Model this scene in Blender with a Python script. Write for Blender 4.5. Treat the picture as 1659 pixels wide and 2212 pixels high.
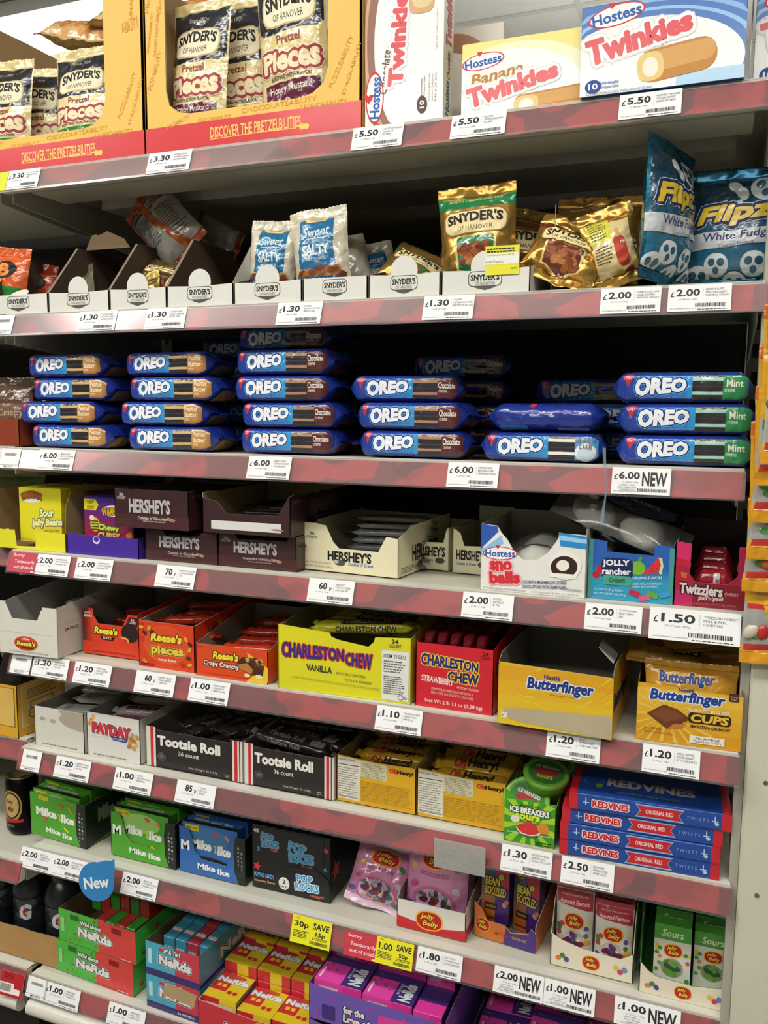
import bpy, math, random
from mathutils import Vector, Matrix, Euler, noise
from mathutils.geometry import tessellate_polygon

for _o in list(bpy.data.objects):
    bpy.data.objects.remove(_o)
SC = bpy.context.scene
COL = SC.collection
PI = math.pi

# ------------------------------------------------------------------ camera
CAM = Vector((1.2201, -1.1979, 1.3487))
CROT = Euler((1.4528, -0.0081, 0.3786), 'XYZ')
FPX = 1837.4
cd = bpy.data.cameras.new('camera')
cd.sensor_fit = 'HORIZONTAL'
cd.sensor_width = 36.0
cd.lens = FPX / 1659 * 36.0
cd.clip_start = 0.02
cam = bpy.data.objects.new('camera', cd)
cam.location = CAM
cam.rotation_euler = CROT
COL.objects.link(cam)
SC.camera = cam

# ------------------------------------------------------------------ world, lamps, exposure
wd = bpy.data.worlds.new('world')
SC.world = wd
wd.use_nodes = True
wd.node_tree.nodes['Background'].inputs[0].default_value = (0.86, 0.93, 1.0, 1)
wd.node_tree.nodes['Background'].inputs[1].default_value = 0.22
SC.view_settings.view_transform = 'Standard'
SC.view_settings.look = 'None'
SC.view_settings.exposure = 0.08
SC.view_settings.gamma = 1.0
SC.view_settings.use_curve_mapping = False
SC.cycles.max_bounces = 4
SC.cycles.use_adaptive_sampling = True
SC.cycles.adaptive_threshold = 0.06
SC.cycles.adaptive_min_samples = 12
SC.cycles.diffuse_bounces = 3
SC.cycles.glossy_bounces = 2
SC.cycles.transmission_bounces = 2
SC.cycles.transparent_max_bounces = 8
SC.cycles.caustics_reflective = False
SC.cycles.caustics_refractive = False

CEIL = 2.95
LAMP_COL = (1.0, 0.975, 0.92)


def area_lamp(name, loc, sx, sy, power):
    l = bpy.data.lights.new(name, 'AREA')
    l.shape = 'RECTANGLE'
    l.size = sx
    l.size_y = sy
    l.energy = power
    l.color = LAMP_COL
    o = bpy.data.objects.new(name, l)
    o.location = loc
    COL.objects.link(o)
    return o


LAMPS = [(-0.2, -1.3, 2.4, 0.3, 23), (1.9, -1.3, 1.2, 0.3, 13), (0.4, -2.9, 2.8, 0.3, 34), (-2.2, -2.2, 1.2, 0.3, 16), (-1.35, 1.75, 1.5, 0.30, 16), (0.9, 1.6, 1.2, 0.3, 8)]
for (lx, ly, sx, sy, pw) in LAMPS:
    area_lamp('ceiling_lamp', (lx, ly, CEIL - 0.075), sx, sy, pw)
for (lx, ly) in ((-1.35, 4.2), (1.2, 4.2), (-1.35, 7), (1.2, 7), (-1.4, 2.1), (1.2, 2.1), (0.4, -3.2)):   # added upward fill that brightens the ceiling, no fittings hang here
    area_lamp('ceiling_fill', (lx, ly, 2.3), 1.6, 0.3, 7.5).rotation_euler = (PI, 0, 0)

# ------------------------------------------------------------------ where a pixel column / row of the photo falls in the place
_R = CROT.to_matrix()
_RT = _R.transposed()


def XU(u, y, z):
    """world x of the point on the line (y, z) that the photo shows in column u"""
    k = (u - 829.5) / FPX
    r0, r2 = _RT[0], _RT[2]
    dy, dz = y - CAM.y, z - CAM.z
    return CAM.x - ((r0[1] + k * r2[1]) * dy + (r0[2] + k * r2[2]) * dz) / (r0[0] + k * r2[0])


def ZV(v, x, y):
    """world z of the point on the vertical (x, y) that the photo shows in row v"""
    k = -(v - 1106) / FPX
    r1, r2 = _RT[1], _RT[2]
    dx, dy = x - CAM.x, y - CAM.y
    return CAM.z - ((r1[0] + k * r2[0]) * dx + (r1[1] + k * r2[1]) * dy) / (r1[2] + k * r2[2])


def XZ(u, v, y):
    d = _R @ Vector(((u - 829.5) / FPX, -(v - 1106) / FPX, -1))
    t = (y - CAM.y) / d.y
    p = CAM + d * t
    return p.x, p.z


RZ = [1.7295, 1.4789, 1.2392, 1.0487, 0.8593, 0.6672, 0.4587, 0.2000]   # bottom edge of each price rail
RY = [0.0068, -0.0042, -0.0149, -0.0145, -0.0218, -0.0106, 0.0035, -0.0109]
ZS = [z + 0.037 for z in RZ]                                            # shelf surfaces
BAY = 1.262


def fit(r, uL, uR, vT, y, dz=0):
    z = ZS[r] + dz
    x0 = XU(uL, y, z)
    x1 = XU(uR, y, z)
    return x0, x1 - x0, ZV(vT, x0, y) - z


# ------------------------------------------------------------------ materials
def lin(h):
    h = h.lstrip('#')
    o = []
    for i in (0, 2, 4):
        c = int(h[i:i + 2], 16) / 255
        o.append(c / 12.92 if c <= 0.04045 else ((c + 0.055) / 1.055) ** 2.4)
    return o


_MC = {}
KIND = {  # roughness, metallic, specular, coat, bump strength, bump scale, colour variation
    'card': (0.5, 0, 0.4, 0.0, 0.03, 60, .05), 'ink': (0.5, 0, 0.3, 0.0, 0.0, 1, .04), 'gloss': (0.28, 0, 0.5, .15, 0.0, 1, .03),
    'film': (0.24, 0.0, 0.6, 0.6, 0.65, 34, .05), 'foil': (0.25, 0.75, 0.6, 0.1, 0.35, 24, .06), 'kraft': (0.85, 0, 0.2, 0, 0.12, 90, .12),
    'metal': (0.42, 0.0, 0.5, 0.0, 0.02, 40, .04), 'paper': (0.8, 0, 0.12, 0, 0.0, 1, .02), 'plastic': (0.3, 0, 0.5, 0.1, 0.0, 1, .03),
    'matte': (0.8, 0, 0.2, 0, 0.05, 30, .08), 'fluff': (0.95, 0, 0.1, 0, 0.9, 120, .08), 'steel': (0.3, 0.9, 0.5, 0, .05, 50, .05),
}


def mat(spec):
    """'kind #rrggbb' -> procedural material"""
    if spec in _MC:
        return _MC[spec]
    kind, h = spec.split(' ')
    ro, me, sp, co, bs, bsc, cv = KIND[kind]
    m = bpy.data.materials.new(kind + '_' + h.lstrip('#'))
    m.use_nodes = True
    nt = m.node_tree
    b = nt.nodes['Principled BSDF']
    c = lin(h)
    tc = nt.nodes.new('ShaderNodeTexCoord')
    nz = nt.nodes.new('ShaderNodeTexNoise')
    nz.inputs['Scale'].default_value = 14
    nz.inputs['Detail'].default_value = 3
    nt.links.new(tc.outputs['Object'], nz.inputs['Vector'])
    mx = nt.nodes.new('ShaderNodeMix')
    mx.data_type = 'RGBA'
    mx.inputs[6].default_value = [min(1, x * (1 - cv)) for x in c] + [1]
    mx.inputs[7].default_value = [min(1, x * (1 + cv)) for x in c] + [1]
    nt.links.new(nz.outputs['Fac'], mx.inputs[0])
    nt.links.new(mx.outputs[2], b.inputs['Base Color'])
    b.inputs['Roughness'].default_value = ro
    b.inputs['Metallic'].default_value = me
    b.inputs['Specular IOR Level'].default_value = sp
    b.inputs['Coat Weight'].default_value = co
    b.inputs['Coat Roughness'].default_value = 0.12
    if bs > 0:
        n2 = nt.nodes.new('ShaderNodeTexNoise')
        n2.inputs['Scale'].default_value = bsc
        n2.inputs['Detail'].default_value = 2.5
        nt.links.new(tc.outputs['Object'], n2.inputs['Vector'])
        bp = nt.nodes.new('ShaderNodeBump')
        bp.inputs['Strength'].default_value = bs
        bp.inputs['Distance'].default_value = 0.01 if kind in ('film', 'foil') else 0.002
        nt.links.new(n2.outputs['Fac'], bp.inputs['Height'])
        nt.links.new(bp.outputs['Normal'], b.inputs['Normal'])
        if kind in ('film', 'foil'):
            nt.links.new(bp.outputs['Normal'], b.inputs['Coat Normal'])
    _MC[spec] = m
    return m


def clear_mat(name, tint, milk, rough=0.08, gloss=1.0):
    """clear plastic: see-through with a little milkiness and a fresnel gloss"""
    m = bpy.data.materials.new(name)
    m.use_nodes = True
    nt = m.node_tree
    nt.nodes.clear()
    out = nt.nodes.new('ShaderNodeOutputMaterial')
    tr = nt.nodes.new('ShaderNodeBsdfTransparent')
    tr.inputs[0].default_value = (*lin(tint), 1)
    df = nt.nodes.new('ShaderNodeBsdfDiffuse')
    df.inputs[0].default_value = (*lin(tint), 1)
    gl = nt.nodes.new('ShaderNodeBsdfGlossy')
    gl.inputs['Roughness'].default_value = rough
    nz = nt.nodes.new('ShaderNodeTexNoise')
    nz.inputs['Scale'].default_value = 9
    mr = nt.nodes.new('ShaderNodeMapRange')
    mr.inputs[3].default_value = milk * 0.8
    mr.inputs[4].default_value = milk * 1.2
    nt.links.new(nz.outputs['Fac'], mr.inputs[0])
    m1 = nt.nodes.new('ShaderNodeMixShader')
    nt.links.new(mr.outputs[0], m1.inputs[0])
    nt.links.new(tr.outputs[0], m1.inputs[1])
    nt.links.new(df.outputs[0], m1.inputs[2])
    fr = nt.nodes.new('ShaderNodeFresnel')
    fr.inputs[0].default_value = 1.4
    mu = nt.nodes.new('ShaderNodeMath')
    mu.operation = 'MULTIPLY'
    mu.inputs[1].default_value = gloss
    nt.links.new(fr.outputs[0], mu.inputs[0])
    m2 = nt.nodes.new('ShaderNodeMixShader')
    nt.links.new(mu.outputs[0], m2.inputs[0])
    nt.links.new(m1.outputs[0], m2.inputs[1])
    nt.links.new(gl.outputs[0], m2.inputs[2])
    nt.links.new(m2.outputs[0], out.inputs[0])
    return m


def rail_mat():
    """printed rail insert: bright red rounded shapes on a darker red ground"""
    m = bpy.data.materials.new('red_printed_insert')
    m.use_nodes = True
    nt = m.node_tree
    b = nt.nodes['Principled BSDF']
    tc = nt.nodes.new('ShaderNodeTexCoord')
    n0 = nt.nodes.new('ShaderNodeTexNoise')
    n0.inputs['Scale'].default_value = 9
    ad = nt.nodes.new('ShaderNodeMixRGB')
    ad.blend_type = 'LINEAR_LIGHT'
    ad.inputs[0].default_value = 0.045
    nt.links.new(tc.outputs['Object'], ad.inputs[1])
    nt.links.new(n0.outputs['Color'], ad.inputs[2])
    nt.links.new(tc.outputs['Object'], n0.inputs['Vector'])
    vo = nt.nodes.new('ShaderNodeTexVoronoi')
    vo.feature = 'DISTANCE_TO_EDGE'
    vo.inputs['Scale'].default_value = 6.5
    nt.links.new(ad.outputs[0], vo.inputs['Vector'])
    cr = nt.nodes.new('ShaderNodeValToRGB')
    cr.color_ramp.elements[0].position = 0.07
    cr.color_ramp.elements[0].color = (*lin('#74262c'), 1)
    cr.color_ramp.elements[1].position = 0.085
    cr.color_ramp.elements[1].color = (*lin('#aa2a31'), 1)
    nt.links.new(vo.outputs['Distance'], cr.inputs[0])
    n1 = nt.nodes.new('ShaderNodeTexNoise')
    n1.inputs['Scale'].default_value = 18
    n1.inputs['Detail'].default_value = 1
    nt.links.new(tc.outputs['Object'], n1.inputs['Vector'])
    c2 = nt.nodes.new('ShaderNodeValToRGB')
    c2.color_ramp.elements[0].position = 0.36
    c2.color_ramp.elements[0].color = (.62, .5, .52, 1)
    c2.color_ramp.elements[1].position = 0.42
    c2.color_ramp.elements[1].color = (1, 1, 1, 1)
    nt.links.new(n1.outputs['Fac'], c2.inputs[0])
    mm = nt.nodes.new('ShaderNodeMixRGB')
    mm.blend_type = 'MULTIPLY'
    mm.inputs[0].default_value = 0.8
    nt.links.new(cr.outputs[0], mm.inputs[1])
    nt.links.new(c2.outputs[0], mm.inputs[2])
    nt.links.new(mm.outputs[0], b.inputs['Base Color'])
    b.inputs['Roughness'].default_value = 0.5
    return m


def emit_mat(name, col, s):
    m = bpy.data.materials.new(name)
    m.use_nodes = True
    b = m.node_tree.nodes['Principled BSDF']
    b.inputs['Base Color'].default_value = (.8, .8, .8, 1)
    b.inputs['Emission Color'].default_value = (*col, 1)
    b.inputs['Emission Strength'].default_value = s
    return m


_MC['rail'] = rail_mat()
_MC['rail_clear'] = clear_mat('clear_rail_plastic', '#f4f0ee', 0.085, 0.22, 0.3)
_MC['clear'] = clear_mat('clear_film', '#f4f4f0', 0.08, 0.1)
_MC['milky'] = clear_mat('milky_film', '#e2e4de', 0.4, 0.15)
_MC['blueclear'] = clear_mat('pale_blue_clear_plastic', '#bcd6ea', 0.35, 0.1)


# ------------------------------------------------------------------ mesh builder
class MB:
    def __init__(self):
        self.v, self.f, self.m, self.s, self.mats = [], [], [], [], []

    def mi(self, spec):
        if spec not in self.mats:
            self.mats.append(spec)
        return self.mats.index(spec)

    def face(self, pts, spec, smooth=False):
        n = len(self.v)
        self.v += [tuple(p) for p in pts]
        self.f.append(tuple(range(n, n + len(pts))))
        self.m.append(self.mi(spec))
        self.s.append(smooth)

    def grid(self, rows, spec, smooth=True, closed=False):
        n = len(self.v)
        w = len(rows[0])
        for r in rows:
            self.v += [tuple(p) for p in r]
        k = self.mi(spec) if isinstance(spec, str) else None
        for j in range(len(rows) - 1):
            for i in range(w if closed else w - 1):
                i2 = (i + 1) % w
                self.f.append((n + j * w + i, n + j * w + i2, n + (j + 1) * w + i2, n + (j + 1) * w + i))
                self.m.append(k if k is not None else self.mi(spec(i, j)))
                self.s.append(smooth)

    def box(self, x0, y0, z0, x1, y1, z1, spec, **o):
        a, b, c, d = (x0, y0, z0), (x1, y0, z0), (x1, y1, z0), (x0, y1, z0)
        e, f, g, h = (x0, y0, z1), (x1, y0, z1), (x1, y1, z1), (x0, y1, z1)
        for k, q in (('front', (a, b, f, e)), ('right', (b, c, g, f)), ('back', (c, d, h, g)), ('left', (d, a, e, h)), ('top', (e, f, g, h)), ('bottom', (d, c, b, a))):
            self.face(q, o.get(k, spec))

    def cbox(self, x0, y0, z0, x1, y1, z1, spec, c=0.001, **o):
        """box with small chamfers on its four long-standing and top edges"""
        rows = []
        for z, i in ((z0, c), (z0 + c, 0), (z1 - c, 0), (z1, c)):
            rows.append([(x0 + c + i * .0, y0 + i, z), (x1 - c, y0 + i, z), (x1 - i, y0 + c, z), (x1 - i, y1 - c, z), (x1 - c, y1 - i, z), (x0 + c, y1 - i, z), (x0 + i, y1 - c, z), (x0 + i, y0 + c, z)])
        sp = [o.get('front', spec), spec, o.get('right', spec), spec, o.get('back', spec), spec, o.get('left', spec), spec]
        self.grid(rows, lambda i, j: sp[i], False, True)
        self.face(rows[3], o.get('top', spec))
        self.face(rows[0][::-1], o.get('bottom', spec))

    def prism(self, poly, o, U, V, N, t, outer, inner, edge):
        """outline (metres) on the plane o,U,V; thickness t behind it (away from N)"""
        A = [o + U * u + V * v for u, v in poly]
        B = [a - N * t for a in A]
        self.face(A, outer)
        self.face(B[::-1], inner)
        n = len(A)
        for i in range(n):
            j = (i + 1) % n
            self.face((A[j], A[i], B[i], B[j]), edge)

    def tube(self, pts, r, spec, n=8):
        rows = []
        pts = [Vector(p) for p in pts]
        for i, p in enumerate(pts):
            d = (pts[min(i + 1, len(pts) - 1)] - pts[max(i - 1, 0)]).normalized()
            a = d.orthogonal().normalized()
            b = d.cross(a)
            rr = r[i] if isinstance(r, (list, tuple)) else r
            rows.append([p + (a * math.cos(2 * PI * k / n) + b * math.sin(2 * PI * k / n)) * rr for k in range(n)])
        self.grid(rows, spec, True, True)
        self.face(rows[0][::-1], spec)
        self.face(rows[-1], spec)

    def lathe(self, prof, spec, n=28, cx=0, cy=0):
        """prof: list of (r, z) or (r, z, spec)"""
        rows = [[(cx + p[0] * math.cos(2 * PI * k / n), cy + p[0] * math.sin(2 * PI * k / n), p[1]) for k in range(n)] for p in prof]
        self.grid(rows, (lambda i, j: prof[j][2] if len(prof[j]) > 2 else spec), True, True)

    def ellipsoid(self, c, r, spec, rot=None, amp=0, seed=0, nu=14, nv=9):
        rows = []
        M = (Euler(rot).to_matrix() if rot else Matrix.Identity(3))
        for j in range(nv + 1):
            t = -PI / 2 + PI * j / nv
            row = []
            for i in range(nu):
                a = 2 * PI * i / nu
                d = Vector((math.cos(t) * math.cos(a), math.cos(t) * math.sin(a), math.sin(t)))
                k = 1 + (amp * noise.noise(d * 2.2 + Vector((seed, seed * .7, 0))) if amp else 0)
                row.append(Vector(c) + M @ Vector((d.x * r[0] * k, d.y * r[1] * k, d.z * r[2] * k)))
            rows.append(row)
        self.grid(rows, spec, True, True)

    def build(self, name, parent=None, loc=None, rot=None):
        me = bpy.data.meshes.new(name)
        me.from_pydata(self.v, [], self.f)
        for s in self.mats:
            me.materials.append(mat(s))
        me.polygons.foreach_set('material_index', self.m)
        me.polygons.foreach_set('use_smooth', self.s)
        me.update()
        o = bpy.data.objects.new(name, me)
        COL.objects.link(o)
        if parent:
            o.parent = parent
        if loc is not None:
            o.location = loc
        if rot is not None:
            o.rotation_euler = rot
        return o


# ------------------------------------------------------------------ printing on panels
_TC = {}


def glyphs(s, bold, shear):
    k = (s, bold, shear)
    if k not in _TC:
        cu = bpy.data.curves.new('lettering', 'FONT')
        cu.body = s
        cu.size = 1
        cu.offset = bold
        cu.shear = shear
        cu.resolution_u = 2
        cu.dimensions = '2D'
        cu.fill_mode = 'FRONT'
        ob = bpy.data.objects.new('lettering', cu)
        me = ob.to_mesh()
        vs = [(v.co.x, v.co.y) for v in me.vertices]
        fs = [tuple(p.vertices) for p in me.polygons]
        ob.to_mesh_clear()
        bpy.data.objects.remove(ob)
        bpy.data.curves.remove(cu)
        _TC[k] = (vs, fs)
    return _TC[k]


class Panel:
    """draws in fractions of a W x H panel; every call is one thin ink layer on the surface fn"""

    def __init__(self, mb, fn, W, H, nrm=None, cut=None, off=0.00025, step=0.00005):
        self.mb, self.fn, self.W, self.H, self.n, self.cut, self.off, self.step, self.k = mb, fn, W, H, nrm, cut, off, step, 0
        self.c = {}

    def _pt(self, u, v):
        key = (self.k, round(u, 6), round(v, 6))
        i = self.c.get(key)
        if i is None:
            if self.cut:
                p, n = self.fn.at(u, v)
            else:
                p, n = self.fn(u, v), self.n
            p = p + n * (self.off + self.k * self.step)
            i = len(self.mb.v)
            self.mb.v.append(tuple(p))
            self.c[key] = i
        return i

    def _emit(self, polys, spec):
        mb = self.mb
        mi = mb.mi(spec)
        if self.cut:
            s = self.fn
            for a, b, c0 in ((1 / s.du, 0, s.u0 / s.du), (0, 1 / s.dv, s.v0 / s.dv), (1 / s.du, -1 / s.dv, s.u0 / s.du - s.v0 / s.dv)):
                res = []
                for p in polys:
                    t = [a * q[0] + b * q[1] - c0 for q in p]
                    lo, hi = math.floor(min(t) + 1e-6), math.ceil(max(t) - 1e-6)
                    if hi - lo <= 1:
                        res.append(p)
                        continue
                    for c in range(lo, hi):
                        q = p
                        if c > lo:
                            q = _clip(q, a, b, c + c0, 1)
                        if c + 1 < hi and len(q) > 2:
                            q = _clip(q, a, b, c + 1 + c0, -1)
                        if len(q) > 2:
                            res.append(q)
                polys = res
        for p in polys:
            ids = []
            for u, v in p:
                i = self._pt(u, v)
                if not ids or ids[-1] != i:
                    ids.append(i)
            if len(ids) > 1 and ids[0] == ids[-1]:
                ids.pop()
            if len(set(ids)) < 3 or len(set(ids)) < len(ids):
                continue
            mb.f.append(tuple(ids))
            mb.m.append(mi)
            mb.s.append(bool(self.cut))
        self.k += 1

    def poly(self, pts, spec, metric=False):
        if not metric:
            pts = [(u * self.W, v * self.H) for u, v in pts]
        a = sum(pts[i - 1][0] * pts[i][1] - pts[i][0] * pts[i - 1][1] for i in range(len(pts)))
        if a < 0:
            pts = pts[::-1]
        if len(pts) > 4 or self.cut:
            tri = tessellate_polygon([[Vector((u, v, 0)) for u, v in pts]])
            P = []
            for t in tri:
                q = [pts[i] for i in t]
                if (q[1][0] - q[0][0]) * (q[2][1] - q[0][1]) - (q[2][0] - q[0][0]) * (q[1][1] - q[0][1]) < 0:
                    q = q[::-1]
                P.append(q)
            self._emit(P, spec)
        else:
            self._emit([pts], spec)

    def rect(self, u0, v0, u1, v1, spec):
        self._emit([[(u0 * self.W, v0 * self.H), (u1 * self.W, v0 * self.H), (u1 * self.W, v1 * self.H), (u0 * self.W, v1 * self.H)]], spec)

    def grad(self, u0, v0, u1, v1, h0, h1, n=8, ax='u', kind='ink'):
        a, b = [[int(h.lstrip('#')[i:i + 2], 16) for i in (0, 2, 4)] for h in (h0, h1)]
        for i in range(n):
            t = i / (n - 1)
            sp = kind + ' #' + ''.join('%02x' % round(p + (q - p) * t) for p, q in zip(a, b))
            k = self.k
            if ax == 'u':
                self.rect(u0 + (u1 - u0) * i / n, v0, u0 + (u1 - u0) * (i + 1) / n, v1, sp)
            else:
                self.rect(u0, v0 + (v1 - v0) * i / n, u1, v0 + (v1 - v0) * (i + 1) / n, sp)
            self.k = k
        self.k += 1

    def ell(self, cu, cv, ru, rv, spec, rot=0, n=28, sq=1.0, arc=None):
        pts = []
        c, s = math.cos(rot), math.sin(rot)
        for i in range(n):
            a = 2 * PI * i / n if arc is None else arc[0] + (arc[1] - arc[0]) * i / (n - 1)
            x, y = math.cos(a), math.sin(a)
            x = math.copysign(abs(x) ** sq, x) * ru * self.W
            y = math.copysign(abs(y) ** sq, y) * rv * self.H
            pts.append((cu * self.W + x * c - y * s, cv * self.H + x * s + y * c))
        self.poly(pts, spec, True)

    def rrect(self, u0, v0, u1, v1, spec, r=0.3, rot=0):
        """rounded rectangle"""
        w, h = (u1 - u0) * self.W, (v1 - v0) * self.H
        rr = r * min(w, h)
        cx, cy = (u0 + u1) / 2 * self.W, (v0 + v1) / 2 * self.H
        pts = []
        for sx, sy, a0 in ((1, 1, 0), (-1, 1, PI / 2), (-1, -1, PI), (1, -1, 3 * PI / 2)):
            for i in range(5):
                a = a0 + PI / 2 * i / 4
                x, y = sx * (w / 2 - rr) + rr * math.cos(a), sy * (h / 2 - rr) + rr * math.sin(a)
                pts.append((cx + x * math.cos(rot) - y * math.sin(rot), cy + x * math.sin(rot) + y * math.cos(rot)))
        self.poly(pts, spec, True)

    def star(self, cu, cv, r, spec, n=5, rot=0, k=0.45):
        pts = []
        for i in range(2 * n):
            a = rot + PI / 2 + PI * i / n
            q = r * (1 if i % 2 == 0 else k)
            pts.append((cu * self.W + q * math.cos(a), cv * self.H + q * math.sin(a)))
        self.poly(pts, spec, True)

    def t(self, s, cu, cv, w, h, spec, b=0.02, sh=0, rot=0, out=(), arc=0, grow=0, rise=0):
        """lettering fitted to a w x h box (fractions; None keeps the letter shape) round cu, cv; out: [(material, metres), ...] widest first"""
        fb = max(0.0, b - .025)
        vs, fs = glyphs(s, min(b, .025), sh)
        if not vs:
            return
        x0, x1 = min(v[0] for v in vs), max(v[0] for v in vs)
        y0, y1 = min(v[1] for v in vs), max(v[1] for v in vs)
        kx = w * self.W / (x1 - x0) if w else None
        ky = h * self.H / (y1 - y0) if h else None
        kx = kx or ky
        ky = ky or kx
        fat = fb * min(kx, ky) * 1.0
        if fat > 0:
            kx *= max(.3, 1 - 2 * fat / (kx * (x1 - x0)))
            ky *= max(.3, 1 - 2 * fat / (ky * (y1 - y0)))
        ww = kx * (x1 - x0) / 2
        P = []
        c, sn = math.cos(rot), math.sin(rot)
        for x, y in vs:
            x, y = (x - (x0 + x1) / 2) * kx, (y - (y0 + y1) / 2) * ky
            q = x / ww if ww else 0
            y = y * (1 + grow * q) + arc * self.H * (1 - q * q) + rise * self.H * q
            P.append((cu * self.W + x * c - y * sn, cv * self.H + x * sn + y * c))
        F = [[P[i] for i in f] for f in fs]
        out = [(o_, a_ + fat) for o_, a_ in out]
        if fat > 0:
            out.append((spec, fat))
        for osp, am in out:
            k = self.k
            for i in range(8):
                a = PI / 4 * i
                dx, dy = am * math.cos(a), am * math.sin(a)
                self._emit([[(u + dx, v + dy) for u, v in f] for f in F], osp)
                self.k = k + .12 * (i + 1)
        self._emit(F, spec)

    def lines(self, u0, v0, u1, v1, n, spec, seed=1, fill=0.5, ragged=0.25):
        """rows of print too small to read"""
        R = random.Random(seed)
        P = []
        ph = (v1 - v0) / n
        for i in range(n):
            y = v1 - (i + 1) * ph
            x = u0
            end = u1 - (u1 - u0) * ragged * R.random()
            while x < end - 0.01:
                w = min((u1 - u0) * R.uniform(.06, .16), end - x)
                P.append([(x * self.W, y * self.H), ((x + w) * self.W, y * self.H), ((x + w) * self.W, (y + ph * fill) * self.H), (x * self.W, (y + ph * fill) * self.H)])
                x += w + (u1 - u0) * .022
        self._emit(P, spec)

    def bars(self, u0, v0, u1, v1, spec='ink #1c1c1c', seed=1, n=24):
        R = random.Random(seed)
        P = []
        x = u0
        st = (u1 - u0) / n
        while x < u1 - st * .4:
            w = st * R.choice((.3, .3, .55, .8))
            P.append([(x * self.W, v0 * self.H), ((x + w) * self.W, v0 * self.H), ((x + w) * self.W, v1 * self.H), (x * self.W, v1 * self.H)])
            x += w + st * R.choice((.3, .45))
        self._emit(P, spec)


def _clip(p, a, b, c, s):
    """part of a polygon where s * (a*u + b*v - c) >= 0"""
    out = []
    n = len(p)
    D = [(a * q[0] + b * q[1] - c) * s for q in p]
    for i in range(n):
        da, db = D[i - 1], D[i]
        if (da > 1e-9 and db < -1e-9) or (da < -1e-9 and db > 1e-9):
            t = da / (da - db)
            out.append((p[i - 1][0] + (p[i][0] - p[i - 1][0]) * t, p[i - 1][1] + (p[i][1] - p[i - 1][1]) * t))
        if db >= -1e-9:
            out.append(p[i])
    return out


class Skin:
    """a curved sheet sampled on a regular grid of (u, v); prints are cut to its triangles so that they lie exactly on it"""

    def __init__(self, fn, u0, v0, u1, v1, nu, nv):
        self.u0, self.v0, self.du, self.dv, self.nu, self.nv = u0, v0, (u1 - u0) / nu, (v1 - v0) / nv, nu, nv
        self.P = [[fn(u0 + self.du * i, v0 + self.dv * j) for i in range(nu + 1)] for j in range(nv + 1)]
        self.N = []
        for j in range(nv + 1):
            row = []
            for i in range(nu + 1):
                a = self.P[j][min(i + 1, nu)] - self.P[j][max(i - 1, 0)]
                b = self.P[min(j + 1, nv)][i] - self.P[max(j - 1, 0)][i]
                n = a.cross(b)
                row.append(n.normalized() if n.length > 1e-12 else Vector((0, -1, 0)))
            self.N.append(row)

    def at(self, u, v):
        x = max(0.0, min((u - self.u0) / self.du, self.nu - 1e-6))
        y = max(0.0, min((v - self.v0) / self.dv, self.nv - 1e-6))
        i, j = int(x), int(y)
        x, y = x - i, y - j
        if x >= y:
            q = ((j, i, 1 - x), (j, i + 1, x - y), (j + 1, i + 1, y))
        else:
            q = ((j, i, 1 - y), (j + 1, i, y - x), (j + 1, i + 1, x))
        p, n = Vector((0, 0, 0)), Vector((0, 0, 0))
        for r, c, w in q:
            p += self.P[r][c] * w
            n += self.N[r][c] * w
        return p, n.normalized()

    def mesh(self, mb, spec, lift=0.0):
        w = self.nu + 1
        n0 = len(mb.v)
        for r, nr in zip(self.P, self.N):
            mb.v += [tuple(p + n * lift) for p, n in zip(r, nr)]
        for j in range(self.nv):
            for i in range(self.nu):
                k = mb.mi(spec if isinstance(spec, str) else spec(i, j))
                a, b, c, d = n0 + j * w + i, n0 + j * w + i + 1, n0 + (j + 1) * w + i + 1, n0 + (j + 1) * w + i
                mb.f += [(a, b, c), (a, c, d)]
                mb.m += [k, k]
                mb.s += [True, True]


# ------------------------------------------------------------------ things
def tag(o, label, cat, group=None, kind=None):
    o['label'] = label
    o['category'] = cat
    if group:
        o['group'] = group
    if kind:
        o['kind'] = kind
    return o


def thing(name, label, cat, loc, rot=(0, 0, 0), group=None):
    o = bpy.data.objects.new(name, None)
    o.empty_display_size = 0.03
    COL.objects.link(o)
    o.location = loc
    o.rotation_euler = rot if not isinstance(rot, (int, float)) else (0, 0, rot)
    return tag(o, label, cat, group)


def structure(name, mb):
    o = mb.build(name)
    o['kind'] = 'structure'
    return o


def dup(root, loc, rot, label, group=None):
    r = root.copy()
    COL.objects.link(r)
    r.location = loc
    r.rotation_euler = rot if not isinstance(rot, (int, float)) else (0, 0, rot)
    r['label'] = label
    if group:
        r['group'] = group
    for ch in list(root.children):
        c = ch.copy()
        COL.objects.link(c)
        c.parent = r
        for g in list(ch.children):
            d = g.copy()
            COL.objects.link(d)
            d.parent = c
    return r


X, Y, Z = Vector((1, 0, 0)), Vector((0, 1, 0)), Vector((0, 0, 1))


def front_panel(mb, w, h, y=0.0, x=0.0, z=0.0):
    return Panel(mb, lambda u, v: Vector((x + u, y, z + v)), w, h, -Y)


def right_panel(mb, d, h, x):
    return Panel(mb, lambda u, v: Vector((x, u, v)), d, h, X)


def left_panel(mb, d, h, x=0.0):
    return Panel(mb, lambda u, v: Vector((x, d - u, v)), d, h, -X)


def top_panel(mb, w, d, z):
    return Panel(mb, lambda u, v: Vector((u, v, z)), w, d, Z)


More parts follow.
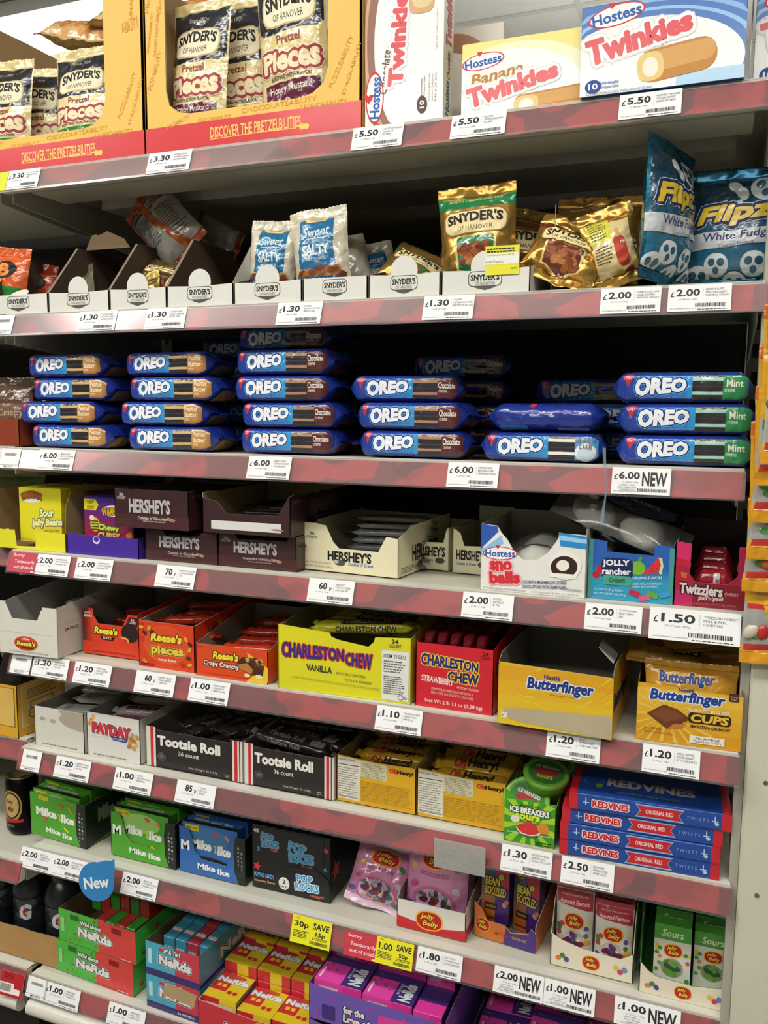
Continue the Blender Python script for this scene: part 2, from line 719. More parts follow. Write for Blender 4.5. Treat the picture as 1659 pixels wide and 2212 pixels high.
def jag(pts, i, n=10, amp=.015, seed=1):
    """tears edge i of an outline (fractions)"""
    R = random.Random(seed)
    a, b = pts[i], pts[(i + 1) % len(pts)]
    dx, dy = b[0] - a[0], b[1] - a[1]
    L = math.hypot(dx, dy) or 1
    mid = []
    for k in range(1, n):
        t = (k + R.uniform(-.25, .25)) / n
        o = R.uniform(-amp, amp)
        mid.append((a[0] + dx * t - dy / L * o, a[1] + dy * t + dx / L * o))
    return pts[:i + 1] + mid + pts[i + 1:]


SQ = [(0, 0), (1, 0), (1, 1), (0, 1)]


def tray(name, label, cat, x, y, z, w, h, d, outer, inner='card #b9b7ac', fp=SQ, sp=SQ, bp=1.0, front=None, right=None, left=None, rot=0, group=None, edge=None, side=None, t=0.0012):
    """open carton: front_panel, two side_panels, back_panel and base; fp, sp are outlines in fractions of the panel"""
    r = thing(name, label, cat, (x, y, z), rot, group)
    edge = edge or inner
    side = side or outer
    m = MB()
    m.prism([(a * w, b * h) for a, b in fp], Vector((0, 0, 0)), X, Z, -Y, t, outer, inner, edge)
    if front:
        front(front_panel(m, w, h))
    m.build('front_panel', r)
    sh = h * bp
    m = MB()
    m.prism([(a * d, b * h) for a, b in sp], Vector((w, 0, 0)), Y, Z, X, t, side, inner, edge)
    if right:
        right(right_panel(m, d, h, w))
    m.build('side_panel', r)
    m = MB()
    m.prism([(d - a * d, b * h) for a, b in sp], Vector((0, d, 0)), -Y, Z, -X, t, side, inner, edge)
    if left:
        left(left_panel(m, d, h))
    m.build('side_panel', r)
    m = MB()
    m.box(t, d - t, 0, w - t, d, sh, inner, back=outer)
    m.build('back_panel', r)
    m = MB()
    m.box(t, t, 0.0003, w - t, d - t, 0.0003 + t, inner)
    m.build('base', r)
    return r


def carton(name, label, cat, x, y, z, w, h, d, spec, front=None, right=None, top=None, left=None, rot=0, group=None, c=.0008, **faces):
    """closed carton as one mesh"""
    m = MB()
    m.cbox(0, 0, 0, w, d, h, spec, c, **faces)
    if front:
        front(front_panel(m, w, h))
    if right:
        right(right_panel(m, d, h, w))
    if left:
        left(left_panel(m, d, h))
    if top:
        top(top_panel(m, w, d, h))
    o = m.build(name, None, (x, y, z), rot if not isinstance(rot, (int, float)) else (0, 0, rot))
    return tag(o, label, cat, group)


def crk(p, amp, k, seed):
    if amp <= 0:
        return p
    q = p * k + Vector((seed * 3.1, seed * 1.7, seed * 2.3))
    n = noise.noise(q)
    r = noise.noise(q * 2.3)
    return p + Vector((noise.noise(q + Vector((9, 0, 0))) * .5, -(n + .6 * (1 - 2 * abs(r))), noise.noise(q + Vector((0, 7, 0))) * .5)) * amp


def pouch(name, label, cat, loc, w, h, t, film, design, rot=(0, 0, 0), seal=None, seed=1, amp=.004, group=None, sealh=.016, back=None, bend=0.0, bottom=None, k=26, slump=0.0, window=None, cut=(16, 22)):
    """pillow bag standing on its lower seal: pouch, top_seal, bottom_seal"""
    r = thing(name, label, cat, loc, rot, group)
    seal = seal or film
    H = h - 2 * sealh

    def prof(q):
        q = min(max(q, 0), 1)
        return (math.sin(PI * q ** (.8 + slump * -.3)) ** .55) * (1 + slump * (.5 - q))

    def pos(u, v, s):
        # u 0..w, v 0..h
        q = (v - sealh) / H
        f = prof(q) if 0 < q < 1 else 0
        e = 2 * u / w - 1
        e = max(-1, min(1, e))
        yy = s * t / 2 * f * (1 - abs(e) ** 2.6) ** .7
        xx = (u - w / 2) * (1 - .05 * f)
        p = Vector((xx, yy, v))
        a = amp * (.35 + .65 * (1 - abs(e) ** 6))
        p = crk(p, a, k, seed)
        p.y += bend * (v / h) ** 2 * h
        return p
    m = MB()
    nu, nv = cut
    vs = [sealh + H * j / nv for j in range(nv + 1)]

    def sp(i, j):
        if window and window[0] <= (vs[j] / h) < window[1]:
            return window[2]
        return film
    sk = Skin(lambda u, v: pos(u, v, -1), 0, sealh, w, h - sealh, nu, nv)
    sk.mesh(m, sp)
    m.grid([[pos(w - w * i / nu, v, 1) for i in range(nu + 1)] for v in vs], (lambda i, j: window[2]) if window else (back or film))
    if design:
        design(Panel(m, sk, w, h, None, True, .0002, .00005))
    m.build('pouch', r)
    for nm, a, b, scol in (('bottom_seal', 0.0, sealh, bottom or seal), ('top_seal', h - sealh, h, seal)):
        m = MB()
        rows = []
        for j in range(7):
            v = a + (b - a) * j / 6
            row = []
            for i in range(nu * 2 + 1):
                p = pos(w * i / (nu * 2), v, -1)
                if nm == 'top_seal' and j == 6:
                    p.z += .0012 * (i % 2)
                p.y += .0006 * (-1) ** j
                row.append(p)
            rows.append(row)
        m.grid(rows, scol)
        m.grid([[p + Vector((0, .0008, 0)) for p in q] for q in rows[::-1]], scol)
        m.build(nm, r)
    return r


def flowpack(name, label, cat, loc, L, H, D, film, front=None, top=None, rot=(0, 0, 0), seed=1, amp=.0016, seal=None, tap=.026, fin=.014, group=None, n=3.6, k=38, back=None, topfilm=None, fins=True, cut=(28, 10), botfilm=None):
    """flow wrapped block lying along x, front face towards -y: wrapper and two end_seals"""
    r = thing(name, label, cat, loc, rot, group)
    seal = seal or film

    def env(u):
        e = min(u, L - u)
        q = max(0, min(1, e / tap))
        return .12 + .88 * (1 - (1 - q) ** 1.5)

    def ring(u, th):
        f = env(u)
        g = .55 + .45 * f
        c, s = math.cos(th), math.sin(th)
        yy = D / 2 - D / 2 * g * math.copysign(abs(c) ** (2 / n), c)
        zz = H / 2 + H / 2 * f * math.copysign(abs(s) ** (2 / n), s)
        return crk(Vector((u, yy, zz)), amp * (.4 + .9 * (1 - f)), k, seed)

    def ffn(u, v):
        u = max(0, min(L, u))
        f = env(u)
        g = .55 + .45 * f
        q = max(-1, min(1, 2 * v / H - 1))
        yy = D / 2 - D / 2 * g * (1 - abs(q) ** n) ** (1 / n)
        return crk(Vector((u, yy, H / 2 + (v - H / 2) * f)), amp * (.4 + .9 * (1 - f)), k, seed)

    def tfn(u, v):
        u = max(0, min(L, u))
        f = env(u)
        g = .55 + .45 * f
        q = max(-1, min(1, 2 * v / D - 1))
        zz = H / 2 + H / 2 * f * (1 - abs(q) ** n) ** (1 / n)
        return crk(Vector((u, D / 2 + (v - D / 2) * g, zz)), amp * (.4 + .9 * (1 - f)), k, seed)
    m = MB()
    us = [0, tap * .2, tap * .4, tap * .65, tap] + [tap + (L - 2 * tap) * i / 16 for i in range(1, 16)] + [L - tap, L - tap * .65, L - tap * .4, L - tap * .2, L]
    N = 40
    rows = []
    for u in us:
        rows.append([ring(u, 2 * PI * (i + .5) / N) for i in range(N)])

    def sp(i, j):
        a = (i + 1) / N
        if topfilm and .16 < a < .34:
            return topfilm
        if botfilm and .70 < a < .80:
            return botfilm
        if back and .34 <= a <= .66:
            return back
        return film
    m.grid(rows, sp, True, True)
    m.face(rows[0][::-1], seal)
    m.face(rows[-1], seal)
    for ds, fn, hh in ((front, ffn, H), (top, tfn, D)):
        if ds:
            sk = Skin(fn, .0, hh * .04, L, hh * .96, cut[0], cut[1])
            sk.mesh(m, film if ds is front or not topfilm else topfilm, .0004)
            ds(Panel(m, sk, L, hh, None, True, .0006, .00005))
    m.build('wrapper', r)
    if fins:
        for sgn, u0 in ((-1, 0.003), (1, L - .003)):
            m = MB()
            rows = []
            for j in range(6):
                row = []
                for i in range(17):
                    y = D * (.21 + .58 * i / 16)
                    x = u0 + sgn * (fin + .003) * j / 5
                    if j == 5:
                        x += sgn * .0016 * (i % 2)
                    p = Vector((x, y, H / 2 + .0005 * (-1) ** j + .006 * noise.noise(Vector((x * 30, y * 22, seed))) * j / 3))
                    row.append(p)
                rows.append(row)
            m.grid(rows, seal)
            m.grid([[p + Vector((0, 0, -.0007)) for p in q] for q in rows[::-1]], seal)
            m.build('end_seal', r)
    return r

# ------------------------------------------------------------------ the room
m = MB()
m.box(-6, -6, -.05, 6, 9, 0, 'matte #8d8a80')
structure('floor', m)
m = MB()
m.box(-6, -6, CEIL, 6, 9, CEIL + .05, 'matte #e4e4de')
for i in range(-9, 10):
    m.box(i * .6 - .012, -6, CEIL - .004, i * .6 + .012, 9, CEIL, 'matte #cfcfc8')
for i in range(-9, 15):
    m.box(-6, i * .6 - .012, CEIL - .005, 6, i * .6 + .012, CEIL - .001, 'matte #cfcfc8')
structure('ceiling', m)
m = MB()
m.box(-6, 8.9, 0, 6, 9, CEIL, 'matte #c9c9c3')
structure('wall_back', m)
m = MB()
m.box(-6, -6, 0, 6, -5.9, CEIL, 'matte #c9c9c3')
structure('wall_front', m)
m = MB()
m.box(-6, -5.9, 0, -5.9, 8.9, CEIL, 'matte #c9c9c3')
structure('wall_left', m)
m = MB()
m.box(5.9, -5.9, 0, 6, 8.9, CEIL, 'matte #c9c9c3')
structure('wall_right', m)

_MC['lamp_glow'] = emit_mat('lamp_diffuser', LAMP_COL, 9.0)
WHERE = ['over the left part of the aisle', 'over the right end of the aisle', 'over the far side of the aisle', 'over the far left of the aisle', 'above and behind the pretzel cartons', 'behind the snack cake boxes on the top shelf']
for (lx, ly, sx, sy, pw), wh in zip(LAMPS, WHERE):
    r = thing('ceiling_light', 'long white fluorescent ceiling light ' + wh, 'light', (lx, ly, CEIL - .07), 0, 'fluorescent ceiling lights')
    m = MB()
    m.box(-sx / 2 - .03, -sy / 2 - .03, .012, sx / 2 + .03, sy / 2 + .03, .064, 'metal #e6e6e2')
    m.build('housing', r)
    m = MB()
    m.box(-sx / 2, -sy / 2, 0, sx / 2, sy / 2, .0118, 'lamp_glow')
    m.build('diffuser', r)

# ------------------------------------------------------------------ shelving
CREAM, LIP = 'metal #c9c6b6', 'metal #d6d4c8'
DEP = .46
TILT = math.atan2(.012, .034)
RV = Vector((0, math.sin(TILT), math.cos(TILT)))     # up along a price rail
RN = Vector((0, -math.cos(TILT), math.sin(TILT)))    # out of a price rail


def shelf(label, x0, x1, z, y, deep=DEP, brackets=True, pans=False):
    r = thing('shelf', label, 'shelf', (0, y, z))
    L = x1 - x0
    m = MB()
    m.box(x0 + .002, .016, .028, x1 - .002, deep, .0365, CREAM)
    if pans:
        m.box(x0 + .045, .03, .002, x1 - .03, .115, .0278, CREAM)
        m.box(x0 + .06, .2, .008, x1 - .05, .27, .0278, CREAM)
    m.build('shelf_board', r)
    m = MB()
    m.box(x0 + .002, .0125, .0345, x1 - .002, .0305, .0385, LIP)
    m.build('front_lip', r)
    for bx in (x0 + .004, x1 - .008) if brackets else ():
        m = MB()
        P = [(.03, .0275), (.43, .0275), (.43, -.045), (.03, -.012)]
        m.prism(P, Vector((bx, 0, 0)), Y, Z, X, .003, CREAM, CREAM, CREAM)
        m.build('bracket', r)
    h = .0365

    def rl(u, v, o):
        return Vector((x0 + u, 0, 0)) + RV * v + RN * o
    rail = MB()
    a = [rl(0, 0, .0), rl(L, 0, .0), rl(L, h, .0), rl(0, h, .0)]
    b = [p + Vector((0, .012, 0)) for p in a]
    b[0], b[1] = b[0] + Vector((0, .004, 0)), b[1] + Vector((0, .004, 0))
    rail.face(a, 'rail')
    rail.face(b[::-1], LIP)
    for i in range(4):
        j = (i + 1) % 4
        rail.face((a[j], a[i], b[i], b[j]), LIP)
    ro = rail.build('price_rail', r)
    m = MB()
    e = .004
    rows = [rl(0, -.003, .001), rl(0, -.0028, .003), rl(0, .001, .0036), rl(0, h - .001, .0036), rl(0, h + .0025, .002), rl(0, h + .004, -.003)]
    m.grid([rows, [p + Vector((L, 0, 0)) for p in rows]], 'rail_clear', False)
    m.build('clear_cover', ro)
    return r


SH = ['topmost shelf carrying the yellow pretzel cartons and snack cake boxes', 'second shelf from the top, carrying white pretzel trays and foil bags',
      'third shelf from the top, carrying blue cookie packs', 'fourth shelf from the top, carrying dark brown and cream chocolate bar cartons',
      'fifth shelf from the top, carrying orange, bright yellow and red candy cartons', 'sixth shelf from the top, carrying black cartons and flat blue and red boxes',
      'seventh shelf from the top, carrying green candy boxes and pink bags', 'lowest base shelf, carrying open trays of tiny candy boxes']
for i in range(8):
    shelf(SH[i], 0.0, BAY + (.004 if i in (0, 6) else 0) - (.012 if i == 2 else 0), RZ[i], RY[i], DEP if i < 7 else .48, i < 7, i == 0)
LZ = [1.7295, 1.4789, 1.2392, 1.0487, .868, .6672, .432, .2]
LN = ['topmost', 'second', 'third', 'fourth', 'fifth', 'sixth', 'seventh', 'lowest']
for i in (0, 1, 2, 3, 5, 6, 7):
    shelf('%s shelf of the neighbouring bay at the left edge of the photo' % LN[i], -1.25, -.014 if i not in (6,) else -.008, LZ[i], (.004, .0, .02, .03, .03, .02, -.012, -.004)[i], DEP if i < 7 else .48, i < 7)

# base plinth under each bay
for x0, x1, nm in ((0, BAY, 'white tubular bumper and plinth under the lowest candy shelf'), (-1.25, -.014, 'white tubular bumper and plinth under the neighbouring bay at left')):
    r = thing('base_plinth', nm, 'plinth', (0, -.01, 0))
    m = MB()
    m.box(x0 + .01, .05, .002, x1 - .01, .09, .19, 'matte #2e2d2a')
    m.build('kick_plate', r)
    m = MB()
    m.tube([(x0 + .005, .004, .176), (x1 - .005, .004, .176)], .0165, 'plastic #d9d6c9', 14)
    m.build('bumper_bar', r)

r = thing('back_panel', 'dark back panel behind all the stocked shelves', 'panel', (0, .505, 0))
m = MB()
for x0, x1 in ((-1.25, -.02), (.0, 1.25)):
    m.box(x0, 0, .01, x1, .02, 2.02 if x0 < -.5 else 1.79, 'matte #24221f')
m.build('panel_sheet', r)
for x0 in (-.018, 1.252):
    m = MB()
    m.box(x0, -.008, .01, x0 + .028, .03, 1.79, 'metal #57544c')
    for k in range(34):
        m.box(x0 + .009, -.0088, .1 + k * .05, x0 + .019, -.008, .125 + k * .05, 'matte #15140f')
    m.build('slotted_upright', r)

# cream end post on the right
px0 = XU(1598, .004, ZV(1848, 1.27, .004))
r = thing('end_post', 'cream painted metal end post at the right edge of the shelving', 'post', (px0, .0, 0))
m = MB()
m.cbox(0, 0, .01, .24, .05, 2.0, 'metal #cfccb9', .003)
m.build('post_face', r)
m = MB()
m.box(-.012, .012, .01, -.0005, .05, 2.0, 'metal #a9a698')
m.build('edge_channel', r)
for k, (dx, dz) in enumerate(((.024, 1.03), (.028, 1.0), (.026, .86), (.024, .70), (.03, .93))):
    m = MB()
    m.tube([(dx, .0002, dz), (dx, -.0012, dz)], .003, 'steel #8f8c80', 10)
    m.build('screw_head', r)

# ------------------------------------------------------------------ price labels
INK = 'ink #2b2b30'


def plabel(r, uL, uR, price, desc, label, col='paper #eeeeee', kind='price', drop=0.0, hh=.0372, off=.0046, new=None):
    zc = RZ[r] + .018
    yc = RY[r] + .006
    xa = XU(uL, yc, zc)
    w = XU(uR, yc, zc) - xa
    y0 = RY[r]
    o0 = Vector((0, 0, 0))

    def fn(u, v):
        return RV * v + X * u
    m = MB()
    A = [fn(0, 0), fn(w, 0), fn(w, hh), fn(0, hh)]
    B = [p - RN * .0004 for p in A]
    m.face(A, col)
    m.face(B[::-1], col)
    for i in range(4):
        j = (i + 1) % 4
        m.face((A[j], A[i], B[i], B[j]), col)
    P = Panel(m, fn, w, hh, RN, None, .0001, .00003)
    s = w / .075
    if kind == 'price':
        if price.endswith('p'):
            P.t(price[:-1], .32, .70, None, .30, INK, .035)
            P.t('p', .49, .59, None, .16, INK, .02)
        else:
            P.t('£', .07, .64, None, .20, INK, .02)
            P.t(price, .32 if not new else .30, .70, .38 if not new else .36, .28, INK, .035)
        P.t('£1.39 per 100g', .32, .44, .28, .07, INK, .0)
        P.t('and Clubcard points too', .24, .1, .4, .06, INK, .0)
        n = len(desc)
        for i, d in enumerate(desc):
            if new:
                P.t(d, .28, .34 - i * .09, min(.36, .022 * len(d)), .062, INK, .0)
            else:
                P.t(d, .60 + min(.38, .023 * len(d)) / 2, .80 - i * .115, min(.38, .023 * len(d)), .075, INK, .0)
        if new:
            P.t('NEW', .73, .58, .42, .52, INK, .03)
            P.bars(.45, .1, .95, .22, INK, int(uL))
        else:
            P.rect(.555, .42, .56, .86, 'ink #b9b9b9')
            P.bars(.44, .15, .92, .29, INK, int(uL))
            P.lines(.48, .05, .94, .1, 1, INK, int(uL), .5, 0)
    elif kind == 'strip':
        P.bars(.2, .62, .8, .76, INK, int(uL))
        P.rect(0, .16, 1, .175, INK)
        P.t(price, .5, .09, .5, .09, INK, .01)
    elif kind == 'sorry':
        P.t('Sorry', .3, .84, .42, .2, 'ink #f3dede', .01)
        P.t('Temporarily', .56, .52, .76, .2, 'ink #f6e4e4', .01)
        P.t('out of stock', .56, .27, .76, .16, 'ink #f6e4e4', .01)
        P.rect(.85, .04, .97, .1, 'ink #f6e4e4')
    elif kind == 'save':
        P.t(price, .25, .68, .36, .26, INK, .03)
        P.t('SAVE', .74, .74, .4, .24, INK, .03)
        P.t(desc[0], .74, .44, .24, .2, INK, .03)
        P.lines(.06, .22, .46, .5, 5, INK, int(uL))
        P.lines(.55, .26, .95, .36, 2, INK, int(uL) + 1)
        P.bars(.5, .08, .92, .2, INK, int(uL))
        P.t('AL', .15, .92, .1, .06, INK, 0)
    p = Vector((xa, y0, RZ[r])) + RN * off + RV * (-drop)
    o = m.build('price_label', None, p)
    return tag(o, label, 'price label', 'price labels on the red rails')


W = 'white price label '
plabel(0, 20, 88, '3.30', ['SNYDERS JALAPENO', 'PRETZEL PIECES', '283G'], W + 'reading 3.30 nearest the left edge of the top rail')
plabel(0, -60, 19, '', [], 'lime yellow shelf label cut off by the left edge of the top rail', 'paper #d8e04a', 'none')
plabel(0, 322, 415, '3.30', ['SNYDERS HONEY', 'MUSTARD & ONION', 'PRETZELS 283G'], W + 'reading 3.30 below the wider yellow pretzel carton')
plabel(0, 763, 872, '5.50', ['HOSTESS TWINKIES', 'CHOCOLATE', 'WS 385G'], W + 'reading 5.50 below the upright chocolate cake box')
plabel(0, 976, 1094, '5.50', ['HOSTESS', 'TWINKIES BANANA', 'WS 385G'], W + 'reading 5.50 below the pale yellow banana cake box')
plabel(0, 1338, 1473, '5.50', ['HOSTESS TWINKIES', 'GOLDEN SPONGE', 'CAKES WS 385G'], W + 'reading 5.50 below the big blue cake box')
plabel(1, -8, 32, 'MELOTV', [], 'white bay code strip at the left end of the second rail', kind='strip')
plabel(1, 172, 254, '1.30', ['SNYDERS HONEY', 'MUSTARD & ONION', 'PRETZEL PIECES'], W + 'reading 1.30 leftmost on the second rail')
plabel(1, 318, 404, '1.30', ['SNYDERS SWEET', '& SALTY PRETZEL', 'PIECES 100G'], W + 'reading 1.30 below the white tray holding a tipped orange bag')
plabel(1, 601, 697, '1.30', ['SNYDERS', 'JALAPENO PRETZEL', 'PIECES 125G'], W + 'reading 1.30 below the two cream and blue caramel bags')
plabel(1, 916, 1025, '1.30', ['SNYDERS', 'HOT BUFFALO WING', 'PRETZEL PCES 125G'], W + 'reading 1.30 below the tray with the yellow sticker')
plabel(1, 1298, 1428, '2.00', ['DEMETS FLIPZ WHT', 'FUDGE COVERED', 'PRETZELS 100G(C)'], W + 'reading 2.00 left one of the pair under the blue pretzel bags')
plabel(1, 1443, 1580, '2.00', ['DEMETS FLIPZ', 'MILK CHOCOLATE', 'PRETZELS 100G(C)'], W + 'reading 2.00 right one of the pair under the blue pretzel bags')
plabel(2, 4, 46, 'MELATF', [], 'white bay code strip at the left end of the cookie rail', kind='strip')
plabel(2, 86, 163, '6.00', ['NABISCO OREO', 'P/NUT BTTR CREME', 'COOKIES 432G'], W + 'reading 6.00 below the leftmost peanut butter cookie column')
plabel(2, 538, 630, '6.00', ['NABISCO OREO', 'CHOCOLATE CREME', 'COOKIES 432G'], W + 'reading 6.00 below the tall chocolate cookie column')
plabel(2, 968, 1078, '6.00', ['NABISCO OREO', 'BIRTHDAY CAKE', 'CREME FLAV 432G'], W + 'reading 6.00 below the birthday cake cookie pack')
plabel(2, 1322, 1449, '6.00', ['NABISCO OREO', 'MINT CREME CHOC', 'COOKIES 432G'], W + 'reading 6.00 NEW below the mint cookies', new=True)
plabel(3, 26, 82, '', [], 'red out of stock label at the left end of the fourth rail', 'paper #c4505c', 'sorry', off=.0052)
plabel(3, 78, 153, '2.00', ['WARHEADS SOUR', 'JELLY BEANS ASST', 'FLAVOURS 113G'], W + 'reading 2.00 beside the red label on the fourth rail')
plabel(3, 167, 245, '2.00', ['WARHEADS SOUR', 'CHEWY CUBES ASST', 'FLAVOURS 113G'], W + 'reading 2.00 below the purple candy tray')
plabel(3, 340, 424, '70p', ["HERSHEY'S COOKIES", 'N CHOCOLATE BAR', '43G'], W + 'reading 70p below the dark brown chocolate cartons')
plabel(3, 668, 766, '60p', ["HERSHEY'S", 'COOKIE N CREME', 'CHOC BAR 43G'], W + 'reading 60p below the cream chocolate bar carton')
plabel(3, 1000, 1110, '2.00', ['HOSTESS', 'SNO BALLS', '2S 99G'], W + 'reading 2.00 below the coconut snow cake carton')
plabel(3, 1264, 1387, '2.00', ['JOLLY RANCHER', 'FRUIT CHEWS', '58G'], W + 'reading 2.00 below the turquoise fruit chew carton')
plabel(3, 1403, 1600, '1.50', ['TWIZZLERS CHERRY', 'PULL & PEEL', 'CANDY 56G'], 'extra wide white price label reading 1.50 below the dark pink carton', off=.0058, hh=.043, drop=.004)
plabel(4, 28, 70, 'MELO7D', [], 'white bay code strip at the left end of the fifth rail', kind='strip')
plabel(4, 74, 150, '1.20', ['REESES WHITE', 'PEANUT BUTTER', 'CUPS 39G'], W + 'reading 1.20 half hidden under the plain white carton')
plabel(4, 163, 242, '1.20', ['REESES DARK', 'PEANUT BUTTER', 'CUPS 42G'], W + 'reading 1.20 below the orange carton with the dark cup picture')
plabel(4, 295, 380, '60p', ['REESES PIECES', 'PEANUT BUTTER', 'CANDY 43G'], W + 'reading 60p below the orange carton with candy pieces')
plabel(4, 412, 497, '1.00', ['REESES CRISPY', 'CRUNCHY KNGT', 'CANDY BAR 48G'], W + 'reading 1.00 below the orange crispy bar carton')
plabel(4, 814, 913, '1.10', ['CHARLESTON CHEW', 'VANILLA FLAV', 'BAR 53.2G'], W + 'reading 1.10 below the bright yellow nougat carton')
plabel(4, 1182, 1297, '1.20', ['NESTLE', 'BUTTERFINGER', 'CANDY BAR 53.8G'], W + 'reading 1.20 below the torn empty yellow carton')
plabel(4, 1388, 1512, '1.20', ['NESTLE BUTTER', 'FINGER PEANUT', 'BTTR CUPS 42.5G'], W + 'reading 1.20 rightmost on the fifth rail')
plabel(5, 51, 91, 'MELB7C', [], 'white bay code strip at the left end of the sixth rail', kind='strip')
plabel(5, 122, 197, '1.20', ['HERSHEYS PAYDAY', 'PEANUT CARAMEL', 'BAR 52G'], W + 'reading 1.20 leftmost on the sixth rail')
plabel(5, 250, 331, '1.00', ['NESTLE', 'BABY RUTH CANDY', 'BAR 59.5G'], W + 'reading 1.00 below the white peanut bar carton')
plabel(5, 383, 467, '85p', ['TOOTSIE', 'ROLL BAR', '63.8G'], W + 'reading 85p below the left black and white carton')
plabel(5, 1084, 1193, '1.30', ['NESTLE OH HENRY', 'BARS IN MILK', 'CHOCOLATE 2S 57G'], W + 'reading 1.30 below the small lime green sours carton')
plabel(5, 1213, 1327, '2.50', ['RED VINES', 'ORIGINAL RED', 'TWISTS 141G'], W + 'reading 2.50 below the stack of flat blue boxes')
plabel(6, 48, 116, '2.00', ['MIKE & IKE', 'ORIGINAL FRUIT', 'CANDIES 141G'], W + 'reading 2.00 leftmost of three joined ones on the seventh rail')
plabel(6, 116, 184, '2.00', ['MIKE & IKE BERRY', 'BLAST CHEWY', 'CANDIES 141G'], W + 'reading 2.00 middle of three joined ones on the seventh rail')
plabel(6, 184, 243, '.50', ['POP ROCKS'], W + 'reading .50 with the blue round sign hanging over it')
plabel(6, 266, 342, '2.00', ['MIKE & IKE', 'TROPICAL TYPHOON', 'CANDIES 141G'], W + 'reading 2.00 by itself below the second green candy box')
plabel(6, 633, 718, '30p', ['15p'], 'bright yellow reduced label reading 30p SAVE 15p under the black carton', 'paper #e6df2a', 'save', off=.006, hh=.043, drop=.005)
plabel(6, 747, 819, '', [], 'red out of stock label between the two yellow reduced labels', 'paper #c8414c', 'sorry', drop=.004)
plabel(6, 815, 895, '1.00', ['50p'], 'yellow reduced label reading SAVE 50p', 'paper #e6df2a', 'save', off=.006, hh=.04, drop=.003)
plabel(6, 902, 999, '1.80', ['JELLY BELLY', 'JLY BEANS JEWEL', 'COLLECTION 100G'], W + 'reading 1.80 below the pink jelly bean tray')
plabel(6, 1068, 1175, '2.00', ['JELLY BELLY', 'BEAN BOOZLED', 'JELLY BEANS 45G'], W + 'reading 2.00 NEW on the seventh rail', new=True)
plabel(6, 1176, 1286, '1.00', ['JELLY BELLY', 'JELLY BEANS ASST', 'FLAVOURS 30G'], W + 'reading 1.00 NEW below the red jelly bean tray', new=True)
plabel(6, 1328, 1470, '1.00', ['JELLY BELLY', 'JELLY BEANS', 'SOURS 30G'], W + 'reading 1.00 NEW below the green jelly bean tray', new=True)
plabel(7, 62, 104, 'MELBTE', [], 'white bay code strip at the left end of the lowest rail', kind='strip')
plabel(7, 100, 174, '1.00', ['WONKA NERDS', 'WATERMELON', 'CHERRY 46.7G'], W + 'reading 1.00 left of two on the lowest rail')
plabel(7, 236, 315, '1.00', ['WONKA NERDS', 'SURF & TURF', 'CANDY 46.7G'], W + 'reading 1.00 right of two on the lowest rail')

# red and white ticket on the neighbouring base shelf
m = MB()
m.box(0, 0, 0, .055, .0005, .045, 'paper #e9e6e2', front='ink #b3242c')
P = front_panel(m, .055, .045)
P.t('0726', .35, .82, .4, .17, 'ink #5a1014', .01)
P.rect(0, .12, .62, .55, 'paper #e9e6e2')
P.rect(.6, .12, .9, .36, 'paper #e9e6e2')
P.bars(.02, .2, .5, .5, INK, 4)
tag(m.build('shelf_ticket', None, (XU(0, -.02, .225), -.026, .196), (-.3, 0, .05)), 'red and white ticket on the neighbouring base shelf at lower left', 'ticket')

# clear label holders and strips
o = thing('label_holder', 'empty clear label pocket hanging from the sixth rail', 'label holder', (XU(940, -.016, RZ[5]), -.022, RZ[5] - .012))
m = MB()
hw = XU(1050, -.016, RZ[5]) - XU(940, -.016, RZ[5])
m.box(0, 0, 0, hw, .0015, .046, 'milky')
m.build('pocket', o)
o = thing('shelf_strip', 'pale blue clear plastic strip hanging beside the mint cookie label', 'plastic strip', (XU(1297, -.03, RZ[2]), -.034, RZ[2] - .04))
m = MB()
m.grid([[(0.004 - .003 * math.cos(j * .7), .0, j * .0115), (.0085 - .0035 * abs(j - 4) / 5, .001, j * .0115)] for j in range(10)], 'blueclear')
m.build('strip', o)

# blue hanging sign
sx, sz = XZ(208, 1905, -.03)
o = thing('shelf_sign', 'round blue sign reading New hanging at the left of the seventh rail', 'sign', (sx, -.03, sz), (0, 0, .25))
m = MB()
pts = []
for i in range(26):
    a = PI * 2 * i / 26
    rr = .034
    x, zz = rr * math.cos(a), rr * math.sin(a) * 1.12
    if 1 <= i <= 6:
        x, zz = x + .012 * math.sin((i - 1) / 5 * PI) * .9, zz + .012 * math.sin((i - 1) / 5 * PI)
    pts.append((x, zz))
pts[3] = (.036, .047)
m.prism(pts, Vector((0, 0, 0)), X, Z, -Y, .0008, 'plastic #2f86c8', 'plastic #2f86c8', 'plastic #2f86c8')
P = Panel(m, lambda u, v: Vector((u - .034, 0, v - .034)), .068, .068, -Y)
P.t('New', .5, .48, .74, .34, 'ink #f2f4f4', .03, .1, .18)
m.build('sign_face', o)
m = MB()
m.box(-.004, .001, -.01, .012, .003, .03, 'clear')
m.build('clip', o)

# ------------------------------------------------------------------ marks and logos shared by several packs
def heart(P, cu, cv, r, spec):
    pts = []
    for i in range(24):
        a = 2 * PI * i / 24
        pts.append((cu * P.W + r * .9 * math.sin(a) ** 3, cv * P.H + r * (.8 * math.cos(a) - .33 * math.cos(2 * a) - .12 * math.cos(3 * a))))
    P.poly(pts, spec, True)


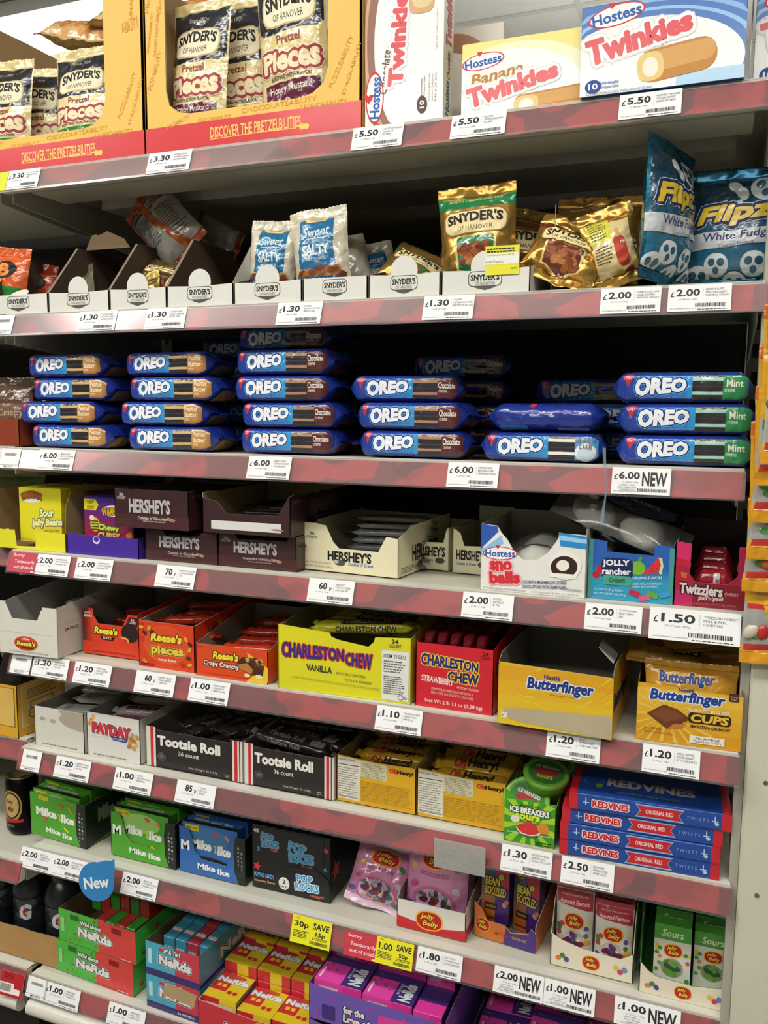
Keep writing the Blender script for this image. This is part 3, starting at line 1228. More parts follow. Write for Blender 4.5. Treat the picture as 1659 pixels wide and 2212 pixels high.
def hostess(P, cu, cv, ru, rv, rot=0):
    P.ell(cu, cv, ru, rv, 'ink #d6343c', rot)
    P.ell(cu, cv, ru * .93, rv * .88, 'ink #f6f6f4', rot)
    P.t('Hostess', cu, cv - rv * .02, ru * 1.72, rv * 1.05, 'ink #2f5fb4', .03, 0, rot)
    dx, dy = -ru * .12 * P.W, rv * 1.0 * P.H
    heart(P, cu + (dx * math.cos(rot) - dy * math.sin(rot)) / P.W, cv + (dx * math.sin(rot) + dy * math.cos(rot)) / P.H, rv * P.H * .36, 'ink #d6343c')


def badge(P, cu, cv, w, h, bg='ink #efe3bd', edge='ink #1f1c1a', txt='ink #201d1b', rot=0, sub=True):
    """pretzel maker's badge: lettering over a small second line in a soft edged plate"""
    P.rrect(cu - w / 2, cv - h / 2, cu + w / 2, cv + h / 2, edge, .35, rot)
    P.rrect(cu - w * .475, cv - h * .45, cu + w * .475, cv + h * .45, bg, .35, rot)
    c, s = math.cos(rot), math.sin(rot)

    def q(dx, dy):
        X_, Y_ = dx * w * P.W, dy * h * P.H
        return cu + (X_ * c - Y_ * s) / P.W, cv + (X_ * s + Y_ * c) / P.H
    a = q(0, .13)
    P.t("SNYDER'S", a[0], a[1], w * .86, h * .42, txt, .045, 0, rot, arc=.02)
    if sub:
        a = q(0, -.24)
        P.t('OF HANOVER', a[0], a[1], w * .55, h * .2, txt, .0, 0, rot)


def jellylogo(P, cu, cv, ru, rv, rot=.2):
    P.ell(cu, cv, ru, rv, 'ink #e6b422', rot, sq=.85)
    P.ell(cu, cv, ru * .9, rv * .86, 'ink #c3202c', rot, sq=.85)
    P.t('Jelly', cu - ru * .15, cv + rv * .36, ru * 1.05, rv * .62, 'ink #f2d23c', .03, .2, rot * .5, out=[('ink #5c1015', rv * P.H * .05)])
    P.t('Belly', cu + ru * .1, cv - rv * .32, ru * 1.15, rv * .66, 'ink #f2d23c', .03, .2, rot * .5, out=[('ink #5c1015', rv * P.H * .05)])


def beans(P, cu, cv, ru, rv, n, seed, size, cols):
    R = random.Random(seed)
    for i in range(n):
        a, q = R.uniform(0, 2 * PI), math.sqrt(R.random())
        k = P.k
        P.ell(cu + ru * q * math.cos(a), cv + rv * q * math.sin(a), size / P.W, size * .68 / P.H, 'gloss ' + R.choice(cols), R.uniform(0, PI), 12)
        P.k = k + .15
    P.k += 1


def nuggets(P, u0, v0, u1, v1, n, seed, size, cols=('#8a4a22', '#a45e2c', '#6e3417', '#b77a44')):
    R = random.Random(seed)
    for i in range(n):
        cu, cv = R.uniform(u0, u1), R.uniform(v0, v1)
        pts = []
        a0 = R.uniform(0, 6)
        for k in range(7):
            a = a0 + 2 * PI * k / 7
            r = size * R.uniform(.65, 1.1)
            pts.append((cu * P.W + r * math.cos(a), cv * P.H + r * .8 * math.sin(a)))
        k = P.k
        P.poly(pts, 'ink ' + R.choice(cols), True)
        P.k = k + .15
    P.k += 1


# ------------------------------------------------------------------ top shelf
z0 = ZS[0] + .002


def carton_words(P, words, seed, u0, v0, u1, v1, col='ink #e0a43c'):
    R = random.Random(seed)
    for s, u, v, w, h, r in words:
        P.t(s, u, v, w, h, col, .0, 0, r)


def pretzel_carton(label, u0, u1, op, seed, torn=None, x0=None, w=None, edge_cut=1.0):
    y = .02
    if x0 is None:
        x0 = XU(u0, y, z0)
        w = XU(u1, y, z0) - x0
    h = .285
    a, b, vb = op       # opening left, right, bottom
    fp = [(0, 0), (1, 0), (1, edge_cut)]
    fp += [(b + (1 - b) * .06, edge_cut), (b, edge_cut - .03), (b, vb + .14), (b - .02, vb + .06), (b - .07, vb + .015), (b - .12, vb), (a + .12, vb), (a + .06, vb + .015), (a + .015, vb + .06), (a, vb + .14), (a, .97), (a * .94, 1), (0, 1)]
    if torn:
        fp = jag(fp, 3, 6, .02, seed)
    red = .135

    def front(P):
        P.rect(0, 0, 1, red, 'gloss #d8333a')
        P.t('DISCOVER THE PRETZELBILITIES', .53, red * .52, .42, .06, 'ink #f2cf6e', .015, 0, .0)
        P.poly([(.32, red * .24), (.55, red * .28), (.72, red * .26), (.72, red * .29), (.55, red * .31), (.32, red * .27)], 'ink #f2cf6e')
        P.ell(.745, red * .3, .012, .016, 'ink #f2cf6e')
        P.ell(.765, red * .3, .012, .016, 'ink #f2cf6e')
        WD = [('CHOCOLATEABILITY', .64, .17, .34, .026, .03), ('CATCHABILITY', .34, .145, .16, .02, 0), ('LAUNCHABILITY', .84, .14, .2, .026, .0), ('SMILEABILITY', .16, .15, .12, .022, .3),
              ('PUZZLEABILITY', .915, .34, .2, .024, 1.1), ('STACKABILITY', .96, .3, .2, .02, 1.2), ('ABILITY', .94, .72, .09, .06, .2), ('UNABILITY', .95, .86, .16, .02, 1.5)]
        if a > 0:
            WD += [('POPABILITY', a * .5, .45, .16, .026, 1.2), ('SWORD-FIGHTABILITY', a * .62, .66, .2, .02, 1.45), ('DELISHABILITY', a * .35, .88, .17, .02, 1.3), ('IMAGINEABILITY', a * .3, .66, .16, .018, 1.4), ('CRUNCHABILITY', a * .85, .86, .16, .016, 1.5)]
        carton_words(P, WD, seed, 0, 0, 1, 1)
    r = tray('pretzel_carton', label, 'carton', x0, y, z0, w, h, .3, 'card #f0c05c', 'kraft #a98d63', fp, [(0, 0), (1, 0), (1, 1), (.5, 1), (0, .98)], 1.0, front, group='yellow pretzel cartons on the top shelf', edge='kraft #c9b48a', t=.003)
    return x0, w, h, y


xb, wb, hb, yb = pretzel_carton('wider yellow and red pretzel carton beside the upright chocolate cake box', 317, 780, (.105, .86, .19), 3)
xa, wa, ha, ya = pretzel_carton('yellow and red pretzel carton with torn corner at the left edge of the top shelf', 0, 0, (-.0, .80, .19), 5, True, xb - .004 - wb, wb, .95)


def d_pieces(flav, fcol, two=None):
    def f(P):
        P.rect(0, .93, 1, .99, 'film #23252e')
        P.poly([(.02, .93), (.98, .93), (.98, .6), (.9, .57), (.1, .57), (.02, .6)], 'film #23252e')
        badge(P, .5, .70, .8, .2, 'ink #efe6c6', 'ink #c9b27a')
        P.t('Since 1909', .5, .86, .3, .03, 'ink #b9b3a0', 0)
        P.t('Pretzel', .5, .53, .36, .05, 'ink #9a4a3e', .02)
        P.t('Pieces', .5, .42, .84, .13, 'ink #efe0b8', .05, 0, .05, out=[('ink #f2e8cf', .0062), ('ink #a23a3c', .0046)], grow=.12)
        P.t('BURSTING WITH FLAVOR!', .5, .32, .6, .022, 'ink #5a4a3a', .02)
        P.rect(.1, .14, .86, .295, 'film ' + fcol)
        P.rect(.86, .15, .9, .30, 'film #2b2a2e')
        if two:
            P.t(flav, .48, .255, .62, .05, 'ink #f2eadf', .01)
            P.t(two, .48, .19, .42, .05, 'ink #f2eadf', .01)
        else:
            P.t(flav, .45, .25, .52, .055, 'ink #f2eadf', .01)
            P.lines(.16, .16, .8, .215, 2, 'ink #d9e6c9', 3)
        nuggets(P, .05, .03, .95, .13, 22, 5, .009, ('#c98a4a', '#dca362', '#a86430', '#e2b878'))
    return f


def pieces_bag(label, uc, vt, y, w, h, flav, fcol, two=None, rot=(0, 0, 0), seed=1, base=.006, n='pretzel_bag'):
    x = XU(uc, y, z0 + .1)
    return pouch(n, label, 'bag', (x, y, z0 + base), w, h, .036, 'film #ead79a', d_pieces(flav, fcol, two), rot, seed=seed, amp=.0045, group='pretzel bags in the yellow cartons')


MUST = '#6d2440'
pieces_bag('cream honey mustard pretzel bag leftmost in the wider yellow carton', 424, 0, .05, .118, .235, 'Honey Mustard', MUST, '& Onion', (-.06, .03, -.1), 1)
pieces_bag('cream honey mustard pretzel bag in the middle of the wider yellow carton', 530, 0, .1, .118, .25, 'Honey Mustard', MUST, '& Onion', (-.03, -.09, .12), 2)
pieces_bag('tall cream honey mustard pretzel bag rightmost in the wider yellow carton', 645, 0, .05, .122, .275, 'Honey Mustard', MUST, '& Onion', (-.02, -.07, 0), 3)
pieces_bag('cream jalapeno pretzel bag with green block, in the torn carton', 178, 0, .052, .122, .20, 'Jalapeño', '#3f8a3c', None, (-.1, -.02, .05), 4)
pieces_bag('cream pretzel bag at the very left edge inside the torn carton', 8, 0, .055, .12, .20, 'Jalapeño', '#3f8a3c', None, (-.05, .04, 0), 6)
pieces_bag('pale pretzel bag between two others deep in the torn carton', 82, 0, .1, .11, .2, 'Jalapeño', '#3f8a3c', None, (-.05, 0, .3), 7)
for uc, v, y, w, h, rx, ry, lb, sd in ((150, 60, .10, .15, .12, -1.15, .15, 'crumpled pretzel bag lying on top of the torn carton', 8), (262, 12, .12, .15, .13, -1.2, -.1, 'upper crumpled pretzel bag on the heap above the torn carton', 9),
                                       (420, 5, .13, .14, .12, -1.25, .05, 'crumpled pretzel bag lying on top inside the wider carton', 11)):
    x, z = XZ(uc, v, y)
    pouch('pretzel_bag', lb, 'bag', (x, y, z - .02), w, h, .05, 'film #e0bd86', lambda P: (P.poly([(.1, .3), (.9, .4), (.8, .75), (.15, .7)], 'film #c98a78'), P.rect(.0, .86, 1, .93, 'film #4a8a46'), nuggets(P, .1, .1, .9, .4, 16, 3, .01, ('#d9a05c', '#c2833f'))), (rx, ry, .2), seed=sd, amp=.008, group='pretzel bags in the yellow cartons')


# snack cake boxes
def twinkies(P, cu, cv, w, h, rot, grow=.1, k=1):
    P.t('Twinkies', cu, cv, w, h, 'gloss #d8353f', .06, 0, rot, out=[('ink #d9dee2', .0048 * k), ('ink #fafafa', .0036 * k)], grow=grow)


def cake(P, cu, cv, w, h, rot=.1, fill='#f4efe2'):
    P.rrect(cu - w * .5, cv - h * .5, cu + w * .5, cv + h * .5, 'ink #c98c48', .45, rot)
    P.rrect(cu - w * .46, cv - h * .2, cu + w * .48, cv + h * .42, 'ink #dba764', .45, rot)
    P.ell(cu - w * .33, cv - h * .1, w * .17, h * .44, 'ink #ecd08a', rot, sq=.7)
    P.ell(cu - w * .33, cv - h * .12, w * .10, h * .30, 'ink ' + fill, rot)


def swirl(P, col, col2, e):
    cu, cv, ru, rv, rot = e
    for k, c in ((1.22, col2), (1.12, col), (1.05, col2)):
        P.ell(cu, cv, ru * k, rv * k, 'gloss ' + c, rot, 40)
    P.ell(cu, cv, ru, rv, 'gloss #f6f5ee', rot, 40)


def bounded(P, u0, v0, u1, v1, pts, spec):
    q = [(min(max(u, u0), u1), min(max(v, v0), v1)) for u, v in pts]
    P.poly(q, spec)


def oval_pts(cu, cv, ru, rv, n=48, a0=0, a1=2 * PI):
    return [(cu + ru * math.cos(a0 + (a1 - a0) * i / n), cv + rv * math.sin(a0 + (a1 - a0) * i / n)) for i in range(n)]


def d_blue(P):
    for k, c in ((1.3, '#7fb4e4'), (1.22, '#2f6cbc'), (1.12, '#8cc0ea'), (1.06, '#2f6cbc')):
        bounded(P, 0, 0, 1, 1, oval_pts(.42, .27, .60 * k, .55 * k), 'gloss ' + c)
    bounded(P, 0, 0, 1, 1, oval_pts(.40, .25, .60, .54), 'gloss #f7f6ee')
    P.rect(.6, 0, 1, .14, 'gloss #a9d2ee')
    hostess(P, .22, .86, .18, .12, .15)
    twinkies(P, .36, .58, .66, .27, .2, -.12, 1.2)
    cake(P, .6, .28, .48, .36, .12)
    P.ell(.085, .1, .052, .075, 'ink #2f4f9c')
    P.t('10', .085, .1, .06, .07, 'ink #f4f4f4', .03)
    P.t('Individually', .19, .125, .12, .04, 'ink #5a7fc0', .02)
    P.t('Wrapped Cakes', .19, .08, .12, .035, 'ink #5a7fc0', .02)
    P.t('GOLDEN SPONGE CAKE WITH CREAMY FILLING', .25, .02, .42, .028, 'ink #4a6aa8', .0)


def d_banana(P):
    bounded(P, 0, 0, 1, 1, oval_pts(.42, .3, .62, .64), 'gloss #f7f0c2')
    bounded(P, 0, 0, 1, 1, oval_pts(.36, .25, .58, .6), 'gloss #f8f6ee')
    hostess(P, .17, .73, .17, .115, .1)
    P.t('Banana', .28, .53, .42, .16, 'ink #c08a4a', .03, .2, .14, out=[('ink #f8f4e4', .002)])
    twinkies(P, .40, .36, .72, .26, .2, -.12, 1.0)
    cake(P, .7, .1, .56, .26, .06)


def d_choc(P):
    # printed sideways: box stands on its end, lettering runs upwards
    for k, c in ((1.25, '#8a5238'), (1.15, '#c99a80'), (1.07, '#8a5238')):
        bounded(P, 0, 0, 1, 1, oval_pts(.56, .48, .50 * k, .56 * k), 'gloss ' + c)
    bounded(P, 0, 0, 1, 1, oval_pts(.62, .46, .50, .56), 'gloss #f7f6f0')
    P.rect(.45, 0, 1, .3, 'gloss #f7f6f0')
    P.ell(.13, .16, .12, .15, 'ink #d6343c')
    P.ell(.13, .16, .105, .135, 'ink #f6f6f4')
    P.t('Hostess', .14, .16, .24 * P.H / P.W, .13 * P.W / P.H, 'ink #2f5fb4', .03, 0, PI / 2 - .05)
    heart(P, .05, .16, .008, 'ink #d6343c')
    P.t('Chocolate', .26, .3, .25 * P.H / P.W, .1 * P.W / P.H, 'ink #6a4436', .01, .2, PI / 2 - .1)
    twinkies(P, .43, .5, .58 * P.H / P.W, .2 * P.W / P.H, PI / 2 - .06, 0, 1.1)
    P.rrect(.56, .6, .88, 1.0, 'ink #d9ad80', .3)
    P.rrect(.6, .63, .86, .8, 'ink #e8cf9a', .4)
    P.ell(.74, .74, .1, .07, 'ink #463531')
    nuggets(P, .68, .7, .8, .79, 8, 3, .004, ('#2f2422', '#5e4a48', '#d8cfc9'))
    P.ell(.74, .09, .065, .05, 'ink #5e4a44')
    P.t('10', .74, .09, .045 * P.H / P.W, .06 * P.W / P.H, 'ink #f4f4f4', .03, 0, PI / 2)
    P.t('Individually', .735, .19, .1 * P.H / P.W, .022 * P.W / P.H, 'ink #7a6a64', .02, 0, PI / 2)
    P.t('Wrapped Cakes', .77, .195, .11 * P.H / P.W, .022 * P.W / P.H, 'ink #7a6a64', .02, 0, PI / 2)
    for i in range(3):
        P.t(('CHOCOLATE CAKE', 'WITH CREAMY', 'FILLING')[i], .83 + .04 * i, .18, .16 * P.H / P.W, .02 * P.W / P.H, 'ink #8a7a74', 0, 0, PI / 2)
    P.t('NET WT 13.58 OZ (385g)', .92, .5, .22 * P.H / P.W, .02 * P.W / P.H, 'ink #8a7a74', 0, 0, PI / 2)


def d_chocside(P):
    P.rect(0, .9, 1, 1, 'gloss #b98a70')
    P.t('Hostess', .4, .14, .2 * P.H / P.W, .4 * P.W / P.H, 'ink #2f5fb4', .03, 0, PI / 2)
    P.t('Chocolate', .5, .33, .16 * P.H / P.W, .3 * P.W / P.H, 'ink #6a4436', .01, .2, PI / 2)
    P.t('Twinkies', .5, .6, .34 * P.H / P.W, .55 * P.W / P.H, 'ink #d8353f', .05, 0, PI / 2)


y = .022
x0, w, h = fit(0, 788, 955, 0, y)
carton('snack_cake_box', 'white and brown chocolate cake box standing on end beside the pretzel carton', 'box', x0, y, z0, w, .245, .05, 'gloss #efece4', d_choc, d_chocside, rot=.02, group='snack cake boxes on the top shelf')
x0 = XU(996, .03, z0)
w = XU(1256, .03, z0) - x0
carton('snack_cake_box', 'pale yellow banana cake box between the chocolate and blue boxes', 'box', x0, .03, z0, w + .012, .098, .05, 'gloss #f3e27e', d_banana, rot=0, group='snack cake boxes on the top shelf')
y = .012
x0 = XU(1252, y, z0)
w = XU(1607, y, z0) - x0
carton('snack_cake_box', 'big blue and white cake box, tallest at the right of the top shelf', 'box', x0, y, z0, w, .1135, .06, 'gloss #2f6cbc', d_blue, rot=0, group='snack cake boxes on the top shelf')
x0 = XU(1626, .05, z0)
carton('snack_cake_box', 'blue cake box cut off by the right edge of the photo', 'box', x0, .05, z0, w, .121, .06, 'gloss #2f6cbc', d_blue, rot=0, group='snack cake boxes on the top shelf')
x0, zz = XZ(1000, 66, .14)
carton('snack_cake_box', 'brown and white cake box peeping over behind the banana cake box', 'box', x0 - .1, .14, z0, .165, zz - z0 + .004, .05, 'gloss #e6ded4', lambda P: (bounded(P, 0, 0, 1, 1, oval_pts(.5, .5, .44, .46), 'gloss #b48468'), bounded(P, 0, 0, 1, 1, oval_pts(.45, .4, .4, .4), 'gloss #f0ece6')), rot=0, group='snack cake boxes on the top shelf')
m = MB()
m.box(0, 0, 0, .0015, .2, .15, 'clear')
tag(m.build('shelf_divider', None, (XU(1617, .03, z0), .03, z0)), 'clear plastic divider between the two blue cake boxes', 'divider')

# ------------------------------------------------------------------ second shelf: pretzel trays and foil bags
z1 = ZS[1] + .002
YT = .012
TU = [-22, 105, 237, 361, 505, 653, 795, 952, 1146]
TH = .13
TF = (ZV(611, XU(505, YT, z1), YT) - z1) / TH


def d_tray(P):
    cu, cv, w, h = .5, TF * .52, .38, TF * .8
    P.rrect(cu - w / 2, cv - h * .3, cu + w / 2, cv + h * .5, 'ink #4a4744', .3)
    P.rrect(cu - w * .475, cv - h * .26, cu + w * .475, cv + h * .46, 'ink #dddcd3', .3)
    P.poly([(cu - w * .4, cv - h * .26), (cu + w * .4, cv - h * .26), (cu + w * .22, cv - h * .4), (cu, cv - h * .5), (cu - w * .22, cv - h * .4)], 'ink #57534e')
    P.t("SNYDER'S", cu, cv + h * .17, w * .86, h * .34, 'ink #2d2b29', .04)
    P.t('OF HANOVER', cu, cv - h * .14, w * .6, h * .17, 'ink #57534e', .0)


names = ['nearest the left edge, its tab folded down', 'second from the left, mostly empty with torn back', 'third from the left, holding a slumped gold bag', 'fourth from the left, no bag of its own',
         'under the left caramel bag', 'without tab, under the right caramel bag', 'holding a flopped green and gold bag', 'with a yellow sticker on its front']
for i in range(8):
    xa_, xb_ = XU(TU[i], YT, z1), XU(TU[i + 1], YT, z1)
    w = xb_ - xa_ - .002
    f = TF
    fp = [(0, 0), (1, 0), (1, f)]
    if i not in (0, 5):
        rr = .0215
        fp += [(.5 + rr / w * math.cos(a), f + .03 + rr / TH * 1.0 * math.sin(a)) for a in [PI * k / 12 for k in range(-1, 14)]]
    fp += [(0, f)]
    hs = .95 if i < 4 else .62
    sp = [(0, 0), (1, 0), (1, hs), (.28, hs), (0, f)] if i < 4 else [(0, 0), (1, 0), (1, hs), (.2, f + .1), (0, f)]
    t_ = tray('pretzel_tray', 'white cardboard pretzel tray ' + names[i], 'tray', xa_ + .001, YT, z1, w, TH, .28, 'card #dddcd3', 'kraft #57463a', fp, jag(sp, 2, 8, .012, i), hs, d_tray, group='white pretzel trays on the second shelf', edge='kraft #8d7a64', t=.0016)
    if i == 0:
        m = MB()
        m.prism([(.019 * math.cos(a), .019 * math.sin(a)) for a in [PI * k / 12 for k in range(13)]], Vector((w * .5, .001, TH * f)), X, Vector((0, .8, .6)), Vector((0, -.6, .8)), .0012, 'card #e4e3da', 'card #e4e3da', 'card #e4e3da')
        m.build('folded_tab', t_)
    if i == 1:
        m = MB()
        m.prism(jag([(0, 0), (.1, 0), (.088, .016), (.05, .032), (.015, .026)], 3, 5, .003, 5), Vector((.0, .1, TH * .95)), X, Z, -Y, .002, 'kraft #b59c7c', 'kraft #8f7a60', 'kraft #b59c7c')
        m.build('torn_flap', t_)
    if i == 7:
        m = MB()
        sw = XU(1119, YT, z1) - XU(1046, YT, z1)
        m.box(0, -.0012, 0, sw, -.0004, .04, 'paper #e9e34a')
        P = front_panel(m, sw, .04, -.0012)
        P.rect(0, .36, 1, .74, 'paper #efefe6')
        P.t('Low Capacity', .3, .45, .55, .12, INK, 0)
        P.t('SNYDERS JALAPENO PRETZ', .45, .67, .8, .06, INK, 0)
        P.lines(.05, .78, .9, .96, 2, INK, 4)
        P.t('00977', .85, .2, .2, .06, INK, 0)
        m.build('shelf_sticker', t_, (XU(1046, YT, z1) - xa_, -.0005, .024))['label'] = 'yellow and white sticker'


def gold_bag(col):
    def f(P):
        P.rect(0, .78, 1, .97, 'film ' + col)
        P.t("America's favorite since 1909", .5, .86, .7, .03, 'ink #d9c27a', 0)
        P.poly([(.22, .5), (.78, .5), (.76, .2), (.5, .13), (.24, .2)], 'film #e7c878')
        P.poly([(.25, .5), (.75, .5), (.73, .21), (.5, .15), (.27, .21)], 'film ' + col)
        nuggets(P, .28, .22, .72, .42, 46, 7, .0072)
        badge(P, .5, .64, .84, .23, 'ink #ecd9a2', 'ink #8c6a34', 'ink #231f1b')
    return f


def caramel(P):
    P.poly([(.2, .88), (.8, .88), (.82, .34), (.5, .28), (.18, .34)], 'film #236f9c')
    P.rect(.16, .9, .84, .915, 'film #d9d2bb')
    badge(P, .5, .9, .42, .12, 'ink #e9d190', 'ink #7a5e2c')
    P.t('Sweet', .5, .73, .48, .11, 'ink #d9e9ef', .01, .15)
    P.rect(.3, .64, .7, .65, 'ink #d9e9ef')
    P.t('AND', .5, .62, .08, .025, 'ink #d9e9ef', .01)
    P.t('SALTY', .5, .52, .48, .12, 'ink #e3eef2', .04)
    P.t('PRETZEL PIECES', .5, .42, .34, .03, 'ink #d9e9ef', .01)
    nuggets(P, .12, .12, .88, .32, 50, 9, .0085, ('#8a4f2a', '#a8662e', '#6f3a1c', '#b98650'))
    P.poly([(.1, .26), (.9, .2), (.9, .12), (.1, .18)], 'film #1d5f86')
    P.t('SALTED CARAMEL', .5, .19, .62, .045, 'ink #e7eef0', .02, 0, -.09)


def bag(label, u, y, w, h, t, film, design, rot, seed, zoff=.004, group='snack bags on the second shelf', seal=None, amp=.005, **k):
    x = XU(u, y, z1 + zoff)
    return pouch('pretzel_bag', label, 'bag', (x, y, z1 + zoff), w, h, t, film, design, rot, seal, seed, amp, group, **k)


GOLD = 'foil #c79a4c'
bag('cream and blue caramel pretzel bag with foil seal, left of the pair', 583, .075, .088, .128, .04, 'film #d8d0b8', caramel, (-.05, .09, .1), 21, .012)
bag('cream and blue caramel pretzel bag leaning right, right of the pair', 702, .06, .098, .142, .045, 'film #d8d0b8', caramel, (-.06, -.11, .05), 22, .008)
bag('plain cream bag side on, just behind the right caramel bag', 770, .15, .085, .115, .04, 'film #c9c1aa', None, (-.05, -.25, .7), 23, .006)
bag('plain cream bag side on, farther behind the caramel bags', 822, .2, .085, .112, .04, 'film #c9c1aa', caramel, (-.05, -.2, .6), 24, .006)
bag('gold pretzel bag with green top and brown nuggets, upright in the stickered tray', 1036, .06, .118, .158, .048, GOLD, gold_bag('#1f7a46'), (-.05, -.06, .05), 25, .006)
bag('gold pretzel bag side on, just behind the upright green topped bag', 1118, .15, .11, .14, .04, GOLD, gold_bag('#7a4a20'), (0, .08, .6), 26)
bag('gold pretzel bag leaning at the back right of the stickered tray', 1150, .21, .11, .12, .04, GOLD, gold_bag('#7a4a20'), (-.1, .3, .3), 27)
bag('dark gold pretzel bag leaning at the back left of the stickered tray', 950, .19, .09, .1, .04, GOLD, gold_bag('#4a5a2c'), (-.1, .5, .1), 28)
bag('flopped green and gold pretzel bag lying low in its tray', 852, .07, .105, .11, .04, GOLD, gold_bag('#1f7a46'), (-.75, .42, .0), 29, .012)
bag('slumped gold pretzel bag with dark front in the third tray', 318, .06, .104, .115, .05, 'foil #a08b48', gold_bag('#3a2c22'), (-.75, .2, .1), 30, .012)
bag('small gold corner of a bag lying under the slumped gold bag', 300, .05, .1, .06, .03, 'foil #a08b48', None, (-.2, -.25, .1), 31, .003)
bag('dark cream pretzel bag deep inside the second tray', 176, .08, .08, .095, .04, 'film #7d7660', lambda P: badge(P, .5, .72, .8, .3, 'ink #8d866c', 'ink #3a352c'), (-.4, -.45, .0), 32)
bag('gold hot wing pretzel bag lying slumped on the shelf beside the last tray', 1192, .035, .112, .105, .04, GOLD, gold_bag('#6b2a1a'), (-.5, .34, .0), 33, .012, amp=.007)
bag('gold pretzel bag standing upright behind the slumped and leaning ones', 1284, .17, .13, .155, .05, GOLD, gold_bag('#7a5a26'), (-.03, .03, 0), 34)


def wing(P):
    P.rect(.12, .05, .86, .8, 'film #dcc88e')
    P.rect(.1, .56, .5, .93, 'film #d9d24a')
    P.lines(.14, .6, .46, .9, 8, 'ink #6a6436', 3)
    P.lines(.16, .3, .46, .52, 6, 'ink #5a4a30', 5)
    P.rrect(.5, .22, .72, .58, 'ink #b8402c', .4)
    P.rect(.57, .56, .65, .68, 'ink #c99a5c')
    nuggets(P, .45, .04, .95, .2, 16, 4, .008, ('#a8321f', '#3a2a22', '#c9a24a', '#7d2a1c'))
    P.t('Hot Buffalo', .78, .5, .3, .05, 'ink #f0e6cf', .01)
    P.t('Wing', .84, .43, .16, .05, 'ink #f0e6cf', .01)


bag('gold and cream hot wing bag leaning left beside the tall blue bag', 1346, .06, .076, .112, .036, GOLD, wing, (-.08, -.28, .15), 35, .008, amp=.007)


def pretzel(P, cu, cv, r, fg='ink #d9dee0', bg='film #1f5f7c', rot=0):
    W_, H_ = r / P.W, r / P.H
    P.ell(cu, cv, W_, H_ * .9, fg, rot)
    for dx, dy, q in ((-.38, .18, .3), (.38, .18, .3), (0, -.42, .26)):
        P.ell(cu + dx * W_, cv + dy * H_, W_ * q, H_ * q, bg)


def flipz(P):
    P.grad(.03, .02, .97, .94, '#2a7a9c', '#0f2c3c', 9, 'v', 'film')  # darkens upwards: shade of the shelf above put into the print
    R = random.Random(3)
    for i in range(9):
        P.ell(.62 + R.uniform(-.2, .24), .72 + R.uniform(-.06, .14), .05 + .06 * R.random(), .02 + .03 * R.random(), 'film #b9c3c6', R.uniform(0, 3), 10)
    pretzel(P, .72, .82, .02, 'ink #c4cccf')
    P.t('Flipz', .46, .60, .76, .19, 'gloss #d9b93a', .05, .25, .12, out=[('ink #cfd6d6', .0052), ('ink #1d2a5c', .0042)])
    P.poly([(.0, .44), (1, .50), (1, .37), (0, .31)], 'film #c9cdd0')
    P.t('White Fudge', .5, .42, .66, .08, 'ink #3a4a78', .02, .1, .07)
    P.t('Covered Pretzels', .5, .355, .34, .03, 'ink #3a4a78', .0, .1, .07)
    for cu, cv in ((.32, .2), (.68, .2), (.14, .1), (.5, .06), (.9, .09)):
        pretzel(P, cu, cv, .017)


bag('tall blue white fudge pretzel bag turned edge on, left of two', 1430, .05, .125, .19, .045, 'foil #2a7896', flipz, (-.02, .1, 1.12), 36, .004, amp=.004)
bag('wide dark blue white fudge pretzel bag at the right end of the second shelf', 1585, .12, .14, .165, .05, 'foil #1f5a74', flipz, (-.03, .04, -.1), 37, .004, amp=.004)  # foil colour darkened to stand in for shade under the shelf
bag('dark blue pretzel bag behind and between the two nearer blue ones', 1500, .22, .12, .15, .04, 'foil #1f5a74', flipz, (0, .05, .2), 38)  # same darkened foil, shade of the recess put into its colour


def gob(P):
    P.rect(0, .0, 1, .42, 'film #2c8a3c')
    P.ell(.55, .66, .26, .14, 'ink #1f1a16')
    P.t('B', .55, .66, .22, .2, 'ink #e68a3a', .05)
    P.ell(.3, .52, .06, .04, 'ink #6aa02c')
    P.poly([(.1, .25), (.5, .32), (.4, .2)], 'ink #c93a24')


bag('orange and green snack bag at the left edge of the second shelf', 12, .06, .1, .125, .04, 'film #d8622c', gob, (-.05, .12, 0), 39)
bag('second orange and green snack bag, standing behind the first', 72, .14, .085, .11, .035, 'film #c04c22', gob, (-.05, .15, .15), 40)


def sunb(P):
    P.rect(.0, .86, 1, .985, 'film #bb5a2c')
    P.rect(0, 0, .07, .9, 'film #c06a3c')
    P.poly([(.3, .86), (.46, .86), (.62, .4), (.72, .02), (.56, .02), (.5, .35)], 'film #c4662f')
    P.rrect(.52, .69, .92, .77, 'film #a8392c', .4)
    P.t('SUNBITES', .7, .81, .4, .06, 'ink #7a5a3a', .02)
    P.t('Popcorn', .72, .73, .3, .05, 'ink #ecd9cf', .01, .2)
    P.lines(.62, .2, .95, .64, 12, 'ink #6a6660', 6)
    P.rect(.08, .78, .32, .82, 'ink #4a4644')
    P.lines(.08, .3, .42, .76, 14, 'ink #7d7974', 8)


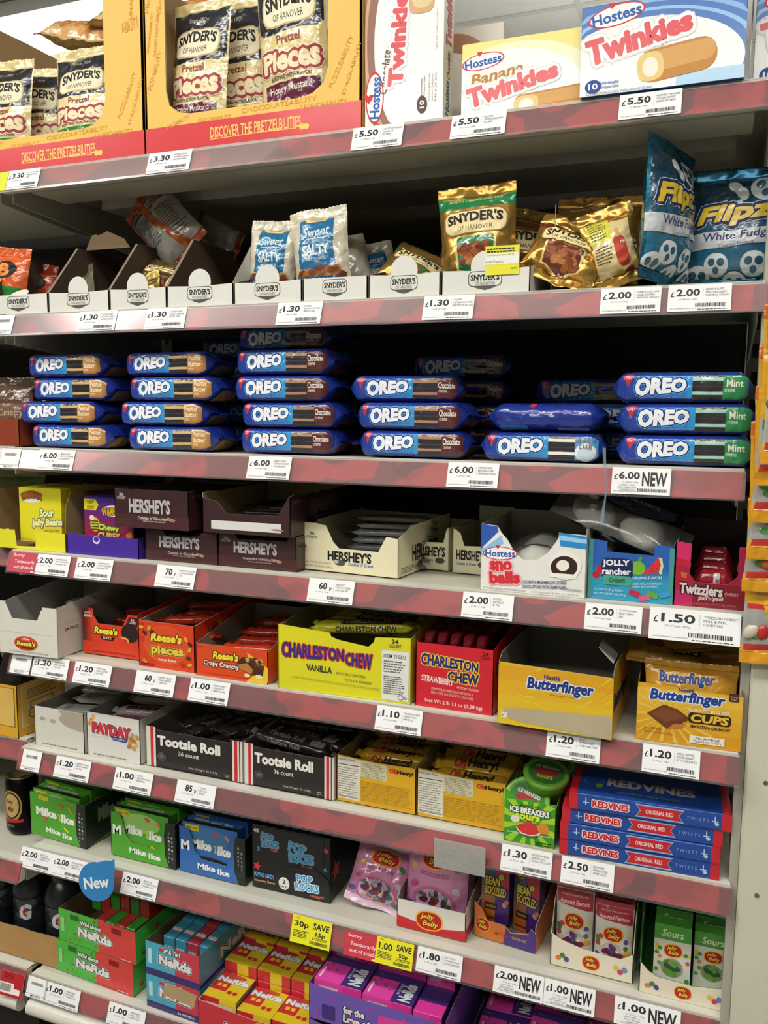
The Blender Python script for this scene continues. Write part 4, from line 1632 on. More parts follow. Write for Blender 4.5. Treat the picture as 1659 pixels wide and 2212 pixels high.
x, zz = XZ(372, 472, .155)
pouch('snack_bag', 'grey and orange snack bag dropped upside askew behind the white trays', 'bag', (x + .04, .15, zz - .068), .108, .168, .045, 'film #c2beb6', sunb, (-.12, -.8, .0), 'film #b8562c', 41, .006)
x, zz = XZ(475, 490, .2)
pouch('snack_bag', 'pale grey end of another snack bag behind the orange and grey one', 'bag', (x + .03, .22, zz - .04), .06, .13, .03, 'film #b4b0a8', None, (-.2, -1.1, .0), 'film #9a4a30', 42, .005)
m = MB()
m.prism([(0, 0), (.1, 0), (.1, .125), (.012, .13), (0, .11)], Vector((0, 0, 0)), Vector((-.2, .98, 0)), Z, Vector((.98, .2, 0)), .001, 'plastic #6d7072', 'plastic #6d7072', 'plastic #9a9c9c')
tag(m.build('shelf_divider', None, (XU(1196, .06, z1), .06, z1 - .001)), 'thin grey divider sheet standing beside the last pretzel tray', 'divider')

# ------------------------------------------------------------------ third shelf: cookie packs
z2 = ZS[2] + .002
CH, CL, CD = .0415, .181, .105


def cookie(flav, sub, fcol, scol):
    def f(P):
        P.rect(.04, .1, .6, .93, 'film #20409c')
        P.grad(.2, .16, .575, .86, '#1f4db4', '#2f9ad8', 8, 'u', 'film')
        P.poly([(.075, .9), (.155, .9), (.115, .5)], 'film #c8323c')
        P.t('N', .113, .8, .03, .12, 'ink #e6b0b0', 0)
        P.t('OREO', .35, .54, .37, .52, 'gloss #f0f2f4', .065, .12, .05, out=[('ink #58a6dc', .0026), ('ink #142c7c', .0017)], grow=-.18)
        P.t('CHOCOLATE SANDWICH COOKIES  NET WT 15.25 OZ (432g)', .4, .17, .32, .055, 'ink #7fb4e0', 0)
        P.rect(.575, .1, .785, .88, 'film #2b2a30')
        for v0, v1 in ((.84, .88), (.50, .53)):
            P.rect(.575, v0, .785, v1, 'film #4a4244')
        for v0, v1 in ((.70, .80), (.26, .36)):
            P.rect(.575, v0, .785, v1, 'film ' + scol)
        P.rect(.785, .12, .955, .87, 'film ' + fcol)
        if len(flav) == 2:
            P.t(flav[0], .862, .7, .125, .2, 'ink #efe2c6', .02)
            P.t(flav[1], .862, .47, .125, .2, 'ink #efe2c6', .02)
            P.t(sub, .826, .28, .05, .09, 'ink #efe2c6', 0)
        elif flav:
            P.t(flav[0], .864, .62, .14 if len(flav[0]) > 5 else .11, .24, 'ink #f0e6d8', .02)
            P.t(sub, .832, .4, .07, .1, 'ink #f0e6d8', 0)
        else:
            P.grad(.785, .12, .945, .87, '#7fc4ec', '#3f8fd0', 4, 'v', 'film')
            P.ell(.864, .36, .078, .3, 'ink #e9eef0')
            P.ell(.864, .3, .06, .22, 'ink #c9d9e2')
            for i, ch in enumerate('BIRTHDAY'):
                P.t(ch, .80 + .018 * i, .74 + .03 * math.sin(i * .45), .014, .15, 'ink ' + ('#d8453a', '#3f8f4a', '#d9a42c', '#8a4a9c')[i % 4], .02, 0, .3 - .08 * i)
            for i, ch in enumerate('CAKE'):
                P.t(ch, .828 + .024 * i, .55, .02, .17, 'ink ' + ('#3f6fb4', '#c4452c', '#4a9a4a', '#c43a7c')[i], .03)
    return f


BLUE = 'film #1e3590'
FL = {'pb': (cookie(('Peanut', 'Butter'), 'creme', '#c08a4a', '#d2b078'), 'film #b08650', 'peanut butter'),
      'ch': (cookie(('Chocolate',), 'creme', '#5a2a2a', '#b08468'), 'film #5c2c34', 'chocolate'),
      'mt': (cookie(('Mint',), 'creme', '#2f8f56', '#a8d9c0'), 'film #23804c', 'mint'),
      'bd': (cookie((), '', '#5aa8dc', '#f0e9e2'), BLUE, 'birthday cake')}
PROTO = {}


def pack(fl, label, loc, rot=(0, 0, 0), group='blue cookie packs on the third shelf', seed=1):
    if (fl, seed % 3) in PROTO:
        return dup(PROTO[(fl, seed % 3)], loc, rot, label, group)
    d, cf, nm = FL[fl]
    r = flowpack('cookie_pack', label, 'cookie pack', loc, CL, CH, CD, BLUE, d, None, rot, seed, .0027, 'film #1a2f8c', .017, .02, group, 6.5, topfilm=cf if fl == 'mt' else BLUE, botfilm=cf)
    PROTO[(fl, seed % 3)] = r
    return r


ORD = ['bottom', 'second', 'third', 'fourth', 'fifth']
COLS = [
    ('pb', 'leftmost', .03, [(60, 0, .0), (36, 0, .01), (62, .01, .0), (52, .012, -.03)]),
    ('pb', 'second', .03, [(268, 0, 0), (250, 0, 0.01), (270, 0, -.01), (262, .01, -.03)]),
    ('ch', 'tall third', .028, [(510, .004, 0), (512, .002, 0.01), (497, 0, 0), (500, .006, -.03), (505, .075, -.03)]),
    ('ch', 'fourth', .03, [(768, 0, .0), (762, 0, -.03), (752, .012, .16)]),
]
sd = 0
for fl, cn, y, packs in COLS:
    for i, (u, dy, rz) in enumerate(packs):
        sd += 1
        pack(fl, '%s cookie pack, %s%s in the %s column' % (FL[fl][2], ORD[i], '' if i == 0 else ' from bottom', cn), (XU(u, y + dy, z2 + .045 * i), y + dy, z2 + (CH + .001) * i), (0, 0, rz), seed=sd)
for i, (u, rz) in enumerate(((1326, .0), (1328, .02), (1322, .05))):
    sd += 1
    pack('mt', 'green ended mint cookie pack, %s of three at the right end' % ('bottom', 'middle', 'top')[i], (XU(u, .02, z2 + .045 * i), .02, z2 + (CH + .001) * i), (0, 0, rz), seed=sd)
pack('bd', 'birthday cake cookie pack lying under the reversed plain blue pack', (XU(1032, .026, z2), .026, z2), seed=31)
r = flowpack('cookie_pack', 'blue cookie pack turned back to front on the birthday cake pack', 'cookie pack', (XU(1050, .03, z2 + .045), .03, z2 + CH + .001), CL * .93, CH, CD, BLUE,
             lambda P: (P.rect(.12, .06, .36, .22, 'film #58b4dc'), P.rect(.62, .06, .88, .16, 'film #a9b4c4'), P.ell(.4, .9, .03, .07, 'ink #c8323c'), P.rect(.08, .44, .94, .46, 'film #162a80'), P.rect(.08, .5, .94, .51, 'film #162a80')), None, (0, 0, .0), 33, .0055, 'film #1a2f8c', .02, .016, 'blue cookie packs on the third shelf', 3.2, k=30)
# packs farther back in the dark
for fl, u, v, y, lb in (('ch', 425, 742, .30, 'dim cookie pack far back behind the tall chocolate column'), ('ch', 884, 775, .25, 'dim chocolate cookie pack behind the fourth column'),
                        ('ch', 1150, 832, .24, 'dim cookie pack behind the reversed blue pack'), ('mt', 1232, 862, .16, 'shaded cookie pack behind, between the reversed pack and the mint packs')):
    zt = ZV(v, XU(u, y, z2 + .1), y)
    n = max(1, round((zt - z2) / (CH + .001)))
    for i in range(n):
        sd += 1
        pack(fl, lb if i == n - 1 else lb.replace(' cookie pack', ' cookie pack hidden low down'), (XU(u, y, z2 + .042 * n), y, z2 + (CH + .001) * i), seed=sd)
# red tray side and brown packs at the far left of the third shelf
x0 = XU(38, .03, z2)
r = tray('snack_tray', 'rust red cardboard tray of brown packs at the left of the third shelf', 'tray', x0 - .10, .035, z2 + .0, .10, .11, .3, 'card #8a3a22', 'card #9a4a30', [(0, 0), (1, 0), (1, .45), (0, .45)], [(0, 0), (1, 0), (1, .9), (.2, .55), (0, .45)], .9)
for i in range(2):
    pouch('snack_bag', 'brown snack bag standing in the rust red tray, %s' % ('front', 'behind')[i], 'bag', (x0 - .05, .075 + .05 * i, z2 + .004), .085, .125, .03, 'film #5c4434', lambda P: (P.rect(.1, .3, .9, .6, 'film #7a5a44'), P.t('Crispy', .5, .45, .7, .14, 'ink #b9a48c', .02)), (-.05, 0, .15), None, 50 + i)

# ------------------------------------------------------------------ fourth shelf
z3 = ZS[3] + .002
G3 = 'candy cartons on the fourth shelf'


def at3(u, y):
    return XU(u, y, z3)


def d_sour(P):
    P.rect(0, 0, 1, 1, 'gloss #e4d92a')
    P.ell(.3, .82, .26, .1, 'ink #eeeee6')
    P.t('WARHEADS', .3, .82, .5, .13, 'ink #c46a2a', .05, 0, .05, out=[('ink #3a3418', .0012)], arc=.05)
    P.t('Sour', .66, .55, .34, .15, 'ink #eef0a0', .05, 0, .05, out=[('ink #7a2f8c', .0016), ('ink #3f9a2f', .0006)])
    P.t('Jelly Beans', .66, .36, .72, .17, 'ink #eef0a0', .05, 0, .06, out=[('ink #7a2f8c', .0018), ('ink #3f9a2f', .0006)])
    P.t('with a Sour Shell', .76, .23, .36, .05, 'ink #b4326a', .0, 0, .08)
    P.t('and a Sweet Soft Center', .78, .17, .34, .045, 'ink #b4326a', .0, 0, .08)
    beans(P, .66, .09, .34, .09, 30, 4, .0032, ('#d8452c', '#e89a2c', '#4a9a3c', '#e8d23c', '#d86a9c'))
    P.t('NET WT 4 OZ (113g)', .16, .04, .24, .035, 'ink #8a7a20', 0)


def d_cubes(P):
    P.grad(0, 0, 1, 1, '#c8202c', '#4a2a8c', 9, 'v', 'gloss')
    P.poly([(0, .96), (.24, .96), (.3, .86), (.24, .76), (0, .76)], 'gloss #e4d92a')
    P.t('NEW', .14, .91, .14, .065, 'ink #2a2420', .02)
    P.t('LOOK!', .14, .81, .15, .065, 'ink #2a2420', .02)
    P.ell(.62, .76, .26, .1, 'ink #eeeee6')
    P.t('WARHEADS', .62, .76, .5, .14, 'ink #d8b02a', .05, 0, .1, out=[('ink #3a3418', .0012)])
    P.ell(.22, .5, .1, .13, 'gloss #c9c23a')
    for i in range(4):
        P.rect(.15, .4 + i * .05, .29, .42 + i * .05, 'ink #3a3420')
    P.ell(.16, .62, .05, .05, 'ink #e4d9b4')
    P.t('Chewy', .5, .44, .42, .14, 'ink #d9e04a', .04, 0, -.05, out=[('ink #2f6a2a', .0015)])
    P.t('CUBES', .5, .3, .46, .14, 'ink #e8b45a', .05, 0, 0, out=[('ink #4a3a1c', .0015)])
    for cu, cv, c in ((.32, .2, '#3f8fc4'), (.86, .22, '#c44a9c'), (.82, .08, '#5a2f8c'), (.92, .34, '#d88a3a')):
        P.rrect(cu - .06, cv - .05, cu + .06, cv + .05, 'gloss ' + c, .25, .4)


# sour jelly bean boxes in a kraft tray with yellow flaps
xa_ = at3(-26, .012)
w = at3(143, .012) - xa_
h = .10
fp = [(0, 0), (1, 0), (1, .34), (.63, .36), (.62, .06), (.38, .05), (.36, .36), (0, .34)]
fp = jag(jag(fp, 6, 8, .012, 2), 2, 8, .012, 3)
r = tray('candy_tray', 'kraft tray with torn yellow front flaps at the left of the fourth shelf', 'tray', xa_, .012, z3, w, h, .26, 'card #e4dc2c', 'kraft #9a7f5c', fp, jag([(0, 0), (1, 0), (1, 1.08), (.06, 1.08), (.015, .85), (0, .34)], 2, 9, .02, 6), 1.0, side='kraft #9a7f5c', group=G3)
bx = at3(46, .03)
for i in range(4):
    carton('candy_box', 'yellow sour jelly bean box, %s in its kraft tray' % ('front one', 'second one back', 'third one back', 'rearmost')[i], 'box', bx, .03 + i * .024, z3 + .012, at3(139, .03) - bx - .004, .102, .022, 'gloss #e4d92a', d_sour, group='yellow jelly bean boxes in the kraft tray')
# chewy cube boxes in a purple tray
xa_ = at3(146, .01)
w = at3(300, .01) - xa_
r = tray('candy_tray', 'purple tray of sour chewy cubes under the overhanging brown carton', 'tray', xa_, .01, z3, w, .036, .24, 'gloss #4a2f9c', 'kraft #9a7f5c', jag(SQ, 2, 16, .02, 8), SQ, 1.0, lambda P: (P.ell(.42, .78, .05, .2, 'ink #d9d4ea'), P.ell(.42, .82, .035, .14, 'ink #4a2f9c')), group=G3)
bx = at3(182, .026)
for i in range(3):
    carton('candy_box', 'purple and red chewy cubes box, %s in the purple tray' % ('front one', 'second one back', 'rearmost')[i], 'box', bx, .03 + i * .026, z3 + .003, .108, .100, .024, 'gloss #4a2a8c', d_cubes, group='chewy cube boxes in the purple tray')
# green bag at the very left
pouch('snack_bag', 'olive green snack bag at the left edge of the fourth shelf', 'bag', (at3(-22, .14), .22, z3 + .004), .13, .125, .04, 'film #5a6a1e', None, (-.05, 0, .2), None, 61)


def hershey(nm, bg, fg, fg2, count=True, strip=None, hh=.36, cv=.6):
    def f(P):
        P.rect(0, 0, 1, .34, 'gloss ' + strip) if strip else None
        P.t("HERSHEY'S", .48, cv, .56, hh, 'ink ' + fg, .045)
        P.t(nm, .52, .27, .4, .085, 'ink ' + fg2, .02, .0)
        P.t('milk chocolate with cookie bits', .54, .19, .3, .045, 'ink ' + fg2, 0)
        P.poly([(.7, .26), (.8, .2), (.83, .26), (.73, .32)], 'ink #b59a7c')
        P.poly([(.73, .26), (.8, .22), (.81, .25), (.74, .29)], 'ink #8a6a4c')
        if count:
            P.t('36', .1, .86, .06, .08, 'ink ' + fg2, .01)
            P.t('COUNT', .1, .77, .12, .07, 'ink ' + fg2, .01)
        P.t('36 x 43 g BARS', .13, .2, .18, .06, 'ink #6a5450' if bg[1] in '345' else 'ink #7a746a', 0)
        P.t('NET WT 1.54 kg', .13, .11, .18, .06, 'ink #6a5450' if bg[1] in '345' else 'ink #7a746a', 0)
    return f


DKB, DKI = 'gloss #3c2528', 'kraft #8a7a64'
side_h = lambda P: (P.rect(0, 0, 1, .3, 'gloss #4a2626'), P.t("HERSHEY'S", .5, .62, .4, .34, 'ink #7a6a6a', .045), P.t('36 COUNT', .1, .86, .1, .09, 'ink #9a8a86', 0))
# two below
x0, w, hh = fit(3, 315, 470, 1150, .016)
r1 = tray('chocolate_carton', 'dark brown chocolate bar carton, lower left of the stacked four', 'carton', x0, .016, z3, w, .056, .2, DKB, DKI, [(0, 0), (1, 0), (1, .95), (.8, .95), (.72, .78), (.3, .78), (.24, .95), (0, .95)], SQ, 1, hershey('Cookies ‘n’ Chocolate', '#3', '#a9a6a8', '#b9b0a8', False, '#4a2a2c'), side_h, group='dark brown chocolate cartons')
x1, w1, hh = fit(3, 473, 640, 1150, .018)
r2 = tray('chocolate_carton', 'dark brown chocolate bar carton, lower right of the stacked four', 'carton', x1, .018, z3, w1, .056, .2, DKB, DKI, [(0, 0), (1, 0), (1, 1), (.92, 1), (.84, .74), (.28, .74), (.2, 1), (0, 1)], SQ, 1, hershey('Creamy MILK CHOCOLATE', '#3', '#a9a6a8', '#b9b0a8', True, '#4a2a2c'), side_h, group='dark brown chocolate cartons')
# two on top; the left one sticks out to the left
zt = z3 + .058
xa_ = XU(249, -.004, zt)
w = XU(408, -.004, zt) - xa_
tray('chocolate_carton', 'dark brown cookies and chocolate carton on top, jutting out to the left', 'carton', xa_, -.004, zt, w, .066, .22, DKB, DKI, jag([(0, 0), (1, 0), (1, 1), (0, 1)], 2, 10, .012, 4), jag(SQ, 2, 12, .02, 5), 1, hershey('Cookies ‘n’ Chocolate', '#3', '#b9b6b8', '#d9d4cc', True, '#4a2a2c', .38, .58), side_h, rot=.0, group='dark brown chocolate cartons')
xb_ = XU(437, -.002, zt)
w2 = XU(626, -.002, zt) - xb_
tray('chocolate_carton', 'dark brown carton on top with cut out front and white paper strip', 'carton', xb_, .0, zt, w2, .066, .22, DKB, 'kraft #9a8a6c', [(0, 0), (1, 0), (1, 1), (.985, 1), (.86, .52), (.28, .5), (.17, .8), (.0, .88)], jag(SQ, 2, 12, .03, 7), 1.05,
     lambda P: (P.rect(.1, .1, .9, .32, 'paper #d9d9d4'), P.poly([(.78, .18), (.86, .2), (.93, .17), (.9, .13), (.8, .15)], 'kraft #9a8a6c')), lambda P: (P.rect(0, 0, 1, .3, 'gloss #4a2626'), P.t("HERSHEY'S", .55, .66, .44, .36, 'ink #6a6064', .045), P.t('36 COUNT', .1, .86, .1, .09, 'ink #9a8a86', 0), P.t('Creamy MILK CHOCOLATE', .55, .38, .4, .07, 'ink #8a7a74', 0)), group='dark brown chocolate cartons')


def barwrap(nm, label, cat, loc, L, H, D, film, fg, text, seed, rot=0, group=None, seal=None):
    return flowpack(nm, label, cat, loc, L, H, D, film, (lambda P: P.t(text, .5, .5, .6, .4, fg, .03)) if H > .013 else None, (lambda P: P.t(text, .5, .5, .62, .5, fg, .03)), rot, seed, .0012, seal, .016, .008, group, 4, cut=(12, 4))


# dark bars showing in the upper cartons
pb = barwrap('chocolate_bar', 'dark wrapped chocolate bar in the upper left brown carton', 'chocolate bar', (xa_ + .02, .01, zt + .05), .13, .012, .035, 'film #2c2024', 'ink #6a5a5c', "HERSHEY'S", 70, 0, 'dark wrapped chocolate bars')
for i, (dx, y, dz) in enumerate(((.02, .05, .052), (.022, .09, .054), (.02, .13, .053), (.018, .01, .037), (.02, .05, .039))):
    dup(pb, (xa_ + dx, y, zt + dz), 0, 'dark wrapped chocolate bar in the upper left brown carton')
for i, (dx, y, dz) in enumerate(((.035, .05, .022), (.03, .09, .028), (.032, .13, .03))):
    dup(pb, (xb_ + dx, y, zt + dz), 0, 'dark wrapped chocolate bar inside the cut out brown carton')
for i in range(3):
    dup(pb, (x0 + .0, .02 + .04 * i, z3 + .036), 0, 'dark wrapped chocolate bar in the lower left brown carton')
    dup(pb, (x1 + .012, .02 + .04 * i, z3 + .038), 0, 'dark wrapped chocolate bar in the lower right brown carton')

# cream cartons
CRM, CRI = 'card #e4dcb8', 'card #b0aa90'
x0, w, hh = fit(3, 655, 868, 1143, .05)
fp = [(0, 0), (1, 0), (1, .80), (.88, .82), (.80, .50), (.39, .50), (.33, .62), (.25, .96), (.14, 1), (0, 1)]
ccol = hershey('Cookies ‘n’ Creme', '#e', '#1f1c1c', '#4a7ab4', False, None, .26, .30)


def d_creme(P):
    P.t("HERSHEY'S", .5, .34, .46, .22, 'ink #1c1a1a', .045)
    P.t('Cookies ‘n’ Creme', .62, .19, .26, .07, 'ink #4a7ab4', .02, .2)
    P.ell(.4, .2, .06, .06, 'ink #55504c')
    P.ell(.36, .22, .03, .04, 'ink #b9b4a8')
    P.t('36', .1, .78, .05, .07, 'ink #3a3632', .01)
    P.t('COUNT', .1, .7, .12, .06, 'ink #3a3632', .01)
    P.t('36 - 1.55 OZ (43 g) BARS / ', .17, .16, .28, .05, 'ink #7a746a', 0)
    P.t('NET WT 3 LB 7.8 OZ (1.58 kg)', .17, .08, .3, .05, 'ink #7a746a', 0)


tray('chocolate_carton', 'cream carton of white chocolate bars, nearest and left of three', 'carton', x0, .05, z3, w, .078, .21, CRM, CRI, fp, jag([(0, 0), (1, 0), (1, 1.05), (.25, 1.0), (0, .8)], 2, 10, .01, 3), 1.0, d_creme,
     lambda P: (P.t("HERSHEY'S", .5, .42, .5, .36, 'ink #1c1a1a', .045), P.ell(.4, .16, .05, .06, 'ink #55504c'), P.lines(.05, .06, .3, .2, 3, 'ink #8a8474', 4)), rot=-.09, group='cream chocolate cartons')
cb = barwrap('chocolate_bar', 'silvery grey wrapped bar stacked in the nearest cream carton', 'chocolate bar', (x0 + .055, .08, z3 + .004), .13, .0105, .04, 'film #8e8f8a', 'ink #5c5c58', 'Hershey', 75, .1, 'silvery grey chocolate bars')
for i in range(1, 7):
    dup(cb, (x0 + .055 + .004 * (i % 2), .08 + .01 * i, z3 + .004 + .0112 * i), .1 + .02 * (i % 3), 'silvery grey wrapped bar stacked in the nearest cream carton')
fp2 = [(0, 0), (1, 0), (1, 1), (.94, .96), (.86, .64), (.3, .62), (.2, .9), (.06, .99), (0, 1)]
x0, w, hh = fit(3, 884, 972, 1140, .135)


def d_creme2(P):
    P.t("HERSHEY'S", .5, .42, .82, .24, 'ink #1c1a1a', .045)
    P.t('Cookies ‘n’ Creme', .36, .22, .5, .08, 'ink #4a7ab4', .02, .2)
    P.ell(.78, .22, .12, .07, 'ink #55504c')


tray('chocolate_carton', 'empty cream carton set back, middle of three', 'carton', x0, .135, z3, w, .072, .12, CRM, CRI, fp2, SQ, 1.0, d_creme2, group='cream chocolate cartons', rot=-.1)
x0, w, hh = fit(3, 977, 1062, 1140, .12)
t_ = tray('chocolate_carton', 'empty cream carton half hidden behind the coconut snow cake carton', 'carton', x0, .12, z3, w, .072, .13, CRM, CRI, fp2, SQ, 1.35, d_creme2, group='cream chocolate cartons', rot=-.06)

# coconut snow cake carton
x0, w, hh = fit(3, 1037, 1264, 1150, .008)
hh = .098


def d_sno(P):
    P.poly([(0, 1), (.16, .97), (.0, .6)], 'gloss #2f5cb4')
    P.poly([(0, .9), (.0, .62), (.17, .9), (.16, .97), (.0, .97)], 'gloss #2f5cb4')
    P.poly([(0, .6), (0, .5), (.22, .72), (.2, .84)], 'gloss #8cc4ea')
    P.poly([(.74, .94), (1, .9), (1, .72), (.76, .74)], 'gloss #2f8fd0')
    P.poly([(.74, .90), (1, .86), (1, .80), (.75, .83)], 'gloss #9cd0f0')
    hostess(P, .19, .57, .17, .1, .04)
    P.t('sno', .20, .38, .22, .16, 'gloss #d8343e', .06, 0, .06, out=[('ink #f2b8bc', .0022)])
    P.t('balls', .24, .21, .30, .19, 'gloss #d8343e', .06, 0, .08, out=[('ink #f2b8bc', .0022)])
    P.ell(.81, .46, .15, .21, 'gloss #f4f1ea', .2)
    P.ell(.8, .44, .125, .16, 'ink #3a2620', .2)
    P.ell(.79, .46, .06, .08, 'ink #f2ede2', .2)
    P.poly([(.66, .34), (.92, .34), (.92, .28), (.66, .28)], 'gloss #f4f3ee')
    P.t('COCONUT & MARSHMALLOW COVERED', .62, .19, .42, .05, 'ink #3a4a8c', .02, .1, .06)
    P.t('CHOCOLATE CAKE WITH CREAMY FILLING', .62, .12, .42, .05, 'ink #3a4a8c', .02, .1, .06)
    P.t('NOT FOR RESALE. INDIVIDUAL PACKAGES LABELED FOR RESALE.', .24, .035, .42, .028, 'ink #55555c', 0)
    P.t('6 - 3.5 OZ. (99g) 2 PACKS  NET WT. 21 OZ. (1 LB. 5 OZ.) 595g', .72, .03, .46, .035, 'ink #55555c', 0)
    P.t('6 - 2 PACKS PER BOX', .88, .11, .18, .035, 'ink #55555c', 0)


fp = [(0, 0), (1, 0), (1, .92), (.76, .93), (.72, .80), (.64, .62), (.55, .52), (.42, .50), (.33, .60), (.26, .78), (.2, .88), (.16, .98), (0, 1)]
tray('snow_cake_carton', 'white and blue coconut snow cake carton with cut out front', 'carton', x0, .008, z3, w, hh, .17, 'gloss #eceae4', 'card #a6a49a', fp, jag(SQ, 2, 16, .012, 4), 1.05, d_sno, lambda P: (P.rect(0, 0, 1, 1, 'gloss #26397c'), P.rect(0, .0, .3, 1, 'gloss #eceae4')), group=G3, rot=-.02)


def snowball(r, dx, dy, dz, s, seed):
    m = MB()
    m.ellipsoid((dx, dy, dz), (.034 * s, .034 * s, .024 * s), 'fluff #d9d8d2', None, .16, seed, 20, 12)
    m.build('snow_cake', r)


for i, (dx, y, dz, lb) in enumerate(((.075, .05, .045, 'pack of white coconut snow cakes, front left in the carton'), (.15, .095, .062, 'pack of white coconut snow cakes, right in the carton'), (.075, .115, .055, 'pack of white coconut snow cakes, back left in the carton'))):
    r = thing('snow_cake_pack', lb, 'snack cake', (x0 + dx, y, z3 + dz - .03), .2 * i, 'packs of coconut snow cakes')
    snowball(r, 0, 0, .026, .95, i)
    m = MB()
    m.grid([[((a - 4) * .011, -.036 + .009 * b, .026 + .026 * math.cos((a - 4) * .3) * math.cos((b - 4) * .3) + .002 * noise.noise(Vector((a, b, i)))) for a in range(9)] for b in range(9)], 'clear')
    m.build('film_wrap', r)
    m = MB()
    m.grid([[((a - 3) * .009, -.038 - .001 * b, .014 + .006 * b) for a in range(7)] for b in range(3)], 'film #223a7c')
    m.build('printed_band', r)
# snow cake pack thrown on the fruit chew carton
zt = z3 + .088
xx, zz = XZ(1342, 1140, .05)
r = thing('snow_cake_pack', 'clear pack of two coconut snow cakes tossed on the turquoise carton', 'snack cake', (xx, .06, zz + .006), (0.45, .36, 0), 'packs of coconut snow cakes')
snowball(r, -.042, 0, 0, .92, 11)
snowball(r, .03, 0, -.002, .92, 12)
m = MB()
for s in (-1, 1):
    m.grid([[(-.098 + .196 * a / 16, -.042 + .084 * b / 8, s * (.025 * math.sin(PI * min(1, max(0, a / 16))) ** .5 * math.sin(PI * b / 8) ** .6) + .002 * noise.noise(Vector((a * .7, b * .7, s)))) for a in range(17)] for b in range(9)], 'clear')
m.build('film_wrap', r)
m = MB()
m.grid([[(-.055 + .12 * a / 10, .012 + .03 * b / 4 - .016 * math.sin(PI * a / 10) * (4 - b) / 4, .0265 - .0012 * b) for a in range(11)] for b in range(5)], 'film #1f3068')
P = Panel(m, lambda u, v: Vector((-.05 + u, .018 + v, .0285)), .1, .022, Z)
P.t('SNACK CLASSICS', .5, .3, .8, .3, 'ink #b9c2d0', .01)
m.build('printed_band', r)

# fruit chew carton
x0, w, hh = fit(3, 1268, 1452, 1172, .014)


def d_jolly(P):
    P.rect(0, 0, 1, .36, 'gloss #2f9cc0')
    P.grad(0, .30, 1, .62, '#2f9cc0', '#2a62b4', 5, 'v', 'gloss')
    P.rect(0, .0, .055, 1, 'gloss #4a9a98')
    P.rect(.945, 0, 1, .92, 'gloss #4a9a98')
    for dx, dy in ((0, 0), (.045, .1)):
        P.ell(.1 + dx, .4 + dy, .045, .065, 'gloss #c42430')
    P.ell(.58, .56, .095, .115, 'gloss #7ab83a')
    P.ell(.61, .71, .02, .05, 'ink #5a9a2f', -.4)
    P.poly([(.64, .46), (.82, .76), (.86, .7), (.84, .5)], 'gloss #d8343c')
    P.poly([(.82, .76), (.86, .75), (.88, .62), (.86, .48), (.83, .5), (.85, .64)], 'gloss #cfe0a4')
    for k in range(5):
        P.ell(.74 + .03 * (k % 3), .53 + .05 * (k // 2), .006, .01, 'ink #2a1a1a')
    P.rrect(.16, .34, .53, .7, 'ink #1c2a5c', .25)
    P.t('JOLLY', .33, .61, .32, .13, 'ink #f2f4f4', .04, 0, .04)
    P.t('rancher', .34, .48, .34, .11, 'ink #f2f4f4', .035, 0, .04)
    P.rrect(.18, .25, .52, .41, 'gloss #4aa68a', .25)
    P.t('CHEWS', .35, .33, .19, .07, 'ink #1c3a2a', .03)
    P.t('ORIGINAL FLAVORS', .7, .41, .34, .05, 'ink #e3eef2', .01, 0, .09)
    P.t('GREEN APPLE, WATERMELON', .7, .31, .33, .04, 'ink #d9eaf0', 0, 0, .09)
    P.t('CHERRY, BLUE RASPBERRY', .68, .26, .3, .04, 'ink #d9eaf0', 0, 0, .09)
    P.t('12 - 2.06 OZ (58 g) BOXES /', .26, .16, .36, .05, 'ink #d9eaf0', 0)
    P.t('NET WT 1 LB 8.72 OZ (700 g)', .27, .09, .38, .05, 'ink #d9eaf0', 0)
    for cu, cv, c, a in ((.56, .14, '#c42c4a', -.3), (.68, .08, '#d85a8a', .2), (.77, .14, '#6aa83a', -.4), (.91, .16, '#3f9cd0', .3)):
        P.rrect(cu - .065, cv - .045, cu + .065, cv + .045, 'gloss ' + c, .25, a)


fp = [(0, 0), (1, 0), (1, .95), (.77, .95), (.77, .78), (.22, .8), (.22, .97), (0, 1)]
tray('chew_carton', 'turquoise and blue fruit chew carton with apple and melon picture', 'carton', x0, .014, z3, w, .085, .17, 'gloss #2a62b4', 'card #5a6a6c', fp, SQ, 1.0, d_jolly, group=G3)
for i in range(2):
    carton('candy_box', 'dark blue box inside the turquoise carton, %s' % ('front', 'rear')[i], 'box', x0 + .012, .03 + .06 * i, z3 + .003, w - .03, .055, .05, 'gloss #1f3f5c', lambda P: P.t('JOLLY RANCHER', .5, .7, .6, .2, 'ink #8aa4b4', .02))

# cherry twists carton
x0, w, hh = fit(3, 1456, 1614, 1172, .016)


